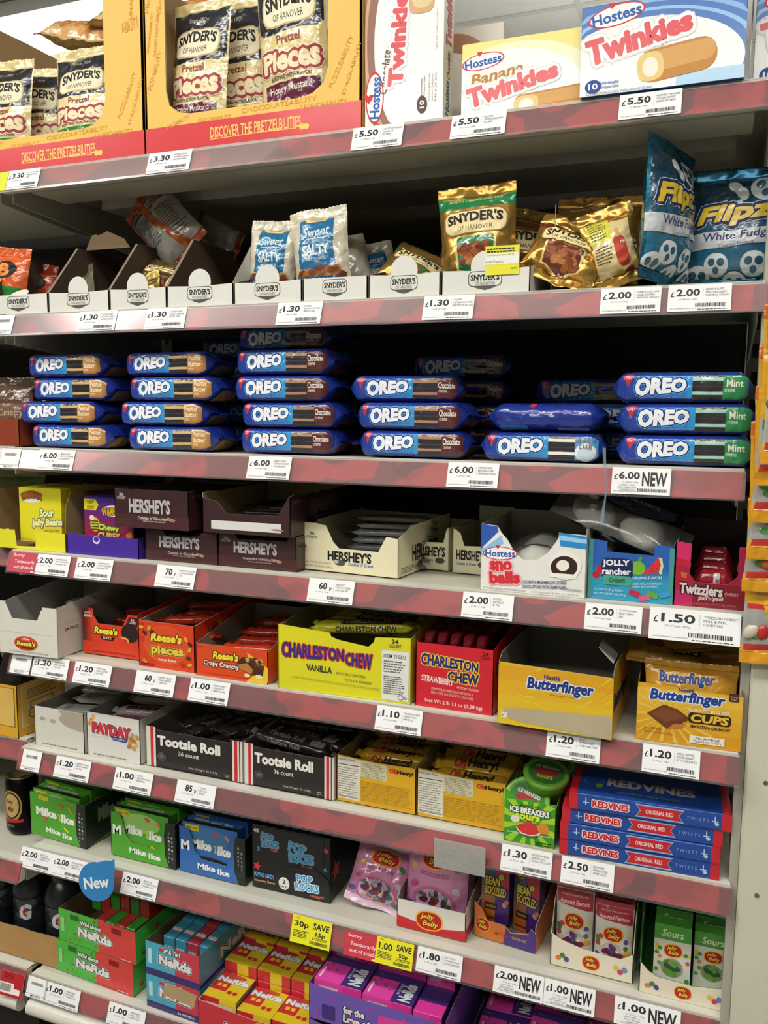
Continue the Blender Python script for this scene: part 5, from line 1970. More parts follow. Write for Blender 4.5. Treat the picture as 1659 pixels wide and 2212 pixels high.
def d_twiz(P):
    P.poly([(0, 1), (.2, .98), (.2, .6), (0, .66)], 'gloss #d82a6c')
    P.poly([(0, .76), (.19, .7), (.19, .62), (0, .62)], 'gloss #c4203c')
    P.poly([(.0, .62), (.2, .5), (.2, .3), (0, .26)], 'gloss #b81f34')
    P.rect(.86, .3, 1, .97, 'gloss #b81f50')
    P.poly([(0, .26), (.25, .2), (.25, 0), (0, 0)], 'gloss #c02460')
    P.poly([(.25, .37), (1, .36), (1, 0), (.25, 0)], 'gloss #8a1c2c')
    P.t('low', .12, .51, .08, .045, 'ink #d9a23a', .01)
    P.t('fat', .12, .465, .07, .05, 'ink #d9a23a', .01)
    P.t('Twizzlers', .36, .27, .6, .17, 'ink #d9ccc9', .045, 0, -.03, out=[('ink #3a1418', .0016)])
    P.t('pull‘n’peel', .5, .14, .34, .09, 'ink #d9c4c4', .03, .1)
    P.t('CHERRY', .78, .23, .19, .05, 'ink #c9b4b4', .01)
    P.t('15 - 2 OZ (56 g) PKGS. / NET WT 1 LB 14 OZ (850 g)', .54, .05, .62, .035, 'ink #b98a90', 0)


fp = jag(jag([(0, 0), (1, 0), (1, .96), (.86, .97), (.84, .5), (.72, .38), (.28, .38), (.2, .5), (.2, .96), (.06, 1), (0, .97)], 7, 9, .014, 3), 3, 9, .014, 4)
tray('twist_carton', 'dark pink cherry twists carton with high cut out at the right end', 'carton', x0, .016, z3, w, .088, .17, 'gloss #a61f44', 'card #3a2224', fp, SQ, 1.15, d_twiz, group=G3, edge='card #b9a9a0')


def d_tpk(P):
    P.t('Twizzlers', .62, .5, .09, .6, 'ink #e9e0e0', .04, 0, PI / 2)
    P.rect(0, .1, 1, .16, 'film #d9d4d4')


for i in range(4):
    flowpack('twist_pack', 'dark red wrapped pack of twists, %s in the pink carton' % ('front', 'second', 'third', 'rear')[i], 'candy pack', (x0 + .022, .03 + .033 * i, z3 + .004), w - .04, .045 + .006 * i, .03, 'film #9c1c2c', (lambda P: (P.rrect(.5, .2, .66, .9, 'film #d8d0d0', .2), P.t('Twizzlers', .58, .55, .62 * .045 / .09, .1 * .09 / .045, 'ink #8a1c2c', .03, 0, PI / 2))) if i == 0 else None, None, 0, 90 + i, .002, None, .012, .003, 'wrapped twist packs', 3, fins=False)

# ------------------------------------------------------------------ fifth shelf
z4 = ZS[4] + .002
G4 = 'candy cartons on the fifth shelf'


def reeses(P, cu, cv, w, h, sub=None, rot=0):
    P.t("Reese's", cu, cv, w, h, 'ink #ecd83a', .05, .15, rot, out=[('ink #4a2a14', .0016)])
    if sub:
        P.t(sub, cu, cv - h * .8, w * .6, h * .3, 'ink #efe6d9', .02)


def notch(a, b, c, d, hb):
    return [(0, 0), (1, 0), (1, 1 - .06), (d, .94), (c, hb), (b, hb), (a, 1), (0, 1)]


x0, w, _ = fit(4, -2, 120, 1300, -.03)
wt = tray('cup_carton', 'plain white open carton with small orange oval logo, front left of the fifth shelf', 'carton', x0, -.028, z4, w, .098, .24, 'card #d9d6ca', 'card #a9a8a0', jag(notch(.12, .24, .66, .76, .68), 3, 6, .01, 2), jag([(0, 0), (1, 0), (1, 1.15), (0, .94)], 2, 16, .012, 4), 1.1,
          lambda P: (P.rect(.0, .415, .94, .42, 'ink #b9b6aa'), P.ell(.46, .22, .2, .14, 'gloss #d8432a'), reeses(P, .46, .22, .32, .1), P.t('white', .46, .31, .12, .045, 'ink #f2ede4', .02), P.rect(.38, .12, .58, .15, 'ink #5a2a1c'), P.t('24 - 1.5 OZ (42 g) PKGS. / NET WT 2 LB 4 OZ (1.02 kg)', .5, .05, .66, .035, 'ink #6a6458', 0)),
          lambda P: (P.t('24 PKGS', .16, .5, .16, .055, 'ink #3a3630', .01), P.rect(.02, .62, .7, .625, 'ink #b9b6aa')), rot=.045, group=G4)
for i, (dx, y, dz, rz) in enumerate(((.055, .08, .07, .1), (.06, .12, .082, -.05), (.062, .06, .05, .15))):
    flowpack('cup_pack', 'white wrapped cup pack in the plain white carton', 'candy pack', (x0 + dx - .045, y, z4 + dz - .03), .1, .018, .04, 'film #c4c4be', None, lambda P: P.rect(.3, .3, .5, .6, 'film #6a4a3a'), (0, 0, rz), 100 + i, .0015, None, .014, .008, 'white wrapped cup packs', 3.5)

x0, w, _ = fit(4, 181, 301, 1315, .03)


def d_dark(P):
    P.grad(0, 0, .2, 1, '#5a1c14', '#d83c20', 6, 'u', 'gloss')
    P.rect(0, .0, 1, .28, 'gloss #d83c20')
    P.poly([(.0, 1), (.1, .99), (.1, .8), (0, .8)], 'gloss #4a1c18')
    P.t('34000', .1, .9, .12, .04, 'ink #e6d9d0', 0)
    P.t('48093', .1, .83, .15, .065, 'ink #e6d9d0', .01)
    P.poly([(.78, .72), (.84, .9), (.99, .9), (.99, .7)], 'gloss #4a1c18')
    P.t('24', .9, .84, .06, .05, 'ink #efe6de', .01)
    P.t('COUNT', .9, .78, .12, .05, 'ink #efe6de', .01)
    reeses(P, .42, .54, .42, .16)
    P.poly([(.32, .42), (.58, .42), (.55, .34), (.35, .34)], 'ink #2c1a16')
    P.t('DARK', .45, .39, .16, .055, 'ink #e0c9b4', .02)
    P.ell(.85, .55, .15, .2, 'ink #2c1c1c')
    P.poly([(.68, .44), (.74, .46), (.8, .44), (.84, .38), (.82, .33), (.78, .4), (.7, .41)], 'ink #d9a04a')
    P.t('24 - 1.5 OZ (42 g) PKGS. / NET WT 2 LB 4 OZ (1.02 kg)', .5, .07, .86, .045, 'ink #5a140c', 0)


tray('cup_carton', 'orange and dark red open carton with dark peanut cup picture', 'carton', x0, .03, z4, w, .086, .22, 'gloss #d83c20', 'card #8a8478', jag(notch(.12, .28, .72, .82, .68), 6, 6, .012, 3), jag([(0, 0), (1, 0), (1, 1.2), (0, .96)], 2, 16, .015, 4), 1.1, d_dark, group=G4)
for i in range(3):
    flowpack('cup_pack', 'dark red wrapped cup pack in the orange carton with dark cup picture', 'candy pack', (x0 + .02, .05 + .035 * i, z4 + .025 + .012 * i), .085, .02, .032, 'film #7a1c18', None, None, 0, 104 + i, .0012, None, .012, .005, 'dark red cup packs', 3.5)

x0, w, _ = fit(4, 301, 421, 1347, .004)


def d_rp(P):
    P.ell(.5, .52, .4, .42, 'gloss #e0562a')
    P.ell(.5, .55, .36, .36, 'gloss #dc4a22')
    reeses(P, .5, .68, .56, .2)
    P.t('pieces', .52, .38, .58, .24, 'ink #e6c84a', .05, 0, 0, out=[('ink #e6c84a', .0022), ('ink #3a2014', .0014)])
    P.t('Peanut Butter', .52, .2, .32, .06, 'ink #efe0cf', .02)
    R = random.Random(8)
    for cu, cv, c in ((.12, .74, '#4a2414'), (.2, .86, '#e0a02a'), (.08, .6, '#c83a1c'), (.25, .78, '#4a2414'), (.86, .7, '#e0a02a'), (.93, .6, '#4a2414'), (.92, .48, '#e0a02a'), (.8, .12, '#b8301c'), (.92, .16, '#e0a02a'), (.86, .06, '#d84a1c'), (.9, .3, '#5a2a18'), (.06, .86, '#e0a02a'), (.12, .12, '#e08a2a')):
        P.ell(cu, cv, .045, .04, 'gloss ' + c, R.uniform(-1, 1), 14)
    P.t('24 COUNT', .07, .93, .1, .04, 'ink #4a1c0c', 0)
    P.lines(.03, .03, .3, .1, 2, 'ink #6a1c0c', 3)


tray('pieces_carton', 'orange open carton printed with round candy pieces', 'carton', x0, .004, z4, w, .082, .26, 'gloss #d8401f', 'card #8a8478', SQ, [(0, 0), (1, 0), (1, 1.25), (0, 1)], 1.2, d_rp, lambda P: (reeses(P, .62, .82, .34, .24), beans(P, .3, .75, .12, .18, 6, 3, .006, ('#5a2a18', '#e0a02a'))), group=G4, edge='card #c9bfae')


def orange_bar(label, loc, L, seed, rz, col='film #c83a1c', txt="Reese's", group='orange wrapped candy bars', tc='ink #6a2a14', dz=0):
    return flowpack('candy_bar', label, 'candy bar', loc, L, .016, .034, col, None, lambda P: (P.t(txt, .5, .5, .4, .5, tc, .03, .1), P.ell(.2, .5, .05, .2, 'film #3a1a10')), (0, 0, rz), seed, .0012, None, .014, .008, group, 3.5, cut=(14, 5))


for i, (dx, y, dz, rz) in enumerate(((.03, .05, .062, .5), (.045, .09, .066, .4), (.025, .13, .07, .55), (.05, .03, .046, .1))):
    orange_bar('orange wrapped pack lying in the carton with round candy pieces', (x0 + dx - .01, y, z4 + dz), .09, 110 + i, rz)

x0, w, _ = fit(4, 424, 579, 1397, -.002)


def d_crisp(P):
    P.poly([(.72, .9), (.8, .2), (.7, 0), (.98, 0), (1, .1), (1, .5)], 'gloss #e4c62c')
    reeses(P, .42, .70, .36, .26)
    P.t('Crispy Crunchy', .36, .40, .5, .2, 'ink #f0e4d4', .035, 0, -.03, out=[('ink #3a1c10', .0012)])
    P.poly([(.58, .55), (.66, .75), (.84, .72), (.95, .5), (.93, .24), (.78, .22), (.62, .38)], 'ink #4a2818')
    P.poly([(.6, .5), (.72, .58), (.8, .4), (.78, .25), (.62, .38)], 'ink #b87a3c')
    nuggets(P, .62, .5, .92, .7, 14, 2, .005, ('#5a3018', '#8a5a2c', '#c9a06a'))
    P.ell(.88, .2, .05, .07, 'ink #ecd9a4')
    P.ell(.72, .2, .04, .06, 'ink #ecd9a4')
    P.t('18 - 1.7 OZ (48 g) BARS / NET WT 1 LB 14.6 OZ (867 g)', .42, .1, .6, .05, 'ink #8a1c0c', 0)
    P.t('18 COUNT', .06, .9, .08, .05, 'ink #6a1c0c', 0)


tray('crispy_carton', 'low orange carton of crispy bars with chocolate bar picture', 'carton', x0, -.002, z4, w, .056, .2, 'gloss #dc4a1c', 'card #8a8478', SQ, [(0, 0), (1, 0), (1, 1.5), (.9, 1.6), (0, 1)], 1.5, d_crisp, group=G4)
for i, (dx, y, dz, rz) in enumerate(((.03, .02, .034, .2), (.04, .06, .038, .25), (.03, .1, .042, .3), (.045, .13, .055, .35))):
    orange_bar('orange wrapped bar in the low crispy bar carton', (x0 + dx, y, z4 + dz), .1, 114 + i, rz, 'film #c4341c')

# bright yellow nougat carton
x0, w, _ = fit(4, 604, 882, 1351, -.004)
w += .002
hv = .108


def d_cv(P):
    P.t('CHARLESTON', .27, .61, .48, .21, 'ink #3a2f7c', .05, 0, -.0, out=[('ink #c8402c', .0016)], grow=-.16)
    P.t('CHEW', .62, .56, .2, .21, 'ink #3a2f7c', .05, 0, -.02, out=[('ink #c8402c', .0016)], grow=.14)
    P.t('VANILLA', .32, .37, .2, .1, 'ink #3a3a2c', .03, 0, -.03)
    P.t('ARTIFICIALLY FLAVORED', .56, .33, .22, .04, 'ink #6a6a3c', 0, 0, -.03)
    P.t('CHEWY FLAVORED NOUGAT WITH A DELICIOUS CHOCOLATEY COATING', .44, .18, .66, .035, 'ink #b4a22c', 0, 0, -.03)
    P.t('F175314-1525@D', .62, .24, .2, .045, 'ink #4a4a3a', 0, 0, -.02)
    P.t('24', .885, .9, .05, .06, 'ink #3a2f5c', .02)
    P.t('COUNT', .885, .83, .09, .05, 'ink #3a2f5c', .01)
    P.rect(.79, .03, .985, .76, 'paper #e4e4dc')
    P.t('ITEM 215313', .885, .68, .16, .055, INK, .01)
    P.lines(.805, .44, .97, .63, 5, 'ink #6a6a66', 5)
    P.lines(.805, .12, .97, .40, 9, 'ink #6a6a66', 6)
    P.ell(.93, .08, .022, .036, 'ink #3a3a3a')
    P.ell(.93, .08, .017, .028, 'paper #e4e4dc')
    P.t('D', .966, .08, .016, .04, INK, .01)


fp = [(0, 0), (1, 0), (1, .97), (.74, .93), (.73, .86), (.69, .78), (.46, .84), (.41, .88), (.405, .93), (.0, .99)]
r = tray('nougat_carton', 'wide bright yellow nougat carton with white ingredient sticker', 'carton', x0, -.008, z4, w, hv, .19, 'gloss #ddd822', 'card #8f8f5c', fp, [(0, 0), (1, 0), (1, 1), (.6, 1.02), (0, .97)], 1.0, d_cv, lambda P: (P.t('CHARLESTON CHEW', .5, .6, .7, .25, 'ink #3a2f7c', .04)), rot=.04, group=G4)
for i, (dx, y, dz, rz) in enumerate(((.085, .02, .088, .16), (.08, .05, .086, .1), (.08, .09, .085, .05), (.075, .13, .084, 0))):
    flowpack('nougat_bar', 'yellow wrapped nougat bar in the wide yellow carton, %s' % ('slanting at the front', 'second', 'third', 'rearmost')[i], 'candy bar', (x0 + dx - .04, y, z4 + dz), .17, .016, .034, 'film #cfc92a', lambda P: P.t('CHARLESTON CHEW', .55, .5, .6, .6, 'ink #3a2f5c', .03), lambda P: (P.rect(.3, .1, .9, .9, 'film #3a2f3c'), P.t('CHARLESTON CHEW', .58, .5, .5, .5, 'ink #b4ae3a', .03)), (0, -.06 if i == 0 else 0, rz), 120 + i, .001, None, .014, .008, 'wrapped nougat bars', 4)

# red strawberry nougat carton
x0, w, _ = fit(4, 897, 1064, 1388, .002)


def d_cs(P):
    P.t('CHARLESTON', .44, .73, .74, .17, 'ink #2f2a6c', .05, 0, -.05, out=[('ink #e0c83a', .0016)], grow=-.14)
    P.t('CHEW', .62, .52, .4, .17, 'ink #2f2a6c', .05, 0, -.03, out=[('ink #e0c83a', .0016)], grow=.1)
    P.t('STRAWBERRY', .29, .44, .42, .1, 'ink #f0dcd8', .03, 0, -.06)
    P.t('ARTIFICIALLY FLAVORED', .68, .36, .28, .035, 'ink #f0dcd8', 0, 0, -.04)
    P.t('CHEWY FLAVORED NOUGAT WITH A', .48, .29, .54, .04, 'ink #e8c9c4', .0, 0, -.04)
    P.t('DELICIOUS CHOCOLATEY COATING', .48, .23, .54, .04, 'ink #e8c9c4', .0, 0, -.04)
    P.t('Net Wt 2 lb 13 oz (1.28 kg)', .5, .09, .74, .075, 'ink #f0dcd8', .015, 0, -.02)
    P.t('24', .9, .93, .07, .055, 'ink #3a1418', .01)
    P.t('COUNT', .9, .87, .13, .045, 'ink #3a1418', .01)


tray('nougat_carton', 'red strawberry nougat carton right of the bright yellow one', 'carton', x0, .002, z4, w, .1, .2, 'gloss #d0202e', 'card #7a2a2e', SQ, [(0, 0), (1, 0), (1, 1.15), (.5, 1.1), (0, 1)], 1.1, d_cs, lambda P: P.t('CHARLESTON', .35, .66, .55, .24, 'ink #2f2a5c', .05), group=G4)
for i in range(5):
    flowpack('nougat_bar', 'dark red wrapped nougat bar standing in the red carton, %s from left' % ('first', 'second', 'third', 'fourth', 'fifth')[i], 'candy bar', (x0 + .018 + .021 * i, .03, z4 + .078), .15, .03, .018, 'film #8a1a28', None, None, (0, 0, PI / 2 - .02), 130 + i, .001, None, .014, .006, 'wrapped nougat bars', 4, fins=False)

# torn empty yellow carton
x0, w, _ = fit(4, 1075, 1322, 1433, -.02)


def yellowfire(P, seed, n=26):
    R = random.Random(seed)
    for i in range(n):
        u, v = R.uniform(.02, .9), R.uniform(.05, .9)
        a, L = R.uniform(-.6, 1.0), R.uniform(.08, .3)
        u2, v2 = min(.99, max(.01, u + L * math.cos(a))), min(.97, max(.03, v + L * math.sin(a)))
        k = P.k
        P.poly([(u, v), (u2, v2), (u2 - .01, min(.98, v2 + .014))], 'gloss ' + R.choice(('#e8d040', '#c98a18', '#d89a1c')))
        P.k = k + .1
    P.k += 1


def d_bf(P):
    P.grad(0, 0, 1, .955, '#e4c428', '#dca420', 4, 'v', 'gloss')
    yellowfire(P, 4)
    P.t('Butterfinger', .55, .70, .58, .24, 'ink #22367c', .045, .15, .0, out=[('ink #dfe4ea', .0016)])
    P.t('Nestlé', .48, .845, .14, .075, 'ink #22367c', .02)
    P.t('crispety, crunchety, peanut-buttery!', .58, .575, .24, .025, 'ink #4a3a1c', 0)
    fp_ = [(.06, .19), (.05, .26), (.2, .29), (.98, .36), (.99, .33), (.99, .02), (.985, .0), (.2, .07), (.1, .1)]
    P.poly(jag(fp_, 2, 20, .012, 6), 'kraft #b7a98c')
    P.rect(.035, .1, .085, .19, 'paper #e4e0d4')
    P.t('✓', .05, .15, .03, .05, INK, .01)


tray('butter_carton', 'empty yellow carton with torn grey front and tall open top', 'carton', x0, -.022, z4, w, .092, .19, 'gloss #e0b424', 'card #7d7a70', [(0, 0), (1, 0), (1, .96), (0, 1)], [(0, 0), (1, 0), (1, 1.12), (.08, 1.12), (0, 1)], 1.12, d_bf, lambda P: (yellowfire(P, 6, 14), P.t('Butterfinger', .4, .5, .7, .34, 'ink #1c2c68', .045, .15)), rot=-.03, group=G4)
fl = MB()
fl.prism([(0, 0), (.045, 0), (.045, .032), (0, .03)], Vector((w - .005, .03, .101)), Vector((0, 1, .02)), Vector((-.7, 0, .7)), Vector((.7, 0, .7)), .0012, 'card #b4b2a8', 'gloss #e0b424', 'card #b4b2a8')
fl.build('side_flap', [o for o in bpy.data.objects if o.name == 'butter_carton'][0])

# peanut cup carton with pouches
x0, w, _ = fit(4, 1373, 1599, 1478, -.006)


def d_cups(P, full=True):
    P.grad(0, 0, 1, .925, '#d89a1c', '#e4b83c', 4, 'v', 'gloss')
    for i in range(22):
        a = PI * 2 * i / 22
        k = P.k
        cu, cv = .3, .5
        P.poly([(cu, cv), (min(.99, max(.01, cu + .5 * math.cos(a))), min(.92, max(.02, cv + .6 * math.sin(a)))), (min(.99, max(.01, cu + .5 * math.cos(a + .08))), min(.92, max(.02, cv + .6 * math.sin(a + .08))))], 'gloss #e6c050')
        P.k = k + .1
    P.k += 1
    P.t('Butterfinger', .48, .80, .72, .24, 'ink #22418c', .045, .15, .0, out=[('ink #e4e8ec', .0014)])
    P.t('Nestlé', .47, .94, .15, .07, 'ink #22367c', .02)
    P.poly([(.1, .48), (.26, .66), (.4, .6), (.52, .46), (.42, .34), (.3, .24)], 'gloss #6a3a1c')
    P.poly([(.14, .48), (.26, .6), (.38, .56), (.46, .47), (.36, .42), (.28, .36)], 'gloss #7d4824')
    P.poly([(.3, .24), (.36, .34), (.46, .36), (.5, .44), (.45, .28), (.35, .25)], 'gloss #c07a2c')
    P.rrect(.5, .40, .9, .58, 'ink #2c2218', .3)
    P.t('PEANUT', .58, .62, .18, .055, 'ink #efe4c4', .03)
    P.t('BUTTER', .8, .62, .18, .055, 'ink #efe4c4', .03)
    P.t('CUPS', .7, .49, .36, .14, 'ink #e6b83c', .05, .1)
    P.t('SMOOTH & CRUNCHY', .71, .345, .38, .05, 'ink #2c2218', .02, .1)
    P.t('24 / 1.5 OZ PACKS', .16, .23, .17, .045, 'ink #6a4a14', 0)
    P.t('NET WT 2.25 LB (36 OZ / 1.02 kg)', .22, .16, .28, .045, 'ink #6a4a14', 0)
    P.rect(.52, .06, .85, .19, 'paper #ece8dc')
    P.t('No Artificial', .69, .15, .22, .045, INK, .01)
    P.t('Flavors or Colors', .69, .1, .26, .045, INK, 0)
    P.rrect(.87, .84, .96, .97, 'ink #4a2418', .15)
    P.t('Cocoa', .915, .92, .07, .03, 'ink #e0c9a4', 0)
    P.t('Plan', .915, .875, .05, .03, 'ink #e0c9a4', 0)


x0c, wc = x0, w
tray('cup_carton', 'golden yellow peanut butter cup carton at the right end of the fifth shelf', 'carton', x0, -.008, z4, w, .082, .19, 'gloss #dca428', 'card #8a7434', [(0, 0), (1, 0), (1, .93), (.04, 1), (0, 1)], SQ, 1.0, d_cups, rot=.04, group=G4)


def d_cpk(P):
    P.t('Butterfinger', .46, .78, .62, .2, 'ink #22418c', .045, .15, 0, out=[('ink #dcb860', .001)])
    P.poly([(.18, .45), (.36, .55), (.5, .45), (.4, .3), (.24, .3)], 'film #6a3a1c')
    P.rrect(.5, .22, .86, .46, 'film #2c2218', .3)
    P.t('CUPS', .68, .34, .3, .2, 'ink #e6b83c', .05, .1)
    P.t('PEANUT BUTTER', .66, .53, .32, .08, 'ink #efe4c4', .03)


for i, (y, h_, rx, lb) in enumerate(((.012, .104, -.1, 'golden peanut cup pouch standing at the front of its carton'), (.06, .106, -.12, 'golden peanut cup pouch second in its carton'), (.1, .108, -.15, 'golden peanut cup pouch at the back of its carton'))):
    pouch('cup_pouch', lb, 'bag', (x0 + w / 2 + .002 * i, y + .004, z4 + .004), w - .012, h_, .03, 'film #c08a24', d_cpk, (rx, .02 * i, .04), None, 140 + i, .003, 'golden peanut cup pouches', .008)
for i, (u, v, rx, ry) in enumerate(((1450, 1415, -1.25, .1), (1500, 1400, -1.3, -.12))):
    xx, zz = XZ(u, v, .07)
    pouch('cup_pouch', ('brown gold pouch lying on top of the peanut cup carton, lower', 'brown gold pouch lying on top of the peanut cup carton, upper')[i], 'bag', (xx, .04 + .02 * i, zz - .008 + .006 * i), .12, .1, .02, 'film #a87c34', d_cpk, (rx, ry, .1), None, 144 + i, .003, 'golden peanut cup pouches', .008)

# ------------------------------------------------------------------ sixth shelf
z5 = ZS[5] + .002
G5 = 'candy cartons on the sixth shelf'
x0, w, _ = fit(5, 77, 183, 1526, .018)
hh = .078
tray('bar_carton', 'plain white carton with ragged hole torn in its front, leftmost on the sixth shelf', 'carton', x0, .018, z5, w, hh, .25, 'card #d4d2c8', 'card #9a988e', SQ, jag([(0, 0), (1, 0), (1, 1.05), (0, 1)], 2, 14, .01, 3), 1.05,
     lambda P: (P.poly(jag([(.5, .99), (.99, .99), (.99, .52), (.8, .55), (.62, .62), (.52, .72), (.5, .8), (.56, .86)], 2, 8, .02, 4), 'kraft #aaa292'), P.ell(.17, .7, .06, .05, 'kraft #aaa292'), P.ell(.38, .68, .06, .055, 'kraft #aaa292'), P.lines(.15, .06, .9, .12, 1, 'ink #8a877e', 4)), None, group=G5)
for i, (dx, y, dz, rz) in enumerate(((.035, .05, .05, .25), (.05, .09, .062, .2), (.03, .13, .066, .1))):
    flowpack('peanut_bar', 'white wrapped bar in the plain white carton with torn front', 'candy bar', (x0 + dx - .02, y, z5 + dz), .1, .014, .036, 'film #b9b8b2', None, lambda P: P.rect(.2, .1, .35, .9, 'film #9a9894'), (0, 0, rz), 200 + i, .0015, None, .014, .008, 'white wrapped bars', 3.5, cut=(12, 4))
x0, w, _ = fit(5, 190, 304, 1540, .018)


def d_pay(P):
    R = random.Random(4)
    for cu, cv in ((.09, .82), (.13, .9), (.06, .74), (.86, .62), (.9, .5), (.82, .46), (.93, .42), (.88, .34), (.8, .37), (.95, .6), (.84, .54)):
        P.ell(cu, cv, .045, .05, 'ink ' + R.choice(('#c99450', '#b57c38', '#d9ac6c')), R.uniform(0, 3), 14)
    P.t('PAYDAY', .47, .66, .72, .24, 'gloss #d6323a', .05, 0, -.02, out=[('ink #e9e4d8', .0026), ('ink #4a2f5c', .0014)])
    P.poly([(.45, .53), (.78, .52), (.74, .44), (.5, .45)], 'ink #2f3f8c')
    P.t('PEANUT CARAMEL BAR', .62, .485, .24, .035, 'ink #e4e4ec', .01)
    P.rect(.03, .47, .4, .475, 'ink #b4b2a8')
    P.lines(.12, .05, .8, .1, 1, 'ink #8a877e', 7)


tray('bar_carton', 'white open carton with red lettering and peanuts, second on the sixth shelf', 'carton', x0, .018, z5, w, .084, .25, 'card #dad8d0', 'card #8f8d85', SQ, [(0, 0), (1, 0), (1, 1.08), (0, 1)], 1.08, d_pay, None, group=G5)
for i, (dx, y, dz, rz) in enumerate(((.045, .07, .058, .25), (.05, .11, .07, .2), (.055, .15, .076, .15), (.035, .05, .048, .1))):
    flowpack('peanut_bar', 'pale bar with red lettering in the carton with peanuts', 'candy bar', (x0 + dx - .025, y, z5 + dz), .105, .016, .036, 'film #b4aeae', None, lambda P: (P.rect(.2, .1, .85, .5, 'film #4a3a5c'), P.t('PAYDAY', .5, .5, .5, .6, 'ink #a83a44', .04)), (0, 0, rz), 205 + i, .0015, None, .014, .008, 'pale peanut bars', 3.5, cut=(12, 4))


def d_toot(P):
    P.rect(0, 0, .1, 1, 'card #dcd8cc')
    P.rect(.9, 0, 1, 1, 'card #dcd8cc')
    for u in (.045, .92):
        P.rect(u, 0, u + .032, 1, 'ink #c8303c')
    P.rect(.97, 0, .98, 1, 'ink #2a2422')
    P.t('Tootsie Roll', .45, .68, .66, .26, 'ink #e9e6de', .05)
    P.t('36 count', .45, .43, .22, .11, 'ink #d9d6ce', .02)
    P.t('Net Weight 36 x 64g', .6, .11, .3, .07, 'ink #c9c6be', 0)
    P.ell(.845, .1, .022, .035, 'ink #c9c6be')
    P.ell(.845, .1, .017, .026, 'gloss #262021')
    P.ell(.165, .28, .045, .1, 'ink #6a6462')
    P.ell(.165, .28, .037, .082, 'gloss #262021')
    P.ell(.165, .28, .026, .058, 'ink #6a6462')


def d_roll(P):
    P.t('Tootsie Roll', .4, .5, .46, .62, 'ink #7d7876', .04)
    P.bars(.72, .15, .9, .85, 'ink #a9a6a2', 3, 14)


x0, w, _ = fit(5, 318, 524, 1565, .024)
xt2, wt2, _ = fit(5, 530, 722, 1606, .026)
protoT = None
for k, (xx, ww, lb) in enumerate(((x0, w, 'left'), (xt2, wt2, 'right'))):
    fp = [(0, 0), (1, 0), (1, .97), (.92, 1), (.86, .92), (.12, .93), (.06, 1), (0, .96)]
    tray('roll_carton', 'black and white striped chocolate roll carton, %s of two' % lb, 'carton', xx, .024, z5, ww, .074, .2, 'gloss #262021', 'card #7a766c', fp, SQ, 1.0, d_toot, lambda P: (P.rect(0, 0, 1, 1, 'card #d4d0c4'), P.rect(.05, 0, .12, 1, 'ink #c8303c')), lambda P: P.rect(0, 0, 1, 1, 'card #d4d0c4'), group=G5)
    R = random.Random(5 + k)
    spots = [(.5, .03, .052, .0), (.5, .07, .056, .04), (.5, .11, .058, -.03), (.5, .15, .058, .03), (.46, .05, .07, .3 if k else .7), (.54, .09, .074, -.2 if k else .5), (.48, .13, .074, .1)]
    if k == 0:
        spots = [(.3 + .12 * q, .03 + .02 * (q % 2), .045 + .014 * (q % 3), 1.15 + .1 * math.sin(q)) for q in range(6)] + [(.5, .15, .05, .0), (.45, .05, .072, .95), (.7, .06, .07, 1.25)]
    for i, (fx, y, dz, rz) in enumerate(spots):
        lab = 'dark brown wrapped chocolate roll in the %s black and white carton' % lb
        loc = (xx + ww * fx - .07 * math.cos(rz) + .016 * math.sin(rz), y + .01, z5 + dz - .016)
        if protoT is None:
            protoT = flowpack('chocolate_roll', lab, 'candy bar', loc, .14, .0165, .032, 'film #2b2324', lambda P: P.t('Tootsie Roll', .4, .5, .44, .5, 'ink #8a8583', .03), d_roll, (0, 0, rz), 210, .0008, 'film #8a8785', .012, .006, 'dark wrapped chocolate rolls', 4, cut=(16, 5))
        else:
            dup(protoT, loc, (0, 0, rz), lab)
# one brighter red-brown roll across the right carton
rr = dup(protoT, (xt2 + .012, .03, z5 + .078), (0, .16, .12), 'red brown chocolate roll slanting across the front of the right black carton')


def d_oh(P):
    P.poly([(.01, .97), (.3, .95), (.3, .05), (.01, .07)], 'paper #d9d6c8')
    P.t('Nutrition Facts', .13, .92, .22, .045, INK, .01)
    P.rect(.02, .80, .29, .815, INK)
    P.lines(.02, .12, .29, .78, 13, 'ink #8a877c', 3, .35)
    P.rect(.02, .1, .29, .11, INK)
    P.poly([(.3, .95), (.64, .93), (.64, .58), (.3, .6)], 'paper #cfcaa8')
    P.lines(.32, .61, .62, .92, 9, 'ink #8a846a', 5, .4)
    P.t('Oh', .72, .84, .1, .1, 'gloss #c8382c', .06)
    P.t('Henry!', .87, .83, .2, .11, 'ink #2a1f14', .05)
    P.lines(.31, .1, .96, .54, 9, 'ink #b8902a', 9, .4, .1)


x0, w, _ = fit(5, 727, 897, 1632, .028)
xo2, wo2, _ = fit(5, 901, 1092, 1668, .03)


def d_ohbar(P):
    P.t('Oh', .28, .5, .16, .7, 'ink #a8382c', .06, .1)
    P.t('Henry!', .58, .5, .4, .72, 'ink #2c2018', .055, .1)


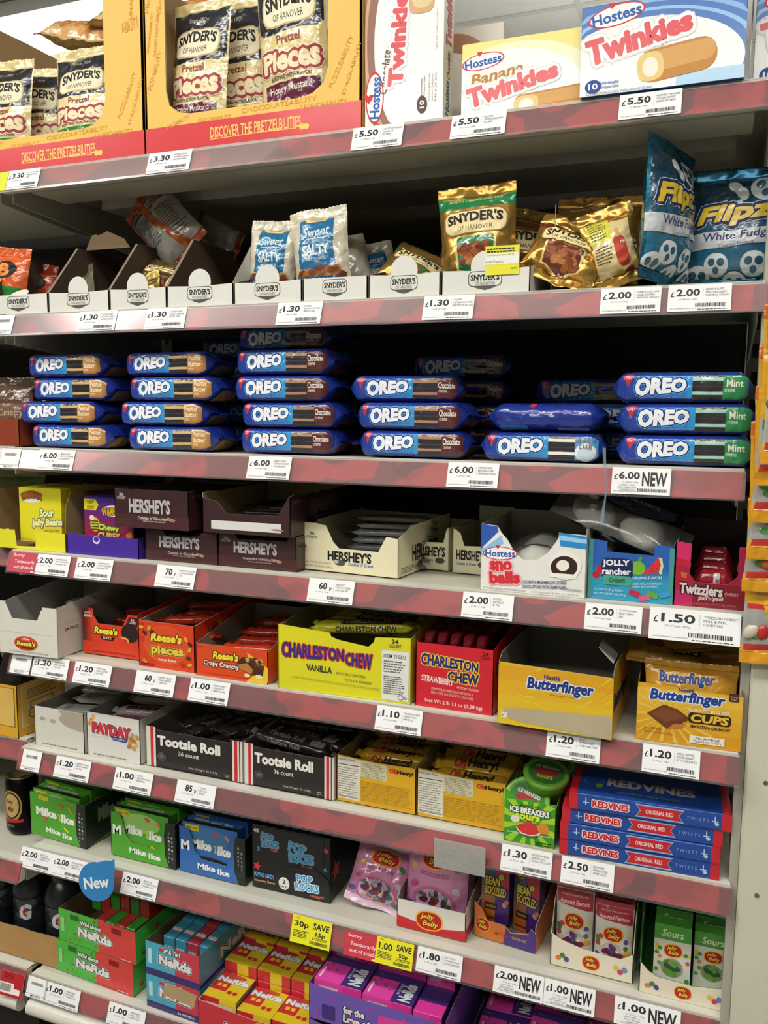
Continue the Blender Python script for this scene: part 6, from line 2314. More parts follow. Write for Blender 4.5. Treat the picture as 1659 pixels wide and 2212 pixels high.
protoO = None
for k, (xx, ww, lb) in enumerate(((x0, w, 'left'), (xo2, wo2, 'right'))):
    tray('nut_bar_carton', 'golden yellow carton printed with nutrition table, %s of two' % lb, 'carton', xx, .029, z5, ww, .079, .19, 'gloss #dca91c', 'card #8f8360', [(0, 0), (1, 0), (1, .97), (.5, .95), (0, 1)], SQ, 1.1, d_oh, group=G5)
    for i, (fx, y, dz, rz) in enumerate(((.56, .03, .068, .0), (.55, .065, .074, .06), (.58, .10, .078, -.05), (.55, .135, .088, .04), (.55, .05, .05, 0))):
        lab = 'yellow wrapped nut bar lying in the %s golden carton' % lb
        loc = (xx + ww * fx - .06, y + .012, z5 + dz - .024)
        if protoO is None:
            protoO = flowpack('nut_bar', lab, 'candy bar', loc, .125, .018, .036, 'film #b8901f', d_ohbar, d_ohbar, (0, 0, rz), 220, .001, None, .014, .007, 'yellow wrapped nut bars', 3.6, cut=(16, 5))
        else:
            dup(protoO, loc, (.4 if (k and i < 3) else 0, 0, rz), lab)

# lime green sours carton with round tubs
x0, w, _ = fit(5, 1088, 1197, 1716, .004)


def d_ice(P):
    P.rect(0, 0, 1, .8, 'gloss #3f9a2c')
    for i in range(12):
        a = PI * 2 * i / 12 + .1
        q = [(.5, .42)]
        for b in (a, a + .24):
            c, s = math.cos(b), math.sin(b)
            r = min((.499 / abs(c)) if abs(c) > 1e-6 else 9, ((.40 if s > 0 else .419) / abs(s)) if abs(s) > 1e-6 else 9)
            q.append((.5 + c * r, .42 + s * r))
        P.poly(q, 'gloss #a4d42c')
    P.t('sugar-free', .5, .74, .38, .05, 'ink #1c3a14', .01)
    P.t('ICE BREAKERS', .5, .64, .78, .12, 'ink #f0f4ec', .05, 0, -.02, out=[('ink #1c3a1c', .0012)])
    P.t('sours', .46, .52, .5, .11, 'ink #d8e63a', .05, .1, 0, out=[('ink #2a6a1c', .001)])
    P.ell(.5, .31, .28, .17, 'gloss #2f7a34', .05, arc=(PI, 2 * PI))
    P.ell(.5, .33, .26, .15, 'gloss #e9efe0', .05, arc=(PI, 2 * PI))
    P.ell(.5, .34, .24, .14, 'gloss #d8323a', .05, arc=(PI, 2 * PI))
    P.poly([(.26, .34), (.5, .46), (.74, .34)], 'gloss #d8323a')
    P.ell(.78, .36, .12, .1, 'gloss #e08a2a')
    P.ell(.22, .46, .09, .07, 'gloss #e4e4d4')
    P.t('green apple', .22, .2, .3, .035, 'ink #eef4e4', .01)
    P.t('tangerine', .78, .22, .26, .035, 'ink #eef4e4', .01)
    P.lines(.62, .03, .95, .12, 2, 'ink #1c4a14', 4)


fp = [(0, 0), (1, 0), (1, .84), (.82, .82), (.5, .87), (.28, .82), (.14, .92), (0, 1)]
tray('sours_carton', 'small lime green sours carton holding round green tubs', 'carton', x0, .004, z5, w, .082, .16, 'gloss #4aa030', 'card #5a8a3c', fp, [(0, 0), (1, 0), (1, 1), (0, .72)], 1.0, d_ice, group=G5)
for i, (dx, y, dz, rx, ry) in enumerate(((.05, .06, .074, .25, .1), (.026, .045, .05, 1.15, .3), (.05, .115, .066, .1, 0))):
    r = thing('candy_tub', ('round green candy tub lying on top in the lime carton', 'round green candy tub tipped on its edge in the lime carton', 'round green candy tub at the back of the lime carton')[i], 'candy tub', (x0 + dx, y, z5 + dz), (rx, ry, 0), 'round green candy tubs')
    m = MB()
    m.lathe([(0, 0), (.030, 0), (.033, .003), (.034, .012), (.0335, .016)], 'plastic #5aa02c')
    m.build('tub', r)
    m = MB()
    m.lathe([(.0345, .0145), (.0352, .0165), (.0352, .021), (.0335, .0228), (.03, .0222), (.0, .0222)], 'plastic #7fc44a')
    P = Panel(m, lambda u, v: Vector((u - .03, v - .03, .0223)), .06, .06, Z)
    P.ell(.5, .5, .46, .46, 'gloss #3f8a34')
    P.ell(.5, .5, .3, .2, 'gloss #a83a3c')
    P.t('ICE BREAKERS', .5, .68, .6, .1, 'ink #e4eee0', .03)
    P.t('sours', .5, .3, .4, .14, 'ink #d8e04a', .03)
    m.build('lid', r)


# flat blue and red boxes
def d_vines(P):
    P.rect(.0, 0, .055, 1, 'gloss #c8222e')
    P.rect(.945, 0, 1, 1, 'gloss #c8222e')
    P.rect(.09, .48, .13, .54, 'ink #b9d4ec')
    P.rect(.105, .35, .112, .8, 'ink #b9d4ec')
    P.t('RED', .2, .5, .1, .42, 'ink #c8222e', .045, 0, 0, out=[('ink #f0dcd8', .0014)])
    P.t('VINES', .315, .5, .13, .42, 'ink #c8222e', .045, 0, 0, out=[('ink #f0dcd8', .0014)])
    P.poly([(.42, .9), (.72, .9), (.69, .5), (.72, .1), (.42, .1), (.45, .5)], 'ink #8cb8e4')
    P.poly([(.43, .82), (.71, .82), (.685, .5), (.71, .18), (.43, .18), (.455, .5)], 'gloss #c8222e')
    P.t('ORIGINAL RED', .57, .5, .17, .26, 'ink #f0dcd8', .02)
    P.t('T W I S T S', .8, .5, .13, .2, 'ink #8cb8e4', .0)
    P.rect(.885, .48, .925, .54, 'ink #b9d4ec')
    P.rect(.9, .35, .907, .8, 'ink #b9d4ec')
    P.ell(.915, .36, .012, .1, 'ink #b9d4ec')


def d_vtop(P):
    P.rect(0, 0, .05, 1, 'gloss #c8222e')
    P.rect(.95, 0, 1, 1, 'gloss #c8222e')
    P.t('RED', .34, .52, .22, .26, 'ink #b9a9a4', .045)
    P.t('VINES', .62, .5, .34, .26, 'ink #b9a9a4', .045)
    P.ell(.14, .5, .07, .16, 'ink #3f6ab4')
    P.ell(.14, .5, .06, .14, 'gloss #1f4a9c')
    P.rect(.16, .28, .2, .42, 'ink #6a9a3c')
    P.t('ORIGINAL RED TWISTS', .5, .2, .4, .07, 'ink #8a9ab4', 0)


vt = ['bottom', 'second from bottom', 'third from bottom', 'top']
vx = XU(1226, -.002, z5)
vw = XU(1560, -.002, z5) - vx
for i, (dx, dy, rz) in enumerate(((.0, .0, .045), (.0, -.002, .045), (.002, .0, .05), (.012, -.0035, .055))):
    carton('twist_box', 'flat blue and red box of licorice twists, %s of the stack of four' % vt[i], 'box', vx + dx - .012, dy - .002, z5 + .0245 * i, vw + .008, .024, .1, 'gloss #1f4a9c', d_vines, lambda P: P.rect(0, 0, 1, 1, 'gloss #c8222e'), d_vtop, lambda P: P.rect(0, 0, 1, 1, 'gloss #c8222e'), rz, 'flat blue and red twist boxes')

# ------------------------------------------------------------------ seventh shelf
z6 = ZS[6] + .002
G6 = 'candy cartons on the seventh shelf'


def d_mi(c1, c2, side, a, b, full):
    def f(P):
        P.poly([(.86, 1), (1, 1), (1, 0), (.9, 0), (.84, .25), (.83, .7)], 'gloss #1f2420')
        if full:
            P.t('Mike', .3, .6, .38, .2, 'ink #eef2ea', .05)
            P.t('Ike', .69, .56, .24, .2, 'ink #eef2ea', .05)
            P.t('and', .535, .56, .15 * P.H / P.W, .05 * P.W / P.H, 'ink #d9d84a', .03, 0, PI / 2)
            for cu, cv, c, r in ((.58, .84, '#d84a2c', -.5), (.74, .8, '#e08a2a', -1), (.28, .43, '#d84a3a', .8), (.66, .31, '#e0c82a', -.6)):
                P.rrect(cu - .05, cv - .028, cu + .05, cv + .028, 'gloss ' + c, .5, r)
            P.rect(.17, .88, .34, .97, 'ink #d9d02a')
            P.t('NEW LOOK!', .255, .925, .14, .05, 'ink #3a3a1c', .01)
        P.t('Mike', .42, .2, .27, .13, 'ink #eef2ea', .04)
        P.t('Ike', .68, .17, .18, .13, 'ink #eef2ea', .04)
        if not full:
            P.t('M', .1, .6, .13, .22, 'ink #eef2ea', .05)
        for i, ch in enumerate(a):
            P.t(ch, .905, .78 - .09 * i, .025, .05, 'ink #c9cfc4', 0)
        for i, ch in enumerate(b):
            P.t(ch, .955, .68 - .09 * i, .025, .05, 'ink #c9cfc4', 0)
    return f


def d_mibox(c1, sub=None):
    def f(P):
        P.rect(0, 0, 1, 1, 'gloss ' + c1)
        P.ell(.5, .75, .35, .2, 'gloss #9ad06a' if not sub else 'gloss #3f7ab4')
        P.rect(0.02, 0, .98, .2, 'gloss #22301c')
        P.rect(.05, .84, .3, .96, 'ink #d9c82a')
        P.t('NEW LOOK!', .175, .9, .2, .06, 'ink #3a3a1c', .01)
        P.t('Mike', .34, .58, .38, .2, 'ink #e9eee4', .05, .1)
        P.t('Ike', .76, .54, .24, .2, 'ink #e9eee4', .05, .1)
        P.t('and', .6, .54, .15 * P.H / P.W, .05 * P.W / P.H, 'ink #d9d84a', .03, 0, PI / 2)
        for cu, cv, c, r in ((.62, .86, '#d84a2c', -.5), (.82, .82, '#e08a2a', -1), (.3, .3, '#d84a6a', .5), (.72, .28, '#e0c82a', -.6)):
            P.rrect(cu - .05, cv - .028, cu + .05, cv + .028, 'gloss ' + c, .5, r)
        if sub:
            P.ell(.5, .2, .4, .16, 'gloss #1c2420')
            P.t(sub, .56, .22, .3, .06, 'ink #c9c23a', .01)
    return f


def mi_top(c):
    return lambda P: (P.rect(0, 0, 1, .35, 'gloss #1f2a1c'), P.t('Mike and Ike', .5, .6, .7, .35, 'ink #c4cec0', .03))


def miset(label, blabel, uL, uR, vT, y, c1, a, b, full, sub, rot):
    x0, w, _ = fit(6, uL, uR, vT, y)
    hh = .088
    fp = SQ if full else [(0, 0), (1, 0), (1, .98), (.88, .98), (.83, .8), (.8, .5), (.72, .33), (.34, .36), (.24, .5), (.2, .8), (.15, .97), (0, 1)]
    tray('candy_carton', label, 'carton', x0, y, z6, w, hh, .17, 'gloss ' + c1, 'card #7a7a6c', fp, SQ, 1.0, d_mi(c1, c1, None, a, b, full), lambda P: (P.rect(0, 0, 1, 1, 'gloss #1c2420'), P.poly([(.05, 0), (1, .2), (1, 0)], 'gloss ' + c1), P.t('Mike and Ike', .55, .62, .7, .36, 'ink #8a9484', .05)), rot=rot, group=G6)
    for i in range(5):
        o = carton('candy_box', blabel + ', ' + ('front one', 'second back', 'third back', 'fourth back', 'rearmost')[i], 'box', x0 + .006 + .004 * (i % 2), y + .004 + .029 * i, z6 + .003, w - .024, .093 + .006 * (i % 3), .0265, 'gloss ' + c1, d_mibox(c1, sub), None, mi_top(c1), rot=rot, group='small candy boxes in green and blue trays')


miset('bright green chewy candy carton at the left of the seventh shelf', 'green candy box in the left green carton', 68, 193, 1712, .055, '#4fa52c', 'ORIGINAL', 'FRUITS', True, None, -.06)
miset('bright green chewy candy carton with cut out front, second on the seventh shelf', 'green candy box in the second green carton', 241, 380, 1762, .05, '#4fa52c', 'ORIGINAL', 'FRUITS', False, None, .0)
miset('blue berry candy carton with cut out front, third on the seventh shelf', 'blue candy box in the blue carton', 388, 530, 1788, .052, '#2f68b4', 'BERRY', 'BLAST', False, 'BERRY BLAST', .0)

# black popping candy carton
x0, w, _ = fit(6, 546, 712, 1795, .058)
hh = .118


def d_pop(P):
    R = random.Random(2)
    for cu, cv, c, r in ((.1, .62, '#3f8fd0', .008), (.06, .34, '#d8343c', .009), (.3, .9, '#3f8fd0', .007), (.62, .88, '#3f8fd0', .007), (.5, .8, '#d8343c', .006), (.93, .5, '#3f8fd0', .006), (.2, .2, '#d8343c', .005), (.95, .8, '#d8343c', .006), (.45, .5, '#2f6ab0', .006)):
        P.star(cu, cv, r, 'gloss ' + c, 5, R.uniform(0, 1))
    P.rrect(.1, .42, .92, .98, 'gloss #16181c', .1)
    for cu, cv, k in ((.22, .78, .7), (.62, .68, 1.0)):
        P.t('POP', cu - .03 * k, cv + .075 * k, .22 * k, .15 * k, 'gloss #4aa4dc', .05, 0, -.1, out=[('ink #e4eef4', .0014), ('ink #1c2a3c', .0008)])
        P.t('ROCKS', cu + .02 * k, cv - .075 * k, .31 * k, .15 * k, 'gloss #4aa4dc', .05, 0, .05, out=[('ink #e4eef4', .0014), ('ink #1c2a3c', .0008)])
        P.t('magic', cu + .1 * k, cv - .2 * k, .16 * k, .06 * k, 'ink #d86a5a', .03, .1, -.05)
    P.ell(.7, .25, .3, .24, 'gloss #16181c')
    P.t('POP', .68, .3, .2, .11, 'gloss #4aa4dc', .05, 0, .05, out=[('ink #e4eef4', .0016)])
    P.t('ROCKS', .71, .17, .3, .12, 'gloss #4aa4dc', .05, 0, .05, out=[('ink #e4eef4', .0016)])
    P.t('magic', .84, .06, .18, .06, 'ink #d86a5a', .03, .1, .05)
    P.t('POPPING CANDY', .16, .22, .26, .07, 'ink #6aa8dc', .03)
    P.t('Strawberry Flavour', .17, .12, .28, .055, 'ink #e09a7a', .02)
    P.ell(.42, .16, .07, .1, 'ink #e8e8e4')
    P.t('2', .42, .19, .04, .07, 'ink #1c1c20', .03)
    P.t('PACKS', .42, .11, .09, .035, 'ink #1c1c20', .02)
    P.t('48', .06, .92, .07, .07, 'ink #e4e4e0', .03)


def d_popside(P):
    P.star(.14, .42, .02, 'gloss #d8323c', 5, .2)
    P.star(.4, .85, .012, 'gloss #3f7fc0')
    P.t('POP ROCKS', .55, .5, .14, .6, 'ink #3a4a64', .05, 0, PI / 2)
    P.t('magic', .8, .45, .1, .34, 'ink #8a4a44', .03, 0, PI / 2)


tray('popping_carton', 'black popping candy carton with blue bubble lettering and stars', 'carton', x0, .058, z6, w, hh, .17, 'gloss #16181c', 'card #2a2a2c', SQ, SQ, 1.0, d_pop, d_popside, group=G6, rot=.02)
for i in range(3):
    pouch('candy_packet', 'black popping candy packet standing in the black carton, %s' % ('front', 'middle', 'rear')[i], 'bag', (x0 + w / 2, .085 + .04 * i, z6 + .004), w - .02, .13, .02, 'film #1c1e24', lambda P: (P.t('POP ROCKS', .5, .82, .7, .1, 'gloss #3a74a4', .05), P.star(.2, .9, .006, 'gloss #a8323a'), P.star(.8, .9, .006, 'gloss #2f6ab0')), (-.03, 0, 0), None, 230 + i, .003, 'popping candy packets', .008)

# pink jelly bean bags
BC = ['#3f6a5a', '#7a2a34', '#2f4f6a', '#8a6a2a', '#a8a8b0', '#4a7a3c', '#5a2a5c', '#c46a4a']


def d_jb(P):
    P.poly([(.05, .93), (.95, .93), (.95, .68), (.05, .6)], 'film #d98ab4')
    P.ell(.5, .25, .36, .2, 'film #c46a9c')
    P.ell(.5, .25, .3, .16, 'film #e0b4cc')
    beans(P, .5, .25, .27, .13, 42, 9, .0062, BC)
    jellylogo(P, .5, .74, .24, .12, .08)
    P.lines(.25, .55, .75, .6, 2, 'ink #a85a84', 4)
    for cu, cv, c in ((.15, .62, '#d8a46a'), (.82, .66, '#4a8a6a'), (.16, .42, '#c44a8c'), (.85, .42, '#d8c4c9'), (.1, .2, '#4a5a9c'), (.84, .15, '#3f7a4a'), (.6, .9, '#d87a9c')):
        P.ell(cu, cv, .07, .035, 'film ' + c, cu * 3, 14)


xx = XU(800, .075, z6)
pouch('jelly_bean_bag', 'crumpled pink jelly bean bag leaning beside the black carton', 'bag', (xx + .006, .07, z6 + .004), .108, .115, .04, 'film #d48ab2', d_jb, (-.38, .22, .12), 'film #e6c4d8', 240, .007, 'pink jelly bean bags', .012)
x0, w, _ = fit(6, 857, 1005, 1950, .046)
tray('jelly_bean_tray', 'low white and red tray holding pink jelly bean bags', 'tray', x0, .046, z6, w, .048, .17, 'card #e2ddd4', 'card #b9b4a9', SQ, [(0, 0), (1, 0), (1, 1.5), (.1, 1.2), (0, 1)], 1.5,
     lambda P: (P.poly([(0, 0), (1, 0), (1, .38), (.55, .2), (0, .42)], 'gloss #c8222e'), jellylogo(P, .48, .44, .2, .36, .05)), lambda P: P.poly([(0, 0), (1, 0), (1, .3), (0, .38)], 'gloss #c8222e'), group=G6)
for i in range(2):
    pouch('jelly_bean_bag', ('pink jelly bean bag standing at the front of the low tray', 'pink jelly bean bag behind another in the low tray')[i], 'bag', (x0 + w / 2 - .002, .075 + .04 * i, z6 + .004), w - .008, .15, .04, 'film #d48ab2', d_jb, (-.12, .02, 0), 'film #e6c4d8', 241 + i, .004, 'pink jelly bean bags', .012)


# bean boxes in orange and purple tray
def d_boo(P):
    P.grad(0, 0, .5, 1, '#c8641f', '#26508c', 5, 'v', 'gloss')
    P.poly([(.5, 1), (1, 1), (1, .55), (.62, .62), (.5, .8)], 'gloss #b8243a')
    P.poly([(.5, .0), (1, 0), (1, .55), (.62, .62), (.5, .5)], 'gloss #4a2a7c')
    jellylogo(P, .26, .88, .17, .08, .05)
    P.t('BEAN', .4, .64, .52, .13, 'ink #d8c84a', .04, 0, -.03, out=[('ink #3a2a1c', .0012)])
    P.t('BOOZLED', .52, .49, .76, .14, 'ink #d8b84a', .04, 0, -.04, out=[('ink #3a2a1c', .0012)])
    P.ell(.72, .72, .09, .05, 'gloss #b4c43a', -.5)
    P.ell(.84, .3, .08, .04, 'gloss #d88a6a', .4)
    P.ell(.92, .35, .08, .04, 'gloss #c46a4a', -.4)
    P.rrect(.12, .2, .58, .3, 'ink #2a1f1c', .2)
    P.t('WEIRD & WILD FLAVORS', .35, .25, .36, .04, 'ink #d8b84a', .01)
    P.lines(.1, .06, .6, .12, 1, 'ink #5a2a1c', 3)
    P.ell(.86, .92, .06, .04, 'ink #2a1f2c')


x0, w, _ = fit(6, 1024, 1160, 1930, .07)
fp = [(0, 0), (1, 0), (1, .42), (.92, .52), (.88, .38), (.6, .3), (.5, .42), (.22, .42), (.12, .66), (0, .78)]
tray('bean_tray', 'orange and purple display tray of spicy bean boxes', 'tray', x0, .07, z6, w, .075, .15, 'gloss #d8742a', 'card #c4beb2', fp, [(0, 0), (1, 0), (1, 1.2), (0, .6)], 1.2,
     lambda P: (P.poly([(.48, 0), (1, 0), (1, .42), (.92, .5), (.88, .36), (.6, .28), (.52, .38)], 'gloss #4a2f84'), jellylogo(P, .14, .3, .12, .16, -.2), nuggets(P, .3, .1, .6, .25, 5, 3, .004, ('#c46a2a', '#8a4a2a')), P.t('TRAVEL MIDI TABLET', .74, .2, .24, .06, 'ink #d8b84a', .01)), None, group=G6, rot=-.1)
bw = w * .44
for i, (dx, y, rz, lb) in enumerate(((.004, .082, -.02, 'bean box with orange lettering, front left in the orange and purple tray'), (.004, .108, -.02, 'bean box behind the front left one in the orange tray'), (w * .52, .098, -.25, 'bean box with orange lettering, tilted on the right of the orange tray'), (w * .52, .125, -.2, 'bean box behind the tilted one in the orange tray'))):
    carton('bean_box', lb, 'box', x0 + dx + .004, y, z6 + .022 - .012 * (i > 1), bw, .112 - .004 * (i % 2), .022, 'gloss #3a2a5c', d_boo, None, rot=(0, 0, rz), group='small spicy bean boxes')


# assorted flavour packets (red) and sours packets (green)
def d_asst(bag):
    def f(P):
        k = 'film' if bag else 'gloss'
        P.rect(.02, .08, .98, .93, k + ' #dcd6cc')
        P.poly([(.02, .93), (.98, .93), (.98, .70), (.02, .76)], k + ' #b8243a')
        P.t('Assorted Flavours', .5, .79, .78, .06, 'ink #ecd8d4', .02, .1)
        P.t('THE ORIGINAL GOURMET JELLY BEAN', .5, .87, .7, .025, 'ink #ecd8d4', .0)
        R = random.Random(6)
        for i in range(14):
            q = P.k
            P.ell(R.choice((.1, .18, .84, .9)), R.uniform(.1, .66), .07, .035, k + ' ' + R.choice(('#d8a43a', '#4a7a3c', '#c83a3c', '#e0d08a', '#5a4a8c', '#d87a3a')), R.uniform(0, 3), 12)
            P.k = q + .1
        P.k += 1
        jellylogo(P, .5, .55, .27, .11, .05)
        P.ell(.5, .3, .28, .14, k + ' #b9b4b0')
        beans(P, .5, .3, .22, .09, 12, 3, .0062, BC + ['#c9302c', '#e0d0c0'])
        P.rect(.1, .08, .9, .13, k + ' #c8222e')
    return f


def d_sours(P):
    P.rect(.0, .0, 1, .78, 'gloss #dad8cc')
    P.rect(0, .76, 1, 1, 'gloss #4a9a34')
    P.t('Sours', .5, .87, .6, .12, 'ink #d4e4c4', .02, .2)
    R = random.Random(9)
    for i in range(14):
        q = P.k
        P.ell(R.choice((.08, .16, .86, .92)), R.uniform(.06, .68), .06, .035, 'gloss ' + R.choice(('#d8c43a', '#4a8a3c', '#c85a5c', '#e0c88a', '#6a9a4a', '#d88a3a')), R.uniform(0, 3), 12)
        P.k = q + .1
    P.k += 1
    jellylogo(P, .52, .6, .26, .11, .05)
    P.ell(.5, .33, .3, .15, 'gloss #8a9a70')
    beans(P, .5, .33, .23, .1, 14, 4, .0062, ('#3f7a3c', '#6a9a3a', '#2f5a4a', '#7a2a3a', '#a88a3a'))


x0, w, _ = fit(6, 1188, 1366, 1955, .044)
fpj = [(0, 0), (1, 0), (1, .46), (.85, .34), (.4, .36), (.12, .44), (0, .52)]
jt = tray('jelly_bean_tray', 'cream tray of red topped assorted jelly bean packets', 'tray', x0, .044, z6, w, .1, .17, 'card #e6dcc6', 'card #cfc6b4', fpj, jag([(0, 0), (1, 0), (1, 1.1), (.15, .95), (0, .5)], 2, 12, .02, 2), 1.1,
          lambda P: (jellylogo(P, .5, .17, .11, .12, .05), [P.ell(u, .14 + .05 * (i % 2), .035, .04, 'gloss ' + c, i, 14) for i, (u, c) in enumerate(((.1, '#d87a3a'), (.15, '#3f8a4a'), (.2, '#4a4a8c'), (.8, '#d8c43a'), (.85, '#c83a5a'), (.9, '#6a8ac4')))]), group=G6)
for s in range(2):
    for i in range(6):
        xc = x0 + w * (.26 if s == 0 else .74)
        lab = '%s red topped jelly bean packet, %s row back in the cream tray' % ('left', ('first', 'second', 'third', 'fourth', 'fifth', 'sixth')[i]) if s == 0 else '%s red topped jelly bean packet, %s row back in the cream tray' % ('right', ('first', 'second', 'third', 'fourth', 'fifth', 'sixth')[i])
        pouch('jelly_bean_packet', lab, 'candy packet', (xc, .062 + .021 * i, z6 + .004), w * .47, .112 + .009 * i + (.008 if s == 0 else -.006), .018, 'film #d8d2c8', d_asst(True) if i < 2 else (lambda P: (P.rect(.02, .7, .98, .93, 'film #a82038'), P.t('Assorted Flavours', .5, .8, .78, .06, 'ink #d8b4b0', .02, .1))), (-.06, 0, 0), 'film #b8243a', 250 + i + 7 * s, .0025, 'red topped jelly bean packets', .007, cut=(10, 12))
x0, w, _ = fit(6, 1379, 1572, 2000, .031)
tray('jelly_bean_tray', 'cream and green tray of sour jelly bean boxes at the right end', 'tray', x0, .031, z6, w, .105, .17, 'card #e6dcc6', 'card #4a8a3c', [(0, 0), (1, 0), (1, .34), (.6, .26), (.2, .28), (.1, .34), (0, .46)], [(0, 0), (1, 0), (1, 1.1), (.2, 1), (0, .45)], 1.1,
     lambda P: (jellylogo(P, .5, .13, .1, .1, .05), [P.ell(u, .12 + .04 * (i % 2), .035, .035, 'gloss ' + c, i, 14) for i, (u, c) in enumerate(((.1, '#d87a3a'), (.15, '#3f8a4a'), (.2, '#4a4a8c'), (.8, '#d8c43a'), (.85, '#c83a5a'), (.9, '#4a8ad4')))]), None, lambda P: P.rect(0, 0, 1, 1, 'gloss #4a9a34'), group=G6, side='gloss #4a9a34')
for s in range(2):
    for i in range(5):
        carton('sour_bean_box', 'green topped sour jelly bean box, %s row, %s side of its tray' % (('front', 'second', 'third', 'fourth', 'back')[i], ('left', 'right')[s]), 'box', x0 + .018 + s * (w * .5 - .006), .05 + .025 * i + .014 * s, z6 + .004, w * .42, .098 + .011 * i - .008 * s, .022, 'gloss #4a9a34', d_sours, lambda P: P.rect(0, 0, 1, 1, 'gloss #4a9a34'), rot=.02, group='green topped sour bean boxes')

# ------------------------------------------------------------------ lowest shelf
z7 = ZS[7] + .002
G7 = 'tiny candy box trays on the lowest shelf'


def nerds(P, cu, cv, w, h, rot=0, top=None, k=1.0):
    P.t('NeRds', cu, cv, w, h, 'ink #e6e6e2', .06, .0, rot, out=[('ink #e6e6e2', .0026 * k), ('ink #26283a', .0018 * k)], grow=.0)
    if top:
        P.t(top, cu - w * .12, cv + h * 1.05, w * .62, h * .5, 'ink #e9efe4', .04, .1, rot, out=[('ink #2a4a2a', .0012 * k)])


def d_nw(P):
    P.rect(0, 0, .52, 1, 'gloss #4cb83c')
    P.rect(.52, 0, 1, 1, 'gloss #d8423c')
    R = random.Random(4)
    for i in range(12):
        P.ell(R.uniform(.06, .96), R.uniform(.08, .92), .018, .03, 'gloss ' + R.choice(('#3f9a34', '#c23a34')), R.uniform(0, 3), 8)
    nerds(P, .48, .45, .44, .28, -.02, 'Wild about')
    P.rrect(.16, .76, .27, .92, 'ink #2f6a2c', .1)
    P.rrect(.7, .76, .82, .92, 'ink #8a1c24', .1)
    P.lines(.8, .04, .97, .09, 1, 'ink #f0dcd8', 5)
    P.rect(.03, .3, .08, .75, 'ink #8acf7a')


xn, wn, _ = fit(7, 125, 285, 1985, .03)
for i, (dx, dz, lb) in enumerate(((0, 0, 'green and red tiny candy tray, lower of the stacked pair'), (.008, .067, 'green and red tiny candy tray, upper of the stacked pair, full of small boxes'))):
    tray('tiny_box_tray', lb, 'tray', xn + dx, .03, z7 + dz, wn + .012, .066, .24, 'gloss #4cb83c', 'card #6a5a44', SQ, SQ, 1.0, d_nw, lambda P: (P.rect(0, 0, 1, 1, 'gloss #4cb83c'), [P.ell(.1 + .16 * i, .2 + .5 * (i % 2), .03, .08, 'gloss #c23a34', i, 8) for i in range(6)], nerds(P, .75, .6, .3, .4)), group=G7, rot=-.05)
for i in range(6):
    for j in range(4):
        if i < 2 and j < 1:
            continue
        carton('tiny_candy_box', 'tiny green and red candy box lying in the upper green tray', 'box', xn + .025 + .024 * i, .06 + .045 * j, z7 + .072 + (0 if j < 1 else .02), .0225, .035 + .012 * j, .042, 'gloss ' + ('#3f9a34' if (i + j) % 2 else '#c23a34'), None, rot=-.05, group='tiny green and red candy boxes')


def d_nb(P):
    P.rect(0, .2, .55, 1, 'gloss #4aa8c4')
    P.rect(.55, .2, 1, 1, 'gloss #c8384c')
    P.rect(0, 0, 1, .2, 'gloss #3a2a6c')
    nerds(P, .55, .55, .6, .3, -.02, 'Surf & Turf')
    P.rect(.05, .35, .12, .8, 'ink #b9dce4')
    P.ell(.3, .85, .05, .06, 'gloss #c8384c')


def d_nb2(P):
    d_nb(P)
    P.poly(jag([(.3, .5), (.9, .46), (.95, .85), (.4, .95)], 0, 9, .05, 3), 'kraft #b59a74')
    P.t('by WONKA', .75, .1, .3, .1, 'ink #d9d4e4', .03)


xb7, wb7, _ = fit(7, 318, 428, 2050, .012)
for i, (dz, f, lb) in enumerate(((0, d_nb2, 'light blue and red tiny candy tray with torn front, lower of the pair'), (.066, d_nb, 'light blue and red tiny candy tray, upper of the pair'))):
    tray('tiny_box_tray', lb, 'tray', xb7, .012, z7 + dz, wb7 + .008, .065, .26, 'gloss #3f9ab8', 'card #6a5a44', SQ, SQ, 1.0, f, lambda P: (P.rect(0, 0, 1, 1, 'gloss #3a8aa8'), nerds(P, .5, .5, .5, .34), P.rect(0, 0, 1, .12, 'gloss #3a2a6c')), group=G7, rot=-.04)
for i in range(4):
    for j in range(3):
        carton('tiny_candy_box', 'tiny light blue and red candy box in the upper light blue tray', 'box', xb7 + .012 + .0265 * i, .05 + .06 * j, z7 + .07, .025, .05, .055 if j < 2 else .05, 'gloss ' + ('#3f8aa4' if i != 2 else '#a83a4a'), lambda P: nerds(P, .5, .5, .7, .3, 0, None, .4), None, lambda P: nerds(P, .5, .5, .8, .2, 0, None, .4), rot=-.04, group='tiny light blue candy boxes')


def d_ny(P):
    P.rect(.5, 0, 1, 1, 'gloss #e0c428')
    P.rect(0, 0, .5, .3, 'gloss #e0c428')
    nerds(P, .5, .74, .9, .2, 0, None, .5)
    P.ell(.5, .9, .3, .08, 'gloss #b8443c')
    for u, v in ((.2, .5), (.36, .5), (.62, .3), (.78, .3)):
        P.rrect(u - .06, v - .06, u + .06, v + .06, 'gloss ' + ('#e0c428' if u < .5 else '#c8303a'), .2)


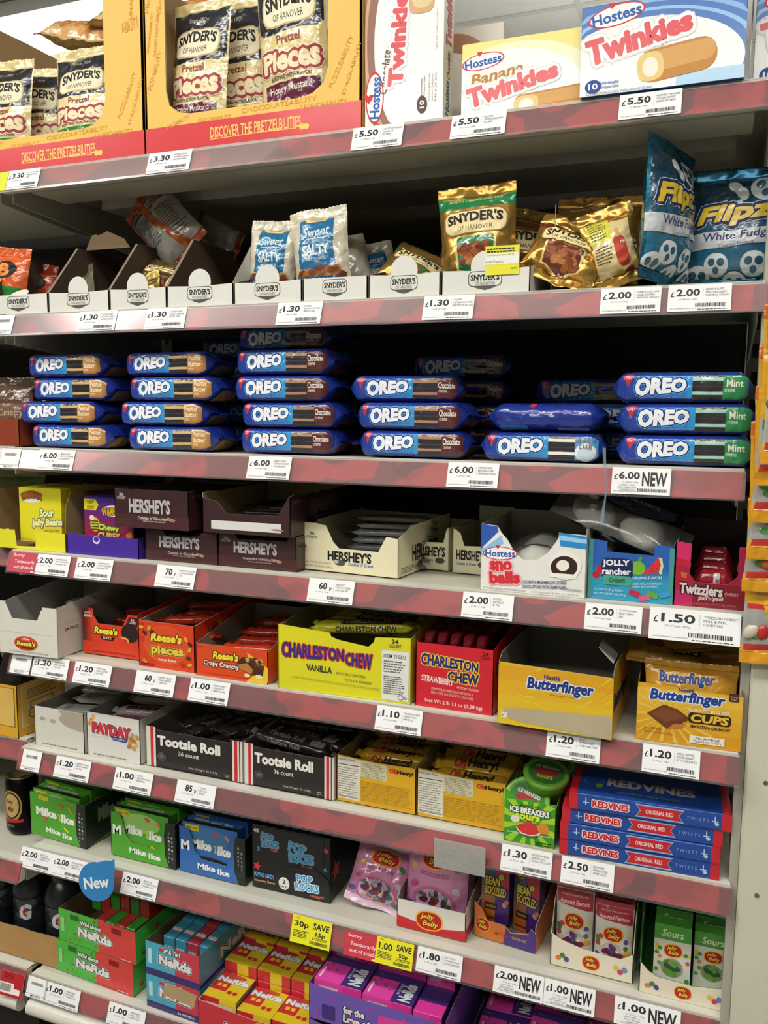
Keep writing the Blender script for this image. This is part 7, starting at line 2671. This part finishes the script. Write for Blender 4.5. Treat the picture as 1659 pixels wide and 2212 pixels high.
xy = XU(432, .0, z7)
wy = XU(668, .0, z7) - xy
tray('tiny_box_tray', 'red and yellow tray of tiny candy boxes at the bottom of the photo', 'tray', xy, -.004, z7, wy, .058, .3, 'gloss #c8303a', 'kraft #b09468', [(0, 0), (1, 0), (1, .9), (.5, .86), (0, 1)], [(0, 0), (1, 0), (1, 1.2), (0, 1)], 1.2, lambda P: (P.poly([(.35, 0), (1, 0), (1, .88), (.55, .84)], 'gloss #e0a428'), nerds(P, .5, .35, .5, .3)), group=G7, edge='kraft #c9b48a')
bw = (wy - .010) / 3
ROWS = ('front', 'second', 'third', 'fourth')
for j in range(4):
    for i in range(3):
        for k in range(2):
            dz = .004 + .0225 * k + ((.016, .006, .008)[i] if j == 0 else .034 + .004 * j)
            carton('tiny_candy_box', 'tiny red and yellow box, %s column, %s row of its tray, %s' % (('left', 'middle', 'right')[i], ROWS[j], ('under another', 'on top')[k]), 'box', xy + .005 + bw * i + .001 * (j % 2), .004 + .071 * j, z7 + dz, bw - .002, .0215, .068, 'gloss #d03038', lambda P: (P.rect(.5, 0, 1, 1, 'gloss #e4c828'), P.rect(.1, .1, .9, .5, 'paper #cfc9bc')) if j == 0 else P.rect(.4, 0, .75, 1, 'gloss #e4c828'), lambda P: P.rect(0, 0, 1, 1, 'gloss #6a665c'), d_ny if k == 1 else None, rot=0, group='tiny red and yellow candy boxes')


def d_np(P):
    P.rect(0, 0, 1, 1, 'gloss #e84aac')
    P.poly([(.55, 0), (1, 0), (1, 1), (0, 1), (0, .72), (.55, .72)], 'gloss #46307c')
    P.t('NeRds', .8, .42, .66 * P.H / P.W, .26 * P.W / P.H, 'ink #d4d9e0', .06, 0, PI / 2, out=[('ink #26283a', .0012)])
    P.t('for the Love of', .62, .5, .4 * P.H / P.W, .07 * P.W / P.H, 'ink #d4d9e0', .02, 0, PI / 2)
    R = random.Random(3)
    for i in range(7):
        P.ell(R.uniform(.08, .5), R.uniform(.1, .66), .025, .035, 'gloss #a83a98', R.uniform(0, 3), 8)
    P.rect(.06, .1, .1, .5, 'ink #f0d4e4')
    P.t('14g', .14, .84, .1, .08, 'ink #8a7aac', 0)


def d_npf(P):
    P.rect(0, 0, .6, 1, 'gloss #e84aac')
    P.rect(.1, .2, .5, .6, 'paper #d9bccf')


xp = XU(668, .0, z7) + .002
wp = XU(965, -.004, z7 + .15) - xp
for k, (dz, h_) in enumerate(((0, .086), (.088, .064))):
    tray('tiny_box_tray', 'purple and pink tray of tiny boxes, %s of the stacked pair' % ('lower', 'upper')[k], 'tray', xp, -.004, z7 + dz, wp, h_, .3, 'gloss #6f56b4', 'card #6a5a74', [(0, 0), (1, 0), (1, .86), (.1, .94), (0, 1)], [(0, 0), (1, 0), (1, 1.1), (0, 1)], 1.1,
         (lambda P: nerds(P, .34, .72, .4, .4)) if k == 0 else (lambda P: (P.poly([(.52, .62), (1, .7), (1, 0), (.52, 0)], 'gloss #e03a9c'), P.poly([(.25, .25), (.6, .3), (.6, 0), (.25, 0)], 'gloss #46307c'), P.t('for the', .34, .5, .16, .2, 'ink #e6e6e2', .05, 0, -.03, out=[('ink #26283a', .0014)]), P.t('Love of', .36, .26, .2, .22, 'ink #e6e6e2', .05, 0, -.03, out=[('ink #26283a', .0014)]), P.rrect(.1, .1, .2, .5, 'ink #46307c', .1), [P.ell(.06 + .13 * q, .2 + .5 * (q % 2), .014, .06, 'gloss #b83a9c', q, 8) for q in range(6)])), group=G7)
bw = (wp - .012) / 2.6
for j in range(4):
    for i in range(3):
        for k in range(2):
            carton('tiny_candy_box', 'tiny pink box, %s column, %s row of the upper purple tray, %s' % (('left', 'middle', 'right')[i], ROWS[j], ('under another', 'on top')[k]), 'box', xp + .005 + bw * i, .006 + .072 * j, z7 + .092 + .025 * k + (.014 - .004 * i if j == 0 else .02 + .012 * min(j, 2)), bw - .002 if i < 2 else bw * .55, .0235, .068, 'gloss #e03a9c', d_npf, lambda P: P.rect(0, 0, 1, 1, 'gloss #46307c'), d_np if k == 1 and i < 2 else (lambda P: P.rect(0, .4, 1, 1, 'gloss #46307c')) if k == 1 else None, rot=0, group='tiny pink and purple candy boxes')
xq = xp + wp + .014
tray('tiny_box_tray', 'low purple tray of tiny candy boxes right of the stacked purple pair', 'tray', xq, .01, z7, .36, .07, .3, 'gloss #6f56b4', 'card #6a5a74', SQ, SQ, 1.0, None, group=G7)
for j in range(4):
    for i in range(4):
        for k in range(2 + (i % 2)):
            carton('tiny_candy_box', 'tiny pink box, %s column, %s row of the low purple tray, level %s' % (('first', 'second', 'third', 'fourth')[i], ROWS[j], ('one', 'two', 'three')[k]), 'box', xq + .008 + .086 * i, .02 + .07 * j, z7 + .008 + .025 * k + .012 * min(j, 1), .082, .0235, .066, 'gloss #c83a94', d_npf, lambda P: P.rect(0, 0, 1, 1, 'gloss #46307c'), d_np if k == 1 + (i % 2) else None, rot=.03 * (-1) ** i, group='tiny pink and purple candy boxes')

# ------------------------------------------------------------------ things on the neighbouring bay at left
zl = LZ[5] + .0385
xr = XU(40, .03, zl)
r = tray('drink_carrier', 'yellow cardboard bottle carrier with wagon drawing at the left edge', 'carton', xr - .2, .03, zl, .2, .105, .13, 'card #dda52c', 'kraft #8a6a34', SQ, SQ, 1.0,
         lambda P: ([P.poly([(.3, .75 - .2 * k), (.62, .75 - .2 * k), (.58, .68 - .2 * k), (.62, .61 - .2 * k), (.3, .61 - .2 * k)], 'ink #2a2420') for k in range(3)], P.t('SUGAR', .46, .28, .12, .04, 'ink #d9a43a', .02), P.rect(.66, .2, .97, .95, 'ink #6a5a34'), P.rect(.67, .21, .96, .94, 'card #d9b45c')),
         lambda P: (P.rrect(.08, .16, .9, .96, 'ink #d9cfae', .05), P.rrect(.1, .18, .88, .94, 'card #ddb45a', .05), P.rrect(.25, .45, .75, .62, 'ink #8a8474', .2), P.rrect(.28, .48, .72, .59, 'card #ddb45a', .2), [(P.ell(u, .38, .1, .1, 'ink #6a6454'), P.ell(u, .38, .08, .08, 'card #ddb45a'), P.rect(u - .08, .375, u + .08, .385, 'ink #6a6454')) for u in (.32, .68)], P.lines(.2, .68, .8, .88, 4, 'ink #8a8060', 4)))
PB = None
for i, (dx, y) in enumerate(((.03, .06), (.10, .06), (.165, .062), (.165, .13))):
    r = thing('drink_bottle', 'dark brown glass bottle in the yellow carrier, %s' % ('leftmost', 'second', 'third', 'behind the third')[i], 'bottle', (xr - .2 + dx, y, zl + .004), 0, 'dark bottles in the yellow carrier')
    m = MB()
    m.lathe([(0, 0), (.028, 0), (.0295, .004), (.0295, .115), (.024, .14), (.014, .165), (.0125, .19), (.0135, .198)], 'plastic #1c1310')
    m.build('bottle_body', r)
    m = MB()
    m.lathe([(.0298, .05), (.0299, .052), (.0299, .105), (.0298, .107)], 'paper #2a221c')
    m.build('bottle_label', r)
    m = MB()
    m.lathe([(.0142, .194), (.0152, .196), (.0142, .205), (0, .206)], 'steel #5a4a2c')
    m.build('bottle_cap', r)
# drink can
zl = LZ[6] + .0385
xx = XU(54, .1, zl)
r = thing('drink_can', 'black drink can with gold crest standing left of the green candy carton', 'can', (xx - .004, .1, zl))
m = MB()
m.lathe([(0, .003), (.024, .001), (.0275, .004), (.0325, .014), (.0325, .108), (.0315, .112), (.027, .121)], 'steel #17161a')
sk = Skin(lambda u, v: Vector((.0325 * math.cos(-PI / 2 + (u - .045) / .0325), .0325 * math.sin(-PI / 2 + (u - .045) / .0325), v)), 0, .016, .09, .106, 20, 10)
P = Panel(m, sk, .09, .12, None, True, .0002, .00004)
P.ell(.52, .55, .26, .28, 'ink #b08a44')
P.ell(.52, .56, .22, .24, 'ink #1c1a1c')
P.ell(.52, .56, .19, .21, 'ink #c0a060')
P.t('Ruby', .48, .62, .2, .1, 'ink #2a1c14', .03, .2)
P.t('Ale', .5, .5, .16, .1, 'ink #2a1c14', .03, .2)
P.rect(.3, .26, .8, .32, 'ink #a82a24')
P.t('4.5% VOL', .5, .2, .2, .04, 'ink #c9b48a', 0)
m.build('can_body', r)
m = MB()
m.lathe([(.0272, .121), (.0278, .1225), (.027, .124), (.0255, .1225), (.0245, .119), (0, .119)], 'steel #a8946a')
m.build('can_rim', r)
m = MB()
m.box(-.008, -.012, .1192, .008, .006, .1205, 'steel #c4b48a')
m.build('pull_tab', r)
# sports drink bottles in a cardboard tray
zl = LZ[7] + .0395
xr = XU(143, .02, zl)
r = tray('drink_tray', 'brown corrugated cardboard tray of dark drink bottles at lower left', 'tray', xr - .30, .03, zl, .28, .065, .22, 'kraft #b08a5a', 'kraft #8f6f48', jag(SQ, 2, 16, .02, 4), [(0, 0), (1, 0), (1, 1.7), (.35, 1.7), (.1, 1), (0, 1)], 1.0, None,
         lambda P: (P.rect(.1, .2, .6, 1.55, 'paper #d9d4c9'), P.bars(.16, .6, .52, 1.4, INK, 4, 16)), rot=.0)
for i, (dx, y) in enumerate(((-.06, .085), (-.145, .085), (-.23, .085), (-.06, .175), (-.145, .175))):
    r = thing('sports_drink_bottle', 'dark sports drink bottle with pale letter mark, %s in the cardboard tray' % ('front right', 'front middle', 'front left', 'rear right', 'rear middle')[i], 'bottle', (xr + dx, y, zl + .004), 0, 'dark sports drink bottles')
    m = MB()
    m.lathe([(0, 0), (.034, 0), (.037, .004), (.037, .05), (.035, .055), (.035, .105), (.037, .11), (.036, .125), (.028, .145), (.019, .155)], 'plastic #16181c')
    m.build('bottle_body', r)
    m = MB()
    sk = Skin(lambda u, v: Vector((.0362 * math.cos(-PI / 2 + (u - .06) / .0362), .0362 * math.sin(-PI / 2 + (u - .06) / .0362), .052 + v)), 0, 0, .12, .054, 24, 8)
    sk.mesh(m, 'film #22262c')
    P = Panel(m, sk, .12, .054, None, True, .0003, .00004)
    P.t('G', .62, .52, .22, .62, 'ink #c9cdd0', .06, .1)
    P.poly([(.6, .78), (.68, .5), (.63, .52), (.66, .24), (.57, .56), (.62, .54)], 'ink #c8402c')
    m.build('bottle_label', r)
    m = MB()
    m.lathe([(.021, .152), (.022, .155), (.022, .172), (.02, .176), (0, .176)], 'plastic #1c2024')
    m.build('bottle_cap', r)

# ------------------------------------------------------------------ gummy candy bags hanging at the right
r = thing('clip_strip', 'clear hanging strip carrying the orange gummy bags beside the end post', 'hanging strip', (px0 + .075, -.006, .98))
m = MB()
m.box(-.012, 0, 0, .012, .0012, .62, 'clear')
m.build('strip', r)
for k in range(6):
    m = MB()
    m.tube([(0, 0, .06 + .09 * k), (0, -.012, .058 + .09 * k), (0, -.016, .066 + .09 * k)], .0012, 'plastic #d9d9d4', 6)
    m.build('hook', r)


def d_gum(P):
    P.grad(.03, .66, .97, .93, '#e0a41c', '#dc6a20', 4, 'v', 'film')
    P.rect(.03, .36, .97, .66, 'film #e2a81e')
    P.rect(.03, .34, .97, .37, 'film #c8302c')
    P.rect(.03, .07, .97, .1, 'film #dc8a1c')
    P.poly([(.03, .12), (.97, .16), (.97, .12), (.03, .08)], 'film #c8302c')
    P.ell(.6, .52, .22, .05, 'film #c8302c')
    for i, c in enumerate(('#3f8a3c', '#a82a2c', '#d8a42c', '#3f8a3c')):
        P.ell(.14 + .22 * i, .175, .05, .022, 'film ' + c, 0, 12)
    P.t('THE ORIGINAL', .6, .12, .25, .022, 'ink #f0dcc0', .01)


GB = [(1652, 652, -.034), (1648, 664, -.040), (1640, 748, -.046), (1632, 830, -.04), (1622, 912, -.034), (1612, 1078, -.028)]
ORDG = ['topmost', 'second from top', 'third from top', 'fourth from top', 'fifth from top', 'lowest']
GC = ['#3f8a3c', '#b8302c', '#d8a42c', '#c46a2a', '#c9c4b0']
tops = [ZV(v, XU(u, y, 1.2), y) for u, v, y in ((1655, 612, -.05), (1648, 664, -.046), (1636, 748, -.05), (1630, 835, -.045), (1622, 912, -.036), (1612, 1078, -.028))]
for i in range(6):
    ht = .215
    yy = (-.098, -.084, -.07, -.056, -.042, -.028)[i]
    xl = XU((1660, 1646, 1636, 1628, 1618, 1611)[i], yy, tops[i] - .05)
    r = pouch('gummy_bag', 'orange and yellow clear bag of gummy candy, %s on the hanging strip' % ORDG[i], 'bag', (xl + .062, yy + .012, tops[i] - ht), .124, ht, .013, 'film #e2a81e', d_gum, (.0, .0, .06), 'film #dc7a24', 270 + i, .003, 'hanging gummy candy bags', .016, window=(.09, .36, 'milky'), bottom='film #dc9a1c')
    R = random.Random(i)
    for k in range(12):
        m = MB()
        m.ellipsoid((R.uniform(-.05, .05), R.uniform(-.004, -.001), .03 + R.uniform(0, .045)), (.009, .005, .011), 'plastic ' + GC[k % 5], (0, R.uniform(-1, 1), 0), .25, k, 10, 7)
        m.build('gummy_candy', r)
